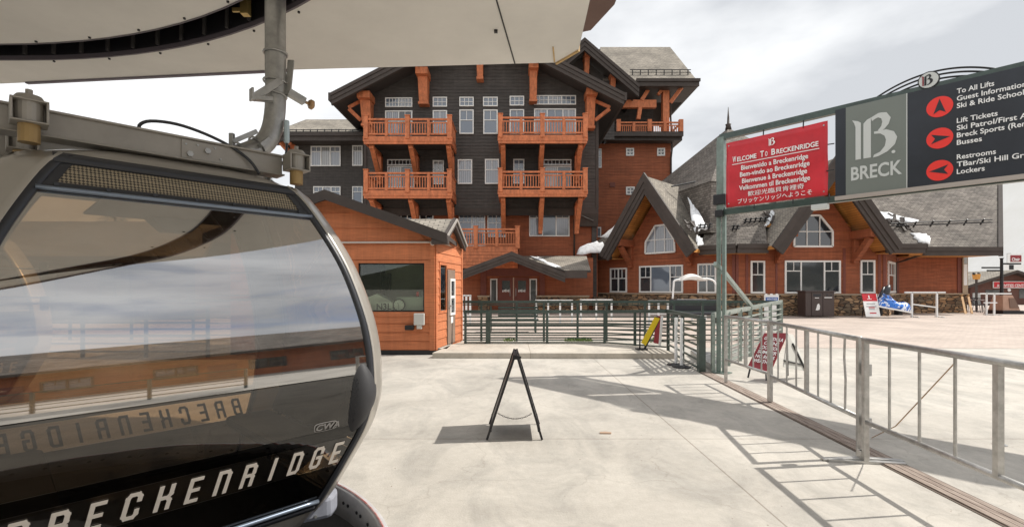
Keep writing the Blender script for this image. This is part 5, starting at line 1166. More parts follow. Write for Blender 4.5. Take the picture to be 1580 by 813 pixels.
# roof beam with rubber mounts at both ends
STL = mat('satin_grey_steel', (.31, .29, .26), .45, metal=.25, var=.1, vscale=5)
for d_, nm in ((.33, 'front'), (-.33, 'rear')):
    m = MB(CAB); sg = 1
    m.bar((-.74, d_, 2.33), (.57, d_, 2.33), .09, .12); m.box(-.75, .58, d_ - .065, d_ + .065, 2.385, 2.397); m.box(-.75, .58, d_ - .065, d_ + .065, 2.262, 2.272)
    bmn = m.build('roof_beam', STL, cabin, bevel=.004)
    for s_ in (-.63, .62):
        m = MB(CAB); w = .066
        m.box(s_ - w, s_ + w, d_ + .085, d_ + .21, 2.285, 2.293); m.box(s_ - w, s_ + w, d_ + .085, d_ + .21, 2.385, 2.393); m.box(s_ - w, s_ - w + .01, d_ + .085, d_ + .21, 2.293, 2.385); m.box(s_ + w - .01, s_ + w, d_ + .085, d_ + .21, 2.293, 2.385)
        mb_ = m.build('mount_housing', STL, cabin, bevel=.003)
        m = MB(CAB); m.tube([(s_, d_ + .145, 2.20), (s_, d_ + .145, 2.285)], .04, 16); m.build('mount_sleeve', mat('brass_sleeve', (.33, .22, .09), .45, metal=.4) if 'brass_sleeve' not in MATS else MATS['brass_sleeve'], mb_, smooth=False)
        m = MB(CAB); m.tube([(s_, d_ + .145, 2.294), (s_, d_ + .145, 2.384), (s_, d_ + .145, 2.394), (s_, d_ + .145, 2.42), (s_, d_ + .145, 2.425)], [.052, .052, .062, .045, .02], 20); m.tube([(s_, d_ + .145, 2.42), (s_, d_ + .145, 2.45)], .014, 6); m.build('rubber_mount', STL, mb_)
m = MB(CAB); m.box(.0, .22, .376, .384, 2.275, 2.38); m.build('beam_plate', STL, cabin)
m = MB(CAB)
for s_, z_ in ((.04, 2.30), (.13, 2.335)): m.tube([(s_, .384, z_), (s_, .40, z_)], .017, 6)
for s_, z_ in ((.08, 2.36), (.17, 2.36), (.2, 2.30), (.02, 2.355)): m.tube([(s_, .384, z_), (s_, .39, z_)], .006, 6, m=0)
m.build_split('beam_bolt', STEEL, cabin)
m = MB(CAB)    # black cable looping over the beam
cb = [(-.18, .34, 2.37), (-.19, .34, 2.42), (-.14, .35, 2.455), (-.02, .36, 2.465), (.12, .37, 2.44), (.26, .38, 2.39), (.36, .4, 2.32), (.41, .42, 2.24)]
cr = []
for k in range(len(cb) - 1):
    p0, p1, p2, p3 = [Vector(cb[max(0, min(len(cb) - 1, j))]) for j in (k - 1, k, k + 1, k + 2)]
    for t in (0, .25, .5, .75): cr.append(tuple(.5 * ((2 * p1) + (-p0 + p2) * t + (2 * p0 - 5 * p1 + 4 * p2 - p3) * t * t + (-p0 + 3 * p1 - 3 * p2 + p3) * t ** 3)))
m.tube(cr + [cb[-1]], .009, 8); m.build('roof_cable', GASK, cabin, smooth=True)
# grey bumper under the right corner
m = MB(CAB); m.prism([(.55, .52), (.80, .60), (.90, .50), (.90, .2), (.55, .2)], -.02, .13, ax='z'); bu = m.build('bumper', mat('grey_bumper_paint', (.25, .26, .3), .5, var=.15, vscale=10), cabin, bevel=.03)
m = MB(CAB)
for s_, d_ in ((.60, .542), (.70, .573)):
    for z_ in (.02, .09): m.tube([(s_, d_, z_), (s_, d_ + .012, z_)], .01, 8)
m.build_split('bumper_bolt', STEEL, bu)
# the bent hanger pipe
hg = thing('hanger_arm', tuple(CAB.p(.73, -.165, 2.8)), 'bent galvanised hanger pipe rising from the gondola roof into the station slot', 'hanger arm')
def crom(cb, n=6):
    cr = []
    for k in range(len(cb) - 1):
        p0, p1, p2, p3 = [Vector(cb[max(0, min(len(cb) - 1, j))]) for j in (k - 1, k, k + 1, k + 2)]
        for t in [i / n for i in range(n)]: cr.append(tuple(.5 * ((2 * p1) + (-p0 + p2) * t + (2 * p0 - 5 * p1 + 4 * p2 - p3) * t * t + (-p0 + 3 * p1 - 3 * p2 + p3) * t ** 3)))
    return cr + [cb[-1]]
hp_ = [(-.15, -.02, 2.28), (.12, -.06, 2.33), (.34, -.11, 2.42), (.55, -.145, 2.52), (.68, -.16, 2.65), (.733, -.165, 2.88), (.735, -.165, 3.3), (.735, -.165, 3.7), (.735, -.165, 4.5)]
m = MB(CAB); m.tube(crom(hp_), .074, 24); m.build('pipe', STEEL, hg, smooth=True)
def ringat(c, ax, r, tr=.008, n=20):
    ax = Vector(ax).normalized(); a = ax.cross(Vector((0, 0, 1))); a = a.normalized() if a.length > .05 else Vector((1, 0, 0)); b = ax.cross(a)
    return [tuple(Vector(c) + (a * math.cos(2 * math.pi * k / n) + b * math.sin(2 * math.pi * k / n)) * r) for k in range(n + 1)]
m = MB(CAB)
for c, ax in (((.735, -.165, 3.31), (0, 0, 1)), ((.735, -.165, 3.09), (.1, 0, 1)), ((.73, -.165, 2.99), (.1, 0, 1)), ((.60, -.15, 2.56), (1, -.1, .7)), ((.48, -.14, 2.485), (1, -.1, .5))): m.tube(ringat(c, ax, .083), .008, 8)
m.build_split('clamp_ring', STEEL, hg, smooth=True)
m = MB(CAB)
m.bar((.835, -.12, 3.28), (.80, -.1, 3.0), .05, .012); m.bar((.80, -.1, 3.02), (.93, -.1, 2.98), .06, .05); m.bar((.55, -.1, 2.9), (.74, -.08, 3.08), .04, .05); m.bar((.55, -.1, 2.9), (.68, -.08, 2.92), .06, .03); m.box(.535, .55, -.13, -.07, 2.88, 2.97)
m.bar((.40, -.06, 2.54), (.56, -.06, 2.65), .05, .03); m.bar((.40, -.06, 2.51), (.40, -.06, 2.6), .03); m.bar((.58, -.06, 2.55), (.64, -.06, 2.61), .09, .03); m.build_split('clamp_bracket', STEEL, hg, bevel=.003)
m = MB(CAB); m.tube([(.93, -.1, 2.98), (.965, -.1, 2.975)], .012, 8); m.tube([(.965, -.1, 2.975), (.975, -.1, 2.975), (.995, -.1, 2.97), (1.005, -.1, 2.97)], [.028, .038, .038, .02], 14); m.build('guide_knob', mat('tan_plastic_knob', (.4, .24, .12), .4), hg, smooth=True)
m = MB(CAB); m.box(.77, .81, -.11, -.075, 2.62, 2.80); m.build('tag_reader', mat('pale_translucent_plastic', (.45, .55, .6), .25), hg, bevel=.015)
m = MB(CAB); m.tube(crom([(.79, -.09, 2.62), (.785, -.09, 2.55), (.77, -.1, 2.48), (.70, -.1, 2.39)]), .009, 8); m.build('reader_cable', GASK, hg, smooth=True)
# the next cabin of the line, seen dimly through the panes of the first
c2 = copy_tree(cabin); c2.location = (-7.5, 6.3, 0); c2['label'] = 'second gondola cabin further back at far left, dim behind the first cabin panes'
for o_ in (cabin, c2): o_['group'] = 'gondola cabins of the lift'
# ------------------------------------------------------------------ overhead banner on its posts
P0 = (3.73, 8.7); BD = (.662, -.7495)
NF = Fr(P0, BD, (-.7495, -.662))
gate = thing('banner_gantry', (P0[0], P0[1], 0), 'tall faded green gantry carrying the long slanting direction banner at right', 'gantry')
BL = 5.9; ZB0, ZB1 = 2.86, 4.2
for s_ in (0.0, BL):
    m = MB(NF); m.tube([(s_ - .03, 0, 0), (s_ - .03, 0, 4.15)], .04, 14); m.bar((s_ + .07, 0, 0), (s_ + .07, 0, 2.95), .055, .055, up=tuple(NF.n)); m.bar((s_ + .02, 0, 2.9), (s_ + .02, 0, 4.2), .12, .1, up=tuple(NF.n)); m.box(s_ - .12, s_ + .16, -.12, .12, 0.004, .02)
    m.build('post', MATS.get('gantry_green') or mat('gantry_green', (.15, .2, .175), .38, var=.25, vscale=9, coat=.3), gate)
m = MB(NF)
m.bar((0, 0, ZB1), (BL, 0, ZB1), .09, .1); m.bar((0, 0, ZB0 - .0), (BL, 0, ZB0 - .0), .09, .1); m.box(1.86, 1.94, -.03, .03, ZB0, ZB1); m.build('frame_rail', GREEN, gate)
m = MB(NF); m.box(-.1, .12, -.08, .08, 3.0, 3.18); m.box(-.06, .08, -.06, .1, 2.78, 2.9); m.build('post_sleeve', BLACK, gate, bevel=.01)
m = MB(); m.bar((3.80, 8.78, 1.83), (5.35, 10.85, 1.1), .06, .08); m.bar((3.6, 8.62, 1.95), (3.80, 8.78, 1.83), .06, .07)
m.build('brace', GREEN2, gate)
LSs = NF.s(1280); RB0, RB1 = .13, NF.s(1279)
gw_ = NF
# red welcome banner, hung with small ties
wb = thing('welcome_banner', tuple(NF.p(.95, .06, ZB0)), 'red welcome banner with white greetings in six languages', 'banner')
zt, zb_ = 4.06, 2.93
m = MB(NF); rows = []
for i in range(13):
    z = zb_ + (zt - zb_) * i / 12; rows.append([(RB0 + (RB1 - RB0) * k / 24, .05 + .010 * math.sin(k * .9 + i * .5) * (abs(12 - k) / 24 + .3) + .006 * math.sin(i * 1.1), z) for k in range(25)])
m.sheet(rows); cl_ = m.build('cloth', SIGNRED, wb, smooth=True, solid=.004)
m = MB(NF)
for s_, z0, z1 in ((.75, zt - .02, ZB1), (1.35, zt - .02, ZB1), (.6, ZB0, zb_ + .02), (1.2, ZB0, zb_ + .02), (1.7, ZB0, zb_ + .02)): m.bar((s_, .05, z0), (s_, .03, z1), .014)
for z in (3.3, 3.7): m.bar((RB1 - .02, .05, z), (RB1 + .08, .03, z), .014)
m.build('tie', BLACK, wb)
m = MB(NF)
for s_ in (RB0 + .05, RB1 - .05):
    for z in (zb_ + .06, zt - .06): m.tube([(s_, .062, z), (s_, .07, z)], .012, 10)
m.build_split('eyelet', STEEL, wb)
bw = RB1 - RB0; cen = (RB0 + RB1) / 2
def wt(body, size, z, name='lettering', s=None, align='CENTER', bold=.02, sx=1.0, mt=SIGNWHT, par=cl_, d=.068, rot=0, f=NF): return text(body, size, f, mt, par, cen if s is None else s, z, d, name, align, bold, sx, 0, .002, rot=rot)
tilt = 0.0
# capitals with small capitals: W elcome T o B reckenridge
HEAD = [('W', 1), ('ELCOME', 0), (' ', 2), ('T', 1), ('O', 0), (' ', 2), ('B', 1), ('RECKENRIDGE', 0)]
def smallcaps(z, s0, s1, big, small):
    tot = sum({1: .13, 0: .094, 2: .07}[k] * (len(w) if k != 2 else 1) for w, k in HEAD) - .045; sc = (s1 - s0) / tot; x = s0
    for w, k in HEAD:
        wd = {1: .13, 0: .094, 2: .07}[k] * (len(w) if k != 2 else 1) * sc
        if k != 2: text(w, big if k else small, NF, SIGNWHT, cl_, x, z, .068, 'heading', 'LEFT', .02, fit=wd - .018 - (.055 if w == 'ELCOME' and 0 else 0))
        x += wd - (.045 * sc if w == 'RECKENRIDGE' and 0 else 0)
smallcaps(3.70, RB0 + .12, RB1 - .13, .14, .108)
m = MB(NF); m.box(RB0 + .11, RB1 - .11, .066, .069, 3.655, 3.667); m.build('rule', SIGNWHT, cl_)
for i, (tx, wd) in enumerate((('Bienvenido a Breckenridge', 1.03), ('Bem-vindo ao Breckenridge', 1.07), ('Bienvenue à Breckenridge', 1.0), ('Velkommen til Breckenridge', 1.09))): text(tx, .112, NF, SIGNWHT, cl_, cen, 3.54 - i * .114, .068, 'lettering', 'CENTER', .016, fit=wd)
text('歓迎光臨貝肯裡奇', .09, NF, SIGNWHT, cl_, cen + .03, 3.085, .068, 'lettering', 'CENTER', .002, fit=.86); text('ブリッケンリッジへようこそ', .09, NF, SIGNWHT, cl_, cen, 2.975, .068, 'lettering', 'CENTER', .004, fit=1.14)
def bmono(f, par, s0, z0, h, mt, d=.068, mt2=None):
    """the carved-looking initial: a notched upright, a second upright and two open bowls"""
    def C(p): return (s0 + p[0] * h, z0 + p[1] * h)
    mb = MB(f); mb.prism([C(p) for p in ((-.02, .98), (.02, .90), (.05, .8), (.05, 0), (.16, 0), (.16, .88), (.1, .93))], d, d + .004); a = mb.build('emblem', mt2 or mt, par)
    mb = MB(f)
    mb.prism([C(p) for p in ((.21, 0), (.36, .0), (.36, .95), (.28, .92), (.21, .84))], d, d + .004)
    up = [(.36, .95), (.5, 1.02), (.66, 1.0), (.74, .86), (.7, .72), (.6, .62), (.42, .55)]; inn_ = [(.46, .62), (.53, .7), (.56, .8), (.54, .9), (.47, .93), (.38, .86)]
    mb.prism([C(p) for p in up[:2] + [(.56, 1.02)] + up[2:5] + [(.62, .62), (.5, .56), (.5, .62), (.56, .7), (.58, .8), (.56, .88), (.5, .92), (.44, .9), (.38, .86)]], d, d + .003)
    mb.prism([C(p) for p in ((.42, .6), (.66, .6), (.8, .52), (.86, .38), (.82, .22), (.68, .08), (.5, .0), (.4, -.01), (.42, .05), (.54, .1), (.63, .22), (.65, .36), (.62, .46), (.54, .53), (.42, .55))], d, d + .0035)
    return mb.build('emblem', mt, par)
bmono(NF, cl_, cen - .07, 3.86, .12, SIGNWHT)
# dark direction banner with the sage panel
db_ = thing('direction_banner', tuple(NF.p(4, .06, ZB0)), 'long black direction banner with red arrow discs and a sage panel', 'banner')
g0, g1 = NF.s(1307), NF.s(1400)
m = MB(NF); m.box(RB1 + .1, BL - .1, .04, .06, ZB0 + .03, ZB1 - .01); bk = m.build('cloth', SIGNBLK, db_)
m = MB(NF); m.box(RB1 + .1, BL - .1, .03, .09, ZB0 - .03, ZB0 + .028); m.build('bottom_tube', mat('beige_metal_tube', (.45, .4, .36), .4, metal=.4), db_)
m = MB(NF); m.box(g0, g1, .06, .064, ZB0 + .03, ZB1 - .01); gp = m.build('sage_panel', SIGNGRY, bk)
m = MB(NF); m.box(g1, g1 + .01, .06, .067, ZB0 + .03, ZB1 - .01); m.build('panel_seam', SIGNPALE, bk)
gwid = g1 - g0; bmono(NF, gp, g0 + gwid * .13, 3.39, .60 * 1.0, SIGNPALE, d=.066)
text('BRECK', .27, NF, SIGNPALE, gp, (g0 + g1) / 2, 3.10, .066, 'lettering', 'CENTER', .022, fit=gwid * .84)
m = MB(NF); ringp = [(g0 + gwid * .80 + .022 * math.cos(k * .5236), 3.42 + .022 * math.sin(k * .5236)) for k in range(12)]; m.prism(ringp, .066, .068); m.build('small_mark', SIGNPALE, gp)
dl = NF.s(1451)
def disc(z, ang):
    m = MB(NF); r = .135; m.prism([(dl + r * math.cos(k * math.pi / 18), z + r * math.sin(k * math.pi / 18)) for k in range(36)], .062, .066); dd = m.build('arrow_disc', DISCRED, bk)
    m = MB(NF); a = R(ang); pts = [(0, .105), (.062, -.085), (0, -.045), (-.062, -.085)]
    pr_ = [(dl + p[0] * math.cos(a) - p[1] * math.sin(a), z + p[0] * math.sin(a) + p[1] * math.cos(a)) for p in pts]
    m.v += []; i0 = pr_; m.prism([i0[0], i0[1], i0[2]], .066, .069); m.prism([i0[0], i0[2], i0[3]], .066, .0692); m.build('arrow', SIGNBLK, dd)
tl = NF.s(1477.5)
for z, ang, lines, zt0 in ((3.91, 0, ('To All Lifts', 'Guest Information', 'Ski & Ride School'), 4.03), (3.495, -90, ('Lift Tickets', 'Ski Patrol/First Aid', 'Breck Sports (Rentals)', 'Busses'), 3.65), (3.07, 90, ('Restrooms', 'TBar/Ski Hill Grill', 'Lockers'), 3.18)):
    disc(z, ang)
    for i, tx in enumerate(lines): text(tx, .09, NF, SIGNWHT, bk, tl, zt0 - i * .0945, .066, 'lettering', 'LEFT', .014, fit={'To All Lifts': .345, 'Guest Information': .62, 'Ski & Ride School': .60, 'Lift Tickets': .375, 'Restrooms': .36, 'Busses': .235, 'Lockers': .26, 'Ski Patrol/First Aid': .69}.get(tx, len(tx) * .0345))
# arch on top with the round emblem
m = MB(NF); ca, cb_ = NF.s(1350), NF.s(1540); mid = (ca + cb_) / 2
for j, (hh, inset_) in enumerate(((.175, 0.0), (.12, .1), (.065, .25))):
    m.tube([(ca + inset_ + (cb_ - ca - 2 * inset_) * k / 30, 0, ZB1 + .04 + hh * (1 - ((k / 30 - .5) * 2) ** 2)) for k in range(31)], .013, 8)
m.build('arch', BLACK, gate, smooth=True)
em = NF.s(1434); m = MB(NF); ze_ = ZB1 + .10
m.tube([(em, .02, ze_), (em, .06, ze_)], .115, 28); rd = m.build('round_emblem', BLACK, gate)
m = MB(NF); m.tube([(em, .06, ze_), (em, .064, ze_)], .102, 28); m.build('emblem_face', SIGNPALE, rd)
bmono(NF, rd, em - .07, ze_ - .065, .135, BLACK, d=.066, mt2=MAROON)
m = MB(NF); m.box(NF.s(1255), NF.s(1280), .0, .12, ZB0 - .14, ZB0 - .06); m.box(NF.s(1258), NF.s(1262), .0, .03, ZB0 - .08, ZB0); m.build('banner_lamp', SIGNPALE, gate, bevel=.01)

# ------------------------------------------------------------------ green rail fences
def fence(label, pts, posts, rails, topw, mt, heights, name='rail_fence', bottom=None, grp='green steel rail fences around the landing', postw=.06, thick=(), extra=None):
    """pts: polyline (x,y,z0); heights: height above z0 at each point; rails: fractions of that height"""
    t = thing(name, pts[0], label, 'fence', grp)
    P = [Vector(p) for p in pts]
    def at(i, f, h): return P[i].lerp(P[i + 1], f) + Vector((0, 0, (heights[i] * (1 - f) + heights[i + 1] * f) * h))
    m = MB()
    for i in range(len(P) - 1):
        for k, h in enumerate(rails):
            w = topw if k == 0 else .032; m.bar(tuple(at(i, 0, h)), tuple(at(i, 1, h)), w, w * (1.1 if k == 0 else 1))
    m.build('rails', mt, t)
    for (i, f) in posts:
        m = MB(); b = P[i].lerp(P[i + 1], f); tp = at(i, f, 1.0); w = postw * (2.0 if (i, f) in thick else 1)
        m.box(b.x - w / 2, b.x + w / 2, b.y - w / 2, b.y + w / 2, b.z, tp.z); m.build('post', mt, t, bevel=.004)
    return t
RL = (1.0, .84, .71, .63, .55, .44, .33, .18, .03)
Y1 = 12.25
fence('low dark green fence along the back of the raised landing', [(X(716, Y1), Y1, .12), (X(935, Y1), Y1, .12), (X(1028, 11.3), 11.3, .12)], [(0, .01), (0, .17), (0, .585), (0, .99), (1, .5)], RL, .07, GREEN, [.80, .80, .86], thick=((0, .17),))
fence('dark green fence section descending towards the banner post', [(X(1030, 11.3), 11.3, .02), (X(1083, 8.75), 8.75, 0)], [(0, .02), (0, .5), (0, .985)], (1.0, .86, .73, .6, .47, .35, .2, .05), .07, GREEN, [.96, .98], thick=((0, .985),))
Y2 = 13.8
fence('longer dark green fence behind the low one, spanning the plaza edge', [(X(708, Y2), Y2, 0), (X(1203, Y2), Y2, 0)], [(0, f) for f in (.0, .07, .18, .265, .37, .46, .58, .67, .76, .88, .995)], (1.0, .93, .76, .62, .52, .42, .3, .16, .04), .07, GREEN, [1.12, 1.12])
fence('pale weathered green fence running from the banner post to the plaza', [(X(1100, 8.75), 8.75, 0), (X(1206, 13.3), 13.3, 0)], [(0, .0), (0, .16), (0, .3), (0, .44), (0, .6), (0, .77), (0, .995)], (1.0, .955, .82, .7, .58, .46, .34, .22, .1), .055, GREEN2, [1.04, 1.16], thick=())
# black filler sheets: low drain step beside the fence
m = MB(); m.prism([(3.62, 8.8), (3.8, 8.9), (4.35, 10.6), (4.0, 10.9)], 0, .12, ax='z'); tag(m.build('drain_box', STEEL, bevel=.01), 'low grey metal drain box at the foot of the pale fence', 'drain box')

# weathered timber strip let into the concrete
m = MB(); a, b = Vector((3.47, 8.75, 0)), Vector((3.20, 2.2, 0)); 
for k, (o0, o1) in enumerate(((-.085, -.03), (-.022, .028), (.036, .085))): m.prism([(a.x + o0, a.y), (a.x + o1, a.y), (b.x + o1, b.y), (b.x + o0, b.y)], .0, .012, ax='z')
struct(m, 'timber_strip', WOODM)
m = MB(); m.prism([(a.x - .11, a.y), (a.x + .11, a.y), (b.x + .11, b.y), (b.x - .11, b.y)], .0, .004, ax='z'); struct(m, 'joint_bed', mat('dark_joint', (.12, .09, .07), .9))

# ------------------------------------------------------------------ aluminium crowd barriers
def barrier(label, A, B, H=1.085, zl=.36, nb=8, mids=(), bent=None, feet=(), wide=()):
    f = Fr(A, (B[0] - A[0], B[1] - A[1]), (-(B[1] - A[1]), B[0] - A[0])); Lb = (Vector(B) - Vector(A)).length
    t = thing('crowd_barrier', (A[0], A[1], 0), label, 'barrier', 'aluminium crowd barriers in a row')
    m = MB(f); m.tube([(0, 0, H - .02), (Lb, 0, H - .02)], .024, 12); m.tube([(0, 0, zl), (Lb, 0, zl)], .02, 12); m.build('rail', ALU, t, smooth=True)
    for s_, z0 in ((.02, 0.0), (Lb - .02, .0)): m = MB(f); m.box(s_ - .022, s_ + .022, -.022, .022, z0 + .02, H - .0); m.build('end_post', ALU, t, bevel=.006)
    m = MB(f)
    for k in range(1, nb + 1):
        s_ = Lb * k / (nb + 1)
        if k in mids: m.box(s_ - .019, s_ + .019, -.019, .019, zl, H - .02)
        elif k == bent: m.tube([(s_, 0, zl), (s_ - .012, 0, zl + .3), (s_ + .012, 0, zl + .5), (s_, 0, H - .03)], .0105, 8)
        else: m.tube([(s_, 0, zl), (s_, 0, H - .03)], .0105, 8)
    m.build('bars', ALU, t)
    for s_ in feet: m = MB(f); m.bar((s_, -.34, .012), (s_, 0, .03), .05, .02); m.bar((s_, 0, .03), (s_, .34, .012), .05, .02); m.box(s_ - .03, s_ + .03, -.03, .03, .02, .1); m.build('foot', ALU, t, bevel=.004)
    return f, t, Lb
J = (3.075, 4.25); K = (3.41, 6.42); K2 = (3.40, 7.75)
barrier('far short barrier joining the pale green fence', K, K2, nb=5, mids=(3,), zl=.38)
f1, t1, L1 = barrier('middle barrier with one bent bar, between the two tall posts', (J[0] + .025, J[1] + .07), K, nb=7, mids=(4,), bent=1)
f2, t2, L2 = barrier('nearest barrier at the right edge with the rusty diagonal rod', (2.93, 2.05), (J[0] - .005, J[1] - .01), nb=6, mids=(3,), feet=(2.22,))
m = MB(); m.tube([(J[0] + .05, J[1] + .02, .75), (J[0] + .05, J[1] + .02, .85)], .03, 8); m.tube([(J[0] + .05, J[1] + .02, .3), (J[0] + .05, J[1] + .02, .38)], .03, 8); m.build('coupling', STEEL, t2)
m = MB(); m.bar((J[0] - .3, J[1] + .03, .012), (J[0] + .3, J[1] - .08, .012), .055, .02); m.bar((J[0] + .0, J[1] + .0, .1), (J[0] + .0, J[1] + .0, .02), .06, .06); m.build('foot', ALU, t2)
# thin rusty rod leaning on the plaza side
YR_ = 4.6; m = MB(); m.tube([(X(1382, 4.15), 4.15, Z(657, 4.15)), (X(1472, 3.75), 3.75, Z(561, 3.75))], .005, 8); m.tube([(X(1345, 4.9), 4.9, .01), (X(1382, 4.15), 4.15, Z(657, 4.15))], .004, 6); tag(m.build('tie_rod', mat('rusty_rod', (.4, .27, .18), .7, var=.3, vscale=30)), 'thin rusty diagonal rod behind the nearest barrier', 'rod')

# ------------------------------------------------------------------ signs on the ground
def text_local(body, size, par, s0, z0, f, mt, **k): return text(body, size, f, mt, par, s0, z0, **k)
# foreground A-frame seen edge-on
sb = thing('sandwich_board', (.04, 4.95, 0), 'black folding sandwich board seen edge-on in the middle of the concrete', 'sandwich board')
ap = (X(796, 4.93), Z(549, 4.93)); fl, frr = X(752, 4.93), X(836, 4.9)
for sg, fx in ((-1, fl), (1, frr)):
    m = MB(); w = .3; yc = 5.14
    a0, a1 = Vector((ap[0] + sg * .012, yc, ap[1])), Vector((fx, yc, .0)); d_ = (a1 - a0).normalized()
    for yy in (yc - w + .02, yc + w - .02): m.bar((a0.x, yy, a0.z + .01), (a1.x, yy, a1.z + .006), .022, .022)
    m.bar((a0.x, yc - w, a0.z - .01), (a0.x, yc + w, a0.z - .01), .028); lo = a0.lerp(a1, .88); m.bar((lo.x, yc - w, lo.z), (lo.x, yc + w, lo.z), .026)
    fr_ = m.build('leg_frame', BLACK, sb)
    if True:
        m = MB(); b0, b1 = a0.lerp(a1, .03), a0.lerp(a1, .87); m.hexa([(b1.x - .004, yc - w + .03, b1.z), (b1.x + .004, yc - w + .03, b1.z), (b1.x + .004, yc + w - .03, b1.z), (b1.x - .004, yc + w - .03, b1.z),
            (b0.x - .004, yc - w + .03, b0.z), (b0.x + .004, yc - w + .03, b0.z), (b0.x + .004, yc + w - .03, b0.z), (b0.x - .004, yc + w - .03, b0.z)]); m.build('panel', BLACK, fr_)
m = MB(); m.bar((ap[0] - .03, 4.86, ap[1] + .008), (ap[0] + .05, 4.86, ap[1] - .01), .02, .03); m.tube([(ap[0], 4.86, ap[1]), (ap[0] + .02, 4.86, ap[1] + .05)], .004, 6); m.build('hinge', BLACK, sb)
ch = MB(); cA, cBn = Vector((X(768, 4.93), 4.86, Z(634, 4.93))), Vector((X(820, 4.93), 4.86, Z(635, 4.93)))
for k in range(15):
    t0, t1 = k / 15, (k + 1.25) / 15; c0 = cA.lerp(cBn, t0) - Vector((0, 0, .055 * 4 * t0 * (1 - t0))); c1 = cA.lerp(cBn, min(1, t1)) - Vector((0, 0, .055 * 4 * t1 * (1 - t1)))
    e = Vector((0, .006, 0)) if k % 2 else Vector((0, 0, .006)); mid_ = (c0 + c1) / 2
    ch.tube([tuple(c0), tuple(c0.lerp(c1, .25) + e), tuple(c0.lerp(c1, .75) + e), tuple(c1), tuple(c0.lerp(c1, .75) - e), tuple(c0.lerp(c1, .25) - e), tuple(c0)], .0022, 5, caps=False)
ch.build('chain', BLACK, sb)
# maroon A-frame behind the barriers
ms = thing('sandwich_board', (X(1195, 8.0), 8.0, 0), 'maroon sandwich board with white capitals behind the barriers', 'sandwich board')
def q3(px, py, Y): return Vector((X(px, Y), Y, Z(py, Y)))
A0, A1, A2, A3 = q3(1180, 514.5, 8.15), q3(1216, 514.5, 7.95), q3(1189, 575, 7.72), q3(1153, 568.5, 8.02)
def panelbox(p, t, name, mt, par):
    n = (p[1] - p[0]).cross(p[3] - p[0]).normalized() * t; m = MB(); m.hexa([tuple(v) for v in p] + [tuple(v + n) for v in p]); return m.build(name, mt, par), n
pf, nrm = panelbox([A3, A2, A1, A0], .02, 'panel', MAROON, ms)
class PF:   # frame lying in a tilted panel
    def __init__(s, p, nrm): s.o = p[3]; s.u = (p[2] - p[3]).normalized(); s.v = (p[0] - p[3]).normalized(); s.n = nrm.normalized(); s.w = (p[2] - p[3]).length; s.h = (p[0] - p[3]).length
    def p(s, a, d, z): return s.o + s.u * a + s.v * z + s.n * d
pfm = PF([A0, A1, A2, A3], (A1 - A0).cross(A3 - A0) * -1)
if pfm.n.y > 0: pfm.n = -pfm.n
for i, tx in enumerate(('GONDOLA', 'OPENS', 'SOON FOR', 'SUMMER', 'NO RIDES', 'WEATHER')):
    text(tx, .085, pfm, SIGNWHT, pf, pfm.w * (.5), pfm.h * (.82 - i * .125), .024, 'lettering', 'CENTER', .02, fit=pfm.w * (.8 if len(tx) > 5 else .62))
B0, B1, B2, B3 = q3(1216, 514.5, 7.97), q3(1224, 516, 8.2), q3(1246, 573, 8.25), q3(1209, 566, 7.75)
bp_, nb_ = panelbox([B0 + Vector((.0, 0, 0)), B1, B2, B3], .012, 'back_panel', mat('pale_grey_panel_back', (.5, .49, .45), .7), ms)
m = MB(); off = Vector((-.03, -.04, 0))
for a, b in ((B0.lerp(B3, .18) + off, B3.lerp(B2, .18) + off - Vector((0, 0, .12))), (B0.lerp(B2, .25) + off, B2 + off - Vector((0, 0, .02))), (B3.lerp(B0, .2) + off, B2.lerp(B1, .18) + off)): m.bar(tuple(a), tuple(b), .022)
m.bar(tuple(A3 + (A2 - A3) * .12), tuple(A3 + (A2 - A3) * .02 + Vector((-.02, -.05, -.14))), .02); m.bar(tuple(A2 + (A3 - A2) * .2), tuple(A2 + (A3 - A2) * .25 + Vector((.0, -.05, -.13))), .02); m.build('leg_frame', BLACK, ms)
# yellow leaning warning sign on the landing
ys = thing('warning_sign', (X(1000, 11.3), 11.3, .12), 'narrow yellow warning sign leaning on a black stand upon the landing', 'sign')
Yy = 11.0
y0, y1, y2, y3 = q3(1010, 489, Yy), q3(1018, 491, Yy), q3(996, 533, Yy), q3(989, 528.5, Yy)
yp, yn = panelbox([y3, y2, y1, y0], .02, 'panel', YELLOW, ys)
yf = PF([y0, y1, y2, y3], Vector((0, -1, 0)))
for i, (tx, sz) in enumerate((('!', .16),)): text(tx, sz, yf, BLACK, yp, yf.w * .5, yf.h * .12, .004, 'lettering', 'CENTER', .02)
m = MB()
for k, f_ in enumerate((.36, .42, .66, .72, .78, .84)): a = yf.p(yf.w * .2, .004, yf.h * f_); b = yf.p(yf.w * .8, .004, yf.h * f_); m.bar(tuple(a), tuple(b), .02, .004)
m.build('print', BLACK, yp)
m = MB(); m.tube([(X(987.5, Yy), Yy + .02, .14), (X(988, Yy), Yy + .02, Z(482, Yy))], .017, 8); m.bar(tuple(q3(993, 541, Yy)), tuple(q3(1018, 490, Yy + .03)), .03, .04); m.box(X(982, Yy), X(998, Yy), Yy - .1, Yy + .12, .121, .145); m.build('stand', BLACK, ys)
m = MB(); mm0 = q3(1008, 500, 11.35); mp_, _ = panelbox([q3(1009, 529, 11.4), q3(1018, 531, 11.25), q3(1021, 488, 11.3), q3(1014, 487, 11.5)], .02, 'notice_board', MAROON, None); tag(mp_, 'small maroon notice board behind the yellow sign', 'board')
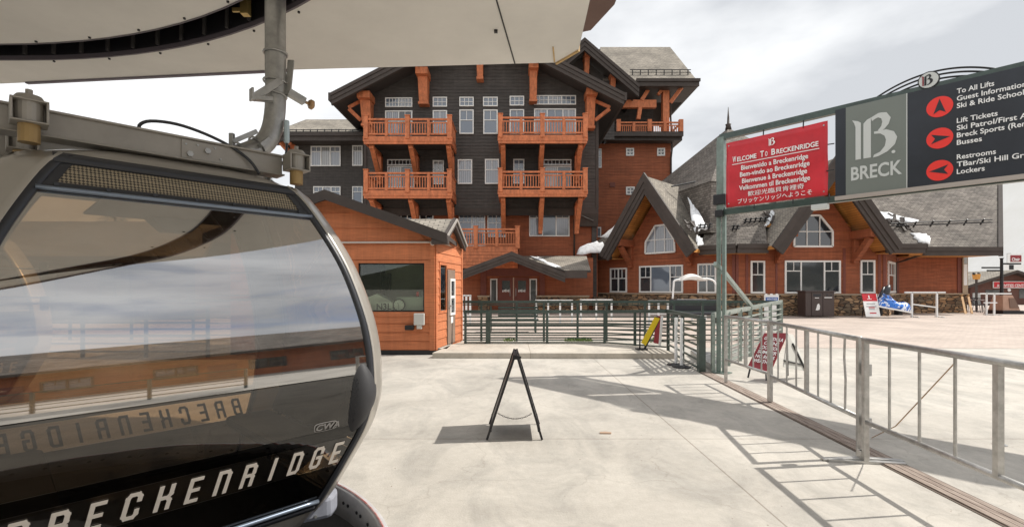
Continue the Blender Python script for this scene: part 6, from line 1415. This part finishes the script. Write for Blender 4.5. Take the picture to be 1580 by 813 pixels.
# white stanchions by the fence
for i, (px, py, yb, lab) in enumerate(((1043, 490, 9.55, 'left white stanchion with a black base by the descending fence'), (1051.5, 491, 9.3, 'right white stanchion with a black base by the descending fence'))):
    t = thing('stanchion', (X(px, yb), yb, 0), lab, 'stanchion', 'white stanchions beside the green fence')
    m = MB(); x = X(px, yb); m.tube([(x, yb, .03), (x, yb, Z(py, yb))], .03, 12); m.build('post', SIGNWHT, t, smooth=False)
    m = MB(); m.tube([(x, yb, 0.002), (x, yb, .02), (x, yb, .045)], [.17, .17, .05], 20); m.build('base', BLACK, t)
for px, Y_, lab in ((1014.5, 11.2, 'slim white post leaning behind the maroon notice board'),): 
    m = MB(); m.bar(tuple(q3(1021.5, 487, 11.2)), tuple(q3(1018, 533, 11.2)), .05, .03); tag(m.build('post', SIGNWHT), lab, 'post')

# ------------------------------------------------------------------ behind the fences
bn = thing('bench', (X(795, 17), 17, 0), 'dark green slatted bench standing behind the low fence', 'bench')
m = MB(); Yb = 16.5; x0, x1 = X(752, Yb), X(831, Yb)
for z in (.42, .47): m.box(x0, x1, Yb - .05 + (z - .42), Yb + .4, z, z + .03) if z == .42 else None
m.build('seat', GREEN, bn)
m = MB()
for k in range(4): m.box(X(768, Yb), x1, Yb + .42, Yb + .46, .5 + k * .1, .575 + k * .1)
m.build('backrest', GREEN, bn)
for xx in (x0 + .1, x1 - .1): m = MB(); m.bar((xx, Yb, 0.004), (xx, Yb, .42), .06); m.bar((xx, Yb + .44, 0.004), (xx, Yb + .44, .88), .06); m.bar((xx, Yb, .3), (xx, Yb + .44, .3), .05); m.build('leg', GREEN, bn)
# white ski racks seen between the rails
for i, (pa, pb, Y_, lab) in enumerate(((712, 727, 19, 'white ladder-like ski rack beside the booth door side'), (826, 884, 21, 'white ski rack behind the fences, left of the entrance path'), (895, 945, 22, 'white ski rack behind the fences, second from the left'), (1000, 1032, 20, 'white ski rack behind the fences, left of the hooded chair'), (1045, 1090, 22, 'white ski rack behind the fences, under the hooded chair'))):
    t = thing('ski_rack', (X((pa + pb) / 2, Y_), Y_, 0), lab, 'ski rack', 'white ski racks beyond the fences'); x0, x1 = X(pa, Y_), X(pb, Y_); hh = 1.22 if i == 0 else .98
    m = MB(); m.bar((x0, Y_, hh), (x1, Y_, hh), .06, .05); m.bar((x0, Y_, .45), (x1, Y_, .45), .04); m.build('rail', SIGNWHT, t)
    npz = 3 if i == 0 else max(3, int((x1 - x0) / .38))
    for k in range(npz): xx = x0 + .04 + (x1 - x0 - .08) * k / (npz - 1); m = MB(); m.box(xx - .035, xx + .035, Y_ - .03, Y_ + .03, 0.004, hh); m.build('post', SIGNWHT, t)
# small green plants at the foot of the second fence
pl_ = MB(); rnd = random.Random(9)
for k in range(520):
    c = Vector((X(rnd.choice((786, 893, 899, 905, 880, 1010)) + rnd.gauss(0, 4), 13.2), 13.2 + rnd.uniform(-.2, .2), rnd.uniform(.01, .13))); a = rnd.uniform(0, 6.28); l_ = rnd.uniform(.03, .06)
    pl_.face([tuple(c), tuple(c + Vector((math.cos(a) * l_, math.sin(a) * l_, .02))), tuple(c + Vector((math.cos(a) * l_ * .6, math.sin(a) * l_ * .6, .06)))])
tag(pl_.build('weeds', mat('fresh_green_leaf', (.1, .16, .035), .7, var=.3), recalc=False), 'low green weeds growing at the foot of the fences', 'weeds', kind='stuff')
# chairlift chair with a pale hood, parked in front of the lodge
chs = thing('chairlift_chair', (X(1072, 20), 20, 0), 'chairlift chair with pale curved hood, parked before the lodge', 'chairlift chair'); Yc = 20.0
m = MB(); hx0, hx1 = X(1046, Yc), X(1085, Yc); rows = []
for j in range(5):
    yy = Yc - .35 + j * .2; rows.append([(hx0 + (hx1 - hx0) * k / 14, yy, Z(432, Yc) + .27 * math.sin(math.pi * k / 14) * (1 - .25 * abs(j - 2) / 2)) for k in range(15)])
rows = []
for j in range(7):
    q = j / 6; yy = Yc - .42 + .84 * q; sc_ = math.sin(math.pi * (.12 + .76 * q)) ** .5; up_ = [(hx0 + (hx1 - hx0) * k / 14, yy, Z(433.5, Yc) + .30 * sc_ * math.sin(math.pi * k / 14) ** .8) for k in range(15)]
    lo_ = [(hx0 + (hx1 - hx0) * k / 14, yy, Z(433.5, Yc) + .06 * math.sin(math.pi * k / 14)) for k in range(14, -1, -1)]; rows.append(up_ + lo_)
m.sheet(rows, closed=True); n_ = len(rows[0]); m.f.append(list(range(n_))); m.mi.append(0); m.f.append([6 * n_ + k for k in range(n_)]); m.mi.append(0)
m.build('hood', mat('pale_hood_fibreglass', (.75, .72, .68), .4), chs)
m = MB(); m.tube(crom([(hx0 + .1, Yc, Z(431, Yc)), (X(1041, Yc), Yc, Z(433, Yc)), (X(1039.5, Yc), Yc, Z(440, Yc)), (X(1038, Yc), Yc, Z(461, Yc))]), .04, 8); m.tube(crom([(hx1 - .1, Yc, Z(430, Yc)), (X(1096, Yc), Yc, Z(431, Yc)), (X(1104, Yc), Yc, Z(438, Yc)), (X(1108, Yc), Yc, Z(461, Yc))]), .04, 8); m.build_split('frame', SIGNWHT, chs, smooth=True)
m = MB(); m.box(X(1033, Yc), X(1110, Yc), Yc - .1, Yc + .1, .5, Z(462, Yc)); m.box(X(1033, Yc), X(1110, Yc), Yc - .55, Yc + .1, .42, .55); m.build('seat', GASK, chs, bevel=.05)
m = MB()
for px in (1040, 1105): m.box(X(px, Yc) - .04, X(px, Yc) + .04, Yc - .4, Yc + .3, 0.004, .42)
m.build('stand', BLACK, chs)
# small white board standing beyond the pale fence
sw_ = thing('notice_board', (X(1190, 15), 15, 0), 'small white folding board with blue print by the fence corner', 'sign'); Yn = 14.6
nf = front(Yn); m = MB(nf); a, b = nf.s(1179), nf.s(1201); m.box(a, b, 0, .03, .3, Z(455, Yn)); m.box(a + .02, a + .08, 0, .03, Z(455, Yn), Z(453, Yn)); m.box((a + b) / 2 - .03, (a + b) / 2 + .03, 0, .03, Z(455, Yn), Z(453, Yn)); m.box(b - .08, b - .02, 0, .03, Z(455, Yn), Z(453, Yn)); pb_ = m.build('panel', SIGNWHT, sw_)
m = MB(nf); m.box(a + .03, b - .03, .03, .034, Z(463.5, Yn), Z(458.5, Yn)); pr2 = m.build('blue_band', BLUE, pb_); text('WEATHER', .075, nf, SIGNWHT, pr2, (a + b) / 2, Z(462.6, Yn), .035, 'lettering', 'CENTER', .01, .9)
m = MB(nf); m.box(a, a + .03, -.4, 0, 0.004, .3); m.box(b - .03, b, -.4, 0, 0.004, .3); m.box(a, a + .03, 0, .03, 0.004, .3); m.box(b - .03, b, 0, .03, 0.004, .3); m.build('leg', SIGNWHT, sw_)

# ------------------------------------------------------------------ in front of the lodge
Yk = 25.0; kf = front(Yk)
bn_ = thing('recycling_bin', (X(1264, Yk), Yk, 0), 'dark brown double waste and recycling bin against the lodge stone base', 'bin')
b0, b1, b2 = kf.s(1240), kf.s(1252), kf.s(1288); zt_ = Z(448.5, Yk)
m = MB(kf); m.box(b0 + .1, b2 - .02, -.72, 0, .06, zt_ - .08); m.build('body', BROWNM, bn_, bevel=.015)
m = MB(kf); m.box(b0 + .06, b2 + .03, -.76, .05, zt_ - .08, zt_); m.build('lid', BROWNM, bn_, bevel=.02)
mid_ = (b1 + b2) / 2 - .03
for a, b in ((b1, mid_ - .01), (mid_ + .01, b2 - .05)):
    m = MB(kf); m.box(a, b, .0, .03, .09, zt_ - .1); m.build('door', BROWNM, bn_, bevel=.008)
m = MB(kf); m.box(b1 + .08, mid_ - .1, .03, .036, zt_ - .3, zt_ - .17)
for k in range(2): c = mid_ + .22 + k * .2; m.prism([(c + .05 * math.cos(j * .7854), zt_ - .22 + .05 * math.sin(j * .7854)) for j in range(8)], .03, .036)
m.build('opening', GASK, bn_)
m = MB(kf); m.box(b1 + .16, mid_ - .2, .03, .034, zt_ - .38, zt_ - .35); m.box(mid_ + .08, b2 - .16, .03, .034, zt_ - .37, zt_ - .33); c = b1 + .3
m.prism([(c - .1, .38), (c - .02, .36), (c + .1, .4), (c + .12, .6), (c + .06, .72), (c - .02, .66), (c - .05, .52)], .03, .034); m.build('decal', SIGNWHT, bn_)
# leaning red and white notice
Ya = 24.3
rs = thing('leaning_notice', (X(1346, Ya), Ya, 0), 'red-topped white A-frame notice in front of the blue sled', 'sign')
p0, p1, p2, p3 = q3(1329, 453.5, Ya + .3), q3(1352, 453.5, Ya + .3), q3(1358, 489, Ya), q3(1336, 489, Ya)
rp, rn = panelbox([p3, p2, p1, p0], .03, 'panel', SIGNWHT, rs); rf = PF([p0, p1, p2, p3], (p1 - p0).cross(p3 - p0))
if rf.n.y > 0: rf.n = -rf.n
def rq(m, a, b, c, d, o0=.0, o1=.034): m.hexa([tuple(rf.p(a, o0, c)), tuple(rf.p(b, o0, c)), tuple(rf.p(b, o1, c)), tuple(rf.p(a, o1, c)), tuple(rf.p(a, o0, d)), tuple(rf.p(b, o0, d)), tuple(rf.p(b, o1, d)), tuple(rf.p(a, o1, d))])
m = MB(); rq(m, 0, rf.w, rf.h * .68, rf.h); m.build('red_header', SIGNRED, rp)
m = MB(); rq(m, rf.w * .42, rf.w * .5, rf.h * .8, rf.h * .93, 0, .038); rq(m, rf.w * .3, rf.w * .62, rf.h * .76, rf.h * .785, 0, .038); m.build('header_mark', SIGNWHT, rp)
m = MB(); 
for k, (wd_, zz_) in enumerate(((.6, .55), (.7, .43), (.4, .31))): rq(m, rf.w * (.5 - wd_ / 2), rf.w * (.5 + wd_ / 2), rf.h * zz_, rf.h * (zz_ + .035))
m.build('grey_print', mat('grey_print', (.3, .3, .32), .5), rp)
m = MB(); rq(m, rf.w * .3, rf.w * .72, rf.h * .38, rf.h * .42); rq(m, rf.w * .3, rf.w * .76, rf.h * .14, rf.h * .19); m.build_split('red_print', SIGNRED, rp)
m = MB(); m.bar((X(1334, Ya + .6), Ya + .6, 1.0), (X(1330, Ya + .9), Ya + .9, 0.01), .03); m.bar((X(1352, Ya + .4), Ya + .4, 1.0), (X(1352, Ya + .9), Ya + .9, 0.01), .03); m.build('leg', BLACK, rs)
# blue and white alpine sled on a slanting rail
Ys = 24.6
sl = thing('alpine_sled', (X(1380, Ys), Ys, .5), 'blue and white plastic alpine sled with a black head-rest, on the low white rail', 'sled')
BL1 = bpy.data.materials.new('blue_white_splash_plastic'); BL1.use_nodes = True; t = BL1.node_tree; b = t.nodes['Principled BSDF']; b.inputs['Roughness'].default_value = .25; b.inputs['Coat Weight'].default_value = .5
g_ = t.nodes.new('ShaderNodeNewGeometry'); n_ = t.nodes.new('ShaderNodeTexNoise'); n_.inputs['Scale'].default_value = 1.5; n_.inputs['Detail'].default_value = 3; n_.inputs['Distortion'].default_value = 2.5; t.links.new(g_.outputs['Position'], n_.inputs['Vector'])
r_ = t.nodes.new('ShaderNodeValToRGB'); r_.color_ramp.interpolation = 'CONSTANT'; e = r_.color_ramp.elements; e[0].position = 0; e[0].color = (.01, .03, .14, 1); e[1].position = .42; e[1].color = (.015, .16, .62, 1); q = e.new(.52); q.color = (.75, .8, .88, 1)
q = e.new(.63); q.color = (.02, .1, .45, 1); t.links.new(n_.outputs[0], r_.inputs[0]); t.links.new(r_.outputs[0], b.inputs['Base Color'])
S0, S1 = q3(1354, 464, Ys), q3(1404, 473, Ys); ax3 = (S1 - S0).normalized(); upv = Vector((0, 0, 1)); upv = (upv - ax3 * upv.dot(ax3)).normalized(); sdv = Vector((0, 1, 0)); LS = (S1 - S0).length
m = MB(); rows = []
for k in range(13):
    t = k / 12; h_ = (.62 - .42 * t + .1 * math.sin(t * 9)) * (.35 if k == 0 else 1) * (.55 if k == 12 else 1); w_ = .34 * (math.sin(math.pi * min(1, .14 + t * .86)) ** .4); w_ = max(w_, .12); c = S0 + ax3 * LS * t - upv * .18
    rows.append([tuple(c + sdv * (w_ * math.cos(a)) + upv * (h_ * (max(0, math.sin(a)) ** .7) * (1 if math.cos(a) < .2 or True else 1) + (-.12 if math.sin(a) < 0 else 0))) for a in [2 * math.pi * j / 16 for j in range(16)]])
m.sheet([[tuple(S0 - upv * .05)] * 16] + rows + [[tuple(S1 - upv * .1)] * 16], closed=True); m.build('body', BL1, sl, smooth=True)
m = MB(); c = q3(1369, 447, Ys); m.tube([tuple(c + Vector((-.28, 0, -.55))), tuple(c + Vector((-.12, 0, -.18))), tuple(c + Vector((0, 0, .05))), tuple(c + Vector((.1, 0, .22)))], [.2, .19, .16, .07], 12); m.tube([tuple(q3(1358, 457, Ys - .3)), tuple(q3(1364, 443, Ys - .2))], .06, 8); m.build('headrest', GASK, sl, smooth=True)
m = MB(); m.bar(tuple(q3(1353, 472, Ys - .36)), tuple(q3(1406, 482, Ys - .36)), .05, .07); m.bar(tuple(q3(1353, 472, Ys + .3)), tuple(q3(1406, 482, Ys + .3)), .05, .07); m.build('runner', SIGNWHT, sl)
m = MB(); m.bar(tuple(q3(1386, 478, Ys)), tuple(q3(1386, 486, Ys)), .2, .3); m.bar(tuple(q3(1358, 474, Ys)), tuple(q3(1358, 487, Ys)), .1, .2); m.build('support', BLACK, sl)
# white tube racks
def trk(lab, px0, px1, py, posts, Y, foot=True, low=None):
    t = thing('tube_rack', (X((px0 + px1) / 2, Y), Y, 0), lab, 'rack', 'low white tube racks in front of the lodge'); m = MB(); m.bar((X(px0, Y), Y, Z(py, Y)), (X(px1, Y), Y, Z(py, Y)), .07); m.build('rail', SIGNWHT, t)
    for p in posts: m = MB(); m.box(X(p, Y) - .035, X(p, Y) + .035, Y - .035, Y + .035, 0.004, Z(py, Y)); m.bar((X(p, Y) - .0, Y - .45, .03), (X(p, Y) + .3, Y + .45, .03), .05); m.build('post', SIGNWHT, t)
    if low: m = MB(); m.bar(tuple(q3(low[0], low[1], Y)), tuple(q3(low[2], low[3], Y)), .06); m.build('cross_rail', SIGNWHT, t)
trk('low white tube rack behind the front end of the blue sled', 1396, 1458.5, 451, (1407, 1445.5), Ys + .5, low=(1406, 469, 1444, 474))
trk('low white tube rack beside the sign post at the far right', 1511, 1560, 453, (1522, 1534), 27.0, low=(1518, 467, 1538, 467))
# skis leaning at the lodge corner
for i, (a, b, lab) in enumerate((((1484, 457), (1490, 485), 'left upright wooden toboggan board leaning at the lodge corner'), ((1494, 457), (1500, 485), 'right upright wooden toboggan board leaning at the lodge corner'))):
    m = MB(); A, B = q3(*a, 29.0), q3(*b, 28.3); rows = []
    m.bar(tuple(A), tuple(B), .16, .03, up=(0, 1, 0)); m.bar(tuple(A + Vector((0, 0, .0))), tuple(A + Vector((-.08, -.1, .1))), .16, .03, up=(0, 1, 0))
    tag(m.build('toboggan_board', mat('pale_toboggan_wood' + str(i), (.45, .27, .12), .6, var=.3, vscale=8), bevel=.01), lab, 'toboggan', 'wooden toboggan boards at the lodge corner')
# stacked patio chairs
pc0 = local_thing('patio_chair', 'dark metal patio chair', 'chair', 'dark patio chairs beside the lodge corner')
m = MB(); m.box(-.22, .22, -.22, .22, .43, .46); m.build('seat', BLACK, pc0)
m = MB()
for k in range(6): m.bar((-.19 + k * .076, .22, .46), (-.19 + k * .076, .3, .88), .015)
m.bar((-.21, .3, .88), (.21, .3, .88), .03); m.build('backrest', BLACK, pc0)
for sx in (-1, 1):
    for sy in (-1, 1): m = MB(); m.bar((sx * .2, sy * .2, .44), (sx * .23, sy * .24, 0), .025); m.build('leg', BLACK, pc0)
labs = ('dark patio chair nearest the toboggan boards', 'dark patio chair second from the toboggan boards', 'dark patio chair in the middle of the group', 'dark patio chair nearest the stone sign plinth')
for i, lab in enumerate(labs):
    o = pc0 if i == 0 else copy_tree(pc0); Yq = 30.0 + (i % 2) * .7; place(o, (X(1503 + i * 7.5, Yq), Yq, .004), R(-30 + 55 * i), lab)
m = MB(); tt = local_thing('patio_table', 'round pale patio table among the dark chairs', 'table'); m.tube([(0, 0, .72), (0, 0, .75)], .42, 20); m.build('table_top', mat('pale_table_top', (.5, .42, .4), .5), tt); m = MB(); m.tube([(0, 0, 0), (0, 0, .03), (0, 0, .04), (0, 0, .72)], [.25, .25, .04, .04], 12); m.build('pedestal', BLACK, tt); place(tt, (X(1506, 31.5), 31.5, .004))
# stone sign plinth with finger post
sp_ = thing('finger_post', (X(1550, 28.5), 28.5, 0), 'black finger post rising from a tapered pink stone plinth at the far right', 'sign post'); Yq = 28.5
PINK = mat('pinkish_plinth_stone', (.42, .26, .19), .8, var=.12, bump=.3)
x0, x1, x2, x3 = X(1537, Yq), X(1564, Yq), X(1560, Yq), X(1541, Yq); zt2 = Z(455.5, Yq)
m = MB(); m.hexa([(x0, Yq - .4, .2), (x1, Yq - .4, .2), (x1, Yq + .5, .2), (x0, Yq + .5, .2), (x3 - .0, Yq - .25, zt2), (x2 - .15, Yq - .25, zt2), (x2 - .15, Yq + .35, zt2), (x3, Yq + .35, zt2)]); pn_ = m.build('plinth', PINK, sp_, bevel=.02)
m = MB(); m.box(x0 - .1, x1 + .1, Yq - .5, Yq + .6, 0, .2); m.build('plinth_foot', BLACK, sp_)
m = MB(); cx_ = X(1554, Yq); m.hexa([(cx_ - .24, Yq - .41, .35), (cx_ + .3, Yq - .41, .35), (cx_ + .3, Yq - .37, .35), (cx_ - .24, Yq - .37, .35), (cx_ - .2, Yq - .31, .93), (cx_ + .1, Yq - .31, .93), (cx_ + .1, Yq - .27, .93), (cx_ - .2, Yq - .27, .93)]); m.build('plaque', mat('bronze_plaque', (.16, .09, .06), .5), pn_)
m = MB(); px_ = X(1545.5, Yq); m.tube([(px_, Yq, zt2), (px_, Yq, Z(400, Yq)), (px_, Yq, Z(398, Yq))], [.09, .07, .11], 10); m.build('post', BLACK, sp_)
for k, (a, b, y) in enumerate(((1515, 1545, 413), (1523, 1545, 417.5), (1546, 1575, 407))): m = MB(); m.box(X(a, Yq), X(b, Yq), Yq - .03, Yq + .03, Z(y + 1.2, Yq), Z(y - 1.2, Yq)); m.build('finger_board', BLACK, sp_)
# far brown kiosk with a red fascia sign
Yv = 44.0; vf = front(Yv)
kv = thing('kiosk', (X(1556, Yv), Yv + 3, 0), 'low far brown gabled kiosk with a red sign, at the right edge', 'kiosk')
KB = mat('kiosk_brown_siding', (.13, .06, .045), .8, var=.15)
a0, a1, zk = X(1497, Yv), X(1640, Yv), Z(441, Yv)
apk = X(1556, Yv); m = MB(vf); siding(m, 0, zk, lambda z: (a0, a1), e=.22); ksl = (Z(420, Yv) - zk) / (apk - a0); siding(m, zk, Z(421, Yv), lambda z: (apk - (Z(420, Yv) - z) / ksl, apk + (Z(420, Yv) - z) / ksl * 1.4), e=.22); m.box(a0, a1, -6, 0, 0, zk); m.prism([(a0, zk), (a1, zk), (apk, Z(420, Yv))], -6, 0); m.build('wall', KB, kv)
m = MB(); e0, e1, ze2, za2 = X(1490, Yv - .8), X(1650, Yv - .8), Z(441.5, Yv - .8), Z(416.5, Yv - .8)
m.slab((apk, Yv - .8, za2), (e0, Yv - .8, ze2), (e0, Yv + 7, ze2), (apk, Yv + 7, za2), .25, 1, 0); m.slab((apk, Yv - .8, za2), (e1, Yv - .8, ze2), (e1, Yv + 7, ze2), (apk, Yv + 7, za2), .25, 1, 0); m.build('roof', [SHING2, TRIM], kv)
m = MB(vf); m.box(vf.s(1531), vf.s(1610), .05, .12, Z(443.5, Yv), Z(435, Yv)); sg_ = m.build('sign_board', SIGNRED, kv)
m = MB(vf); a, b, c, d = vf.s(1531) - .04, vf.s(1610) + .04, Z(443.5, Yv) - .05, Z(435, Yv) + .05
for q in ((a, b, c, c + .05), (a, b, d - .05, d), (a, a + .05, c + .05, d - .05), (b - .05, b, c + .05, d - .05)): m.box(q[0], q[1], .05, .14, q[2], q[3])
m.build('sign_border', SIGNWHT, sg_)
text('ACTIVITIES CENTER', .36, vf, SIGNWHT, sg_, vf.s(1536), Z(442.6, Yv), .13, 'lettering', 'LEFT', .02, .86)
m = MB(vf); m.box(vf.s(1520), vf.s(1543), .02, .04, Z(455, Yv), Z(447, Yv)); m.box(vf.s(1572), vf.s(1600), .02, .04, Z(460, Yv), Z(446, Yv)); m.build('opening', G_DARK, kv)
m = MB(vf); m.tube([(vf.s(1556), .03, Z(447.5, Yv)), (vf.s(1556), .08, Z(447.5, Yv))], .14, 14); m.build('wall_lamp', SIGNWHT, kv)
m = MB(vf); m.box(vf.s(1500), vf.s(1512), .03, .06, 0, Z(452, Yv)); m.build('side_door', SIGNPALE, kv)
# timber totem with two dark knobs standing before the kiosk
tm = thing('timber_totem', (X(1507, 40), 40, 0), 'orange-topped timber post with two dark knobs in front of the kiosk eave', 'post')
m = MB(); Yt2 = 40.0; xx = X(1506.5, Yt2); m.bar((xx, Yt2, 0), (xx, Yt2, Z(431, Yt2)), .12); m.build('post', TRIM, tm); m = MB(); m.hexa([(xx - .16, Yt2 - .16, Z(431, Yt2)), (xx + .16, Yt2 - .16, Z(431, Yt2)), (xx + .16, Yt2 + .16, Z(431, Yt2)), (xx - .16, Yt2 + .16, Z(431, Yt2)), (xx - .2, Yt2 - .2, Z(423, Yt2)), (xx + .2, Yt2 - .2, Z(423, Yt2)), (xx + .2, Yt2 + .2, Z(423, Yt2)), (xx - .2, Yt2 + .2, Z(423, Yt2))]); m.build('top_block', mat('bright_orange_wood', (.6, .28, .05), .5), tm, bevel=.03)
m = MB()
for sg in (-1, 1): m.tube([(xx + sg * .2, Yt2, Z(424, Yt2)), (xx + sg * .2, Yt2, Z(423, Yt2)), (xx + sg * .2, Yt2, Z(421, Yt2)), (xx + sg * .2, Yt2, Z(420.3, Yt2))], [.06, .1, .1, .04], 10)
m.build('knob', BLACK, tm)
# lift sign on a mast behind the kiosk
ls = thing('lift_sign', (X(1565, 60), 60, 0), 'maroon lift name sign in a white frame above the far kiosk', 'sign'); lf = front(60.0)
m = MB(lf); m.box(lf.s(1554), lf.s(1576), 0, .15, Z(407, 60), Z(391.5, 60)); fr3 = m.build('frame', SIGNWHT, ls)
m = MB(lf); m.box(lf.s(1557), lf.s(1573.5), .15, .2, Z(404, 60), Z(394, 60)); p_ = m.build('panel', MAROON, fr3); text('Chair', .55, lf, SIGNWHT, p_, lf.s(1558.5), Z(402.5, 60), .21, 'lettering', 'LEFT', .02, .8)
m = MB(lf); m.box(lf.s(1553), lf.s(1600), -.3, .3, Z(417, 60), Z(408.5, 60)); m.build('terminal_box', SIGNWHT, ls); m = MB(lf); m.box(lf.s(1556), lf.s(1559), -.2, .1, 0, Z(391, 60)); m.box(lf.s(1553), lf.s(1560), .3, .33, Z(416, 60), Z(409, 60)); m.build('mast', BLACK, ls)
# manhole cover on the concrete
m = MB(); Ym = 1.52 * 750 / (686 - 444); m.tube([(X(1543, Ym), Ym, .001), (X(1543, Ym), Ym, .006)], .055, 24); m.tube([(X(1543, Ym), Ym, .006), (X(1543, Ym), Ym, .009)], .04, 24); tag(m.build('drain_cover', STEEL), 'small round drain cover in the concrete at the far right', 'drain cover')
m = MB(); Ym = 1140 / (668 - 444); x = X(934, Ym); m.prism([(x - .06, Ym - .03), (x + .05, Ym - .035), (x + .065, Ym), (x + .0, Ym + .03), (x - .055, Ym + .015)], .0, .012, ax='z'); tag(m.build('bark_chip', mat('tan_chip', (.4, .28, .2), .8)), 'flat tan chip lying on the open concrete', 'chip')

# ------------------------------------------------------------------ what stands beyond the cabin on the left, seen through its panes
fence('dark green fence left of the booth, seen through the cabin panes', [(-13.5, 10.6, 0), (-6.6, 10.6, 0)], [(0, f) for f in (0.005, .2, .4, .6, .8, .995)], (1.0, .85, .7, .56, .42, .28, .12), .07, GREEN, [1.1, 1.1])
fence('dark green fence further back on the left, seen through the cabin panes', [(-24, 14.5, 0), (-7.5, 14.2, 0)], [(0, k / 9) for k in range(1, 9)] + [(0, .003), (0, .997)], (1.0, .85, .7, .56, .42, .28, .12), .07, GREEN, [1.15, 1.15])
mb_ = thing('lift_building', (-26, 25, 0), 'low dark brown building on the far left, seen through the cabin panes', 'building')
sf = front(23.0); m = MB(sf); siding(m, 0, 3.0, lambda z: (-42, -15), e=.22); m.box(-42, -15, -8, 0, 0, 3.0); m.build('wall', mat('deep_brown_siding', (.09, .05, .038), .8, var=.2), mb_)
m = MB(); m.slab((-43, 22, 2.95), (-14, 22, 2.95), (-16, 27, 5.2), (-41, 27, 5.2), .25, 1, 0); m.slab((-43, 32, 2.95), (-14, 32, 2.95), (-16, 27, 5.2), (-41, 27, 5.2), .25, 1, 0); m.build('roof', [SHING, TRIM], mb_)
for k in range(7): window(mb_, sf, -40.5 + k * 3.5, -39 + k * 3.5, 1.0, 2.4, cols=(1, 1), glass=[0, 1], sub=2, fmat=TRIM)
def spruce(x, y, h, label, seed):
    rnd = random.Random(seed); t = thing('spruce_tree', (x, y, 0), label, 'tree', 'spruce trees behind the far left building'); m = MB(); m.tube([(x, y, 0), (x, y, h * .5), (x, y, h * .97)], [.22, .13, .02], 8); m.build('trunk', WOODM, t)
    m = MB()
    for k in range(int(h * 190)):
        u_ = rnd.random() ** .75; z = h * (.1 + .9 * (1 - u_)) if 0 else h * (1 - .9 * u_); r = (h - z) * .24 * (rnd.random() ** .5) * (1 + .25 * math.sin(z * 5.1 + seed)) + .05; a = rnd.uniform(0, 6.283); c = Vector((x + r * math.cos(a), y + r * math.sin(a), z - r * .25)); l_ = rnd.uniform(.14, .34); d_ = Vector((math.cos(a), math.sin(a), -.35)).normalized(); s_ = Vector((-math.sin(a), math.cos(a), rnd.uniform(-.3, .3))) * l_ * .35
        m.face([tuple(c - s_), tuple(c + s_), tuple(c + d_ * l_)])
    m.build('crown', SPR, t, recalc=False)
SPR = mat('spruce_needles', (.03, .045, .022), .8, var=.4, vscale=4)
for i, (x, y, h, lab) in enumerate(((-38, 36, 10, 'tall spruce at the far left behind the brown building'), (-31, 38, 12, 'tallest spruce behind the brown building'), (-24, 36, 9, 'middle spruce behind the brown building'), (-19.5, 39, 11, 'slim spruce near the hotel side of the brown building'))): spruce(x, y, h, lab, 30 + i)

# the building across the plaza behind the photographer: only the cabin glass shows it
wf_ = Fr((17, -4), (-.42, -.9), (-.9, .42)); pz = thing('plaza_building', (17, -4, 0), 'brown gabled building across the plaza, mirrored in the cabin glass', 'building')
m = MB(wf_); siding(m, 0, 3.6, lambda z: (-7, 13), e=.22); m.box(-7, 13, -8, 0, 0, 3.6); m.build('wall', RED, pz)
m = MB(wf_); m.slab((-8, 1.2, 3.5), (14, 1.2, 3.5), (14, -4, 6.4), (-8, -4, 6.4), .25, 1, 0); m.slab((-8, -9, 3.5), (14, -9, 3.5), (14, -4, 6.4), (-8, -4, 6.4), .25, 1, 0); m.build('roof', [SHING, TRIM], pz)
for k in range(6): window(pz, wf_, -6 + k * 3.1, -4.6 + k * 3.1, .9, 2.5, cols=(1, 1), glass=[0], sub=2, fmat=TRIM)
for k in range(3): m = MB(wf_); m.box(-4.2 + k * 6.2, -3.2 + k * 6.2, .02, .06, 0, 2.2); m.build('door', RED2, pz)
fence('dark green fence behind the photographer, mirrored in the cabin glass', [(7.5, -1.5, 0), (3.5, -9.5, 0)], [(0, k / 5) for k in range(1, 5)] + [(0, .003), (0, .997)], (1.0, .85, .7, .56, .42, .28, .12), .07, GREEN, [1.1, 1.1])
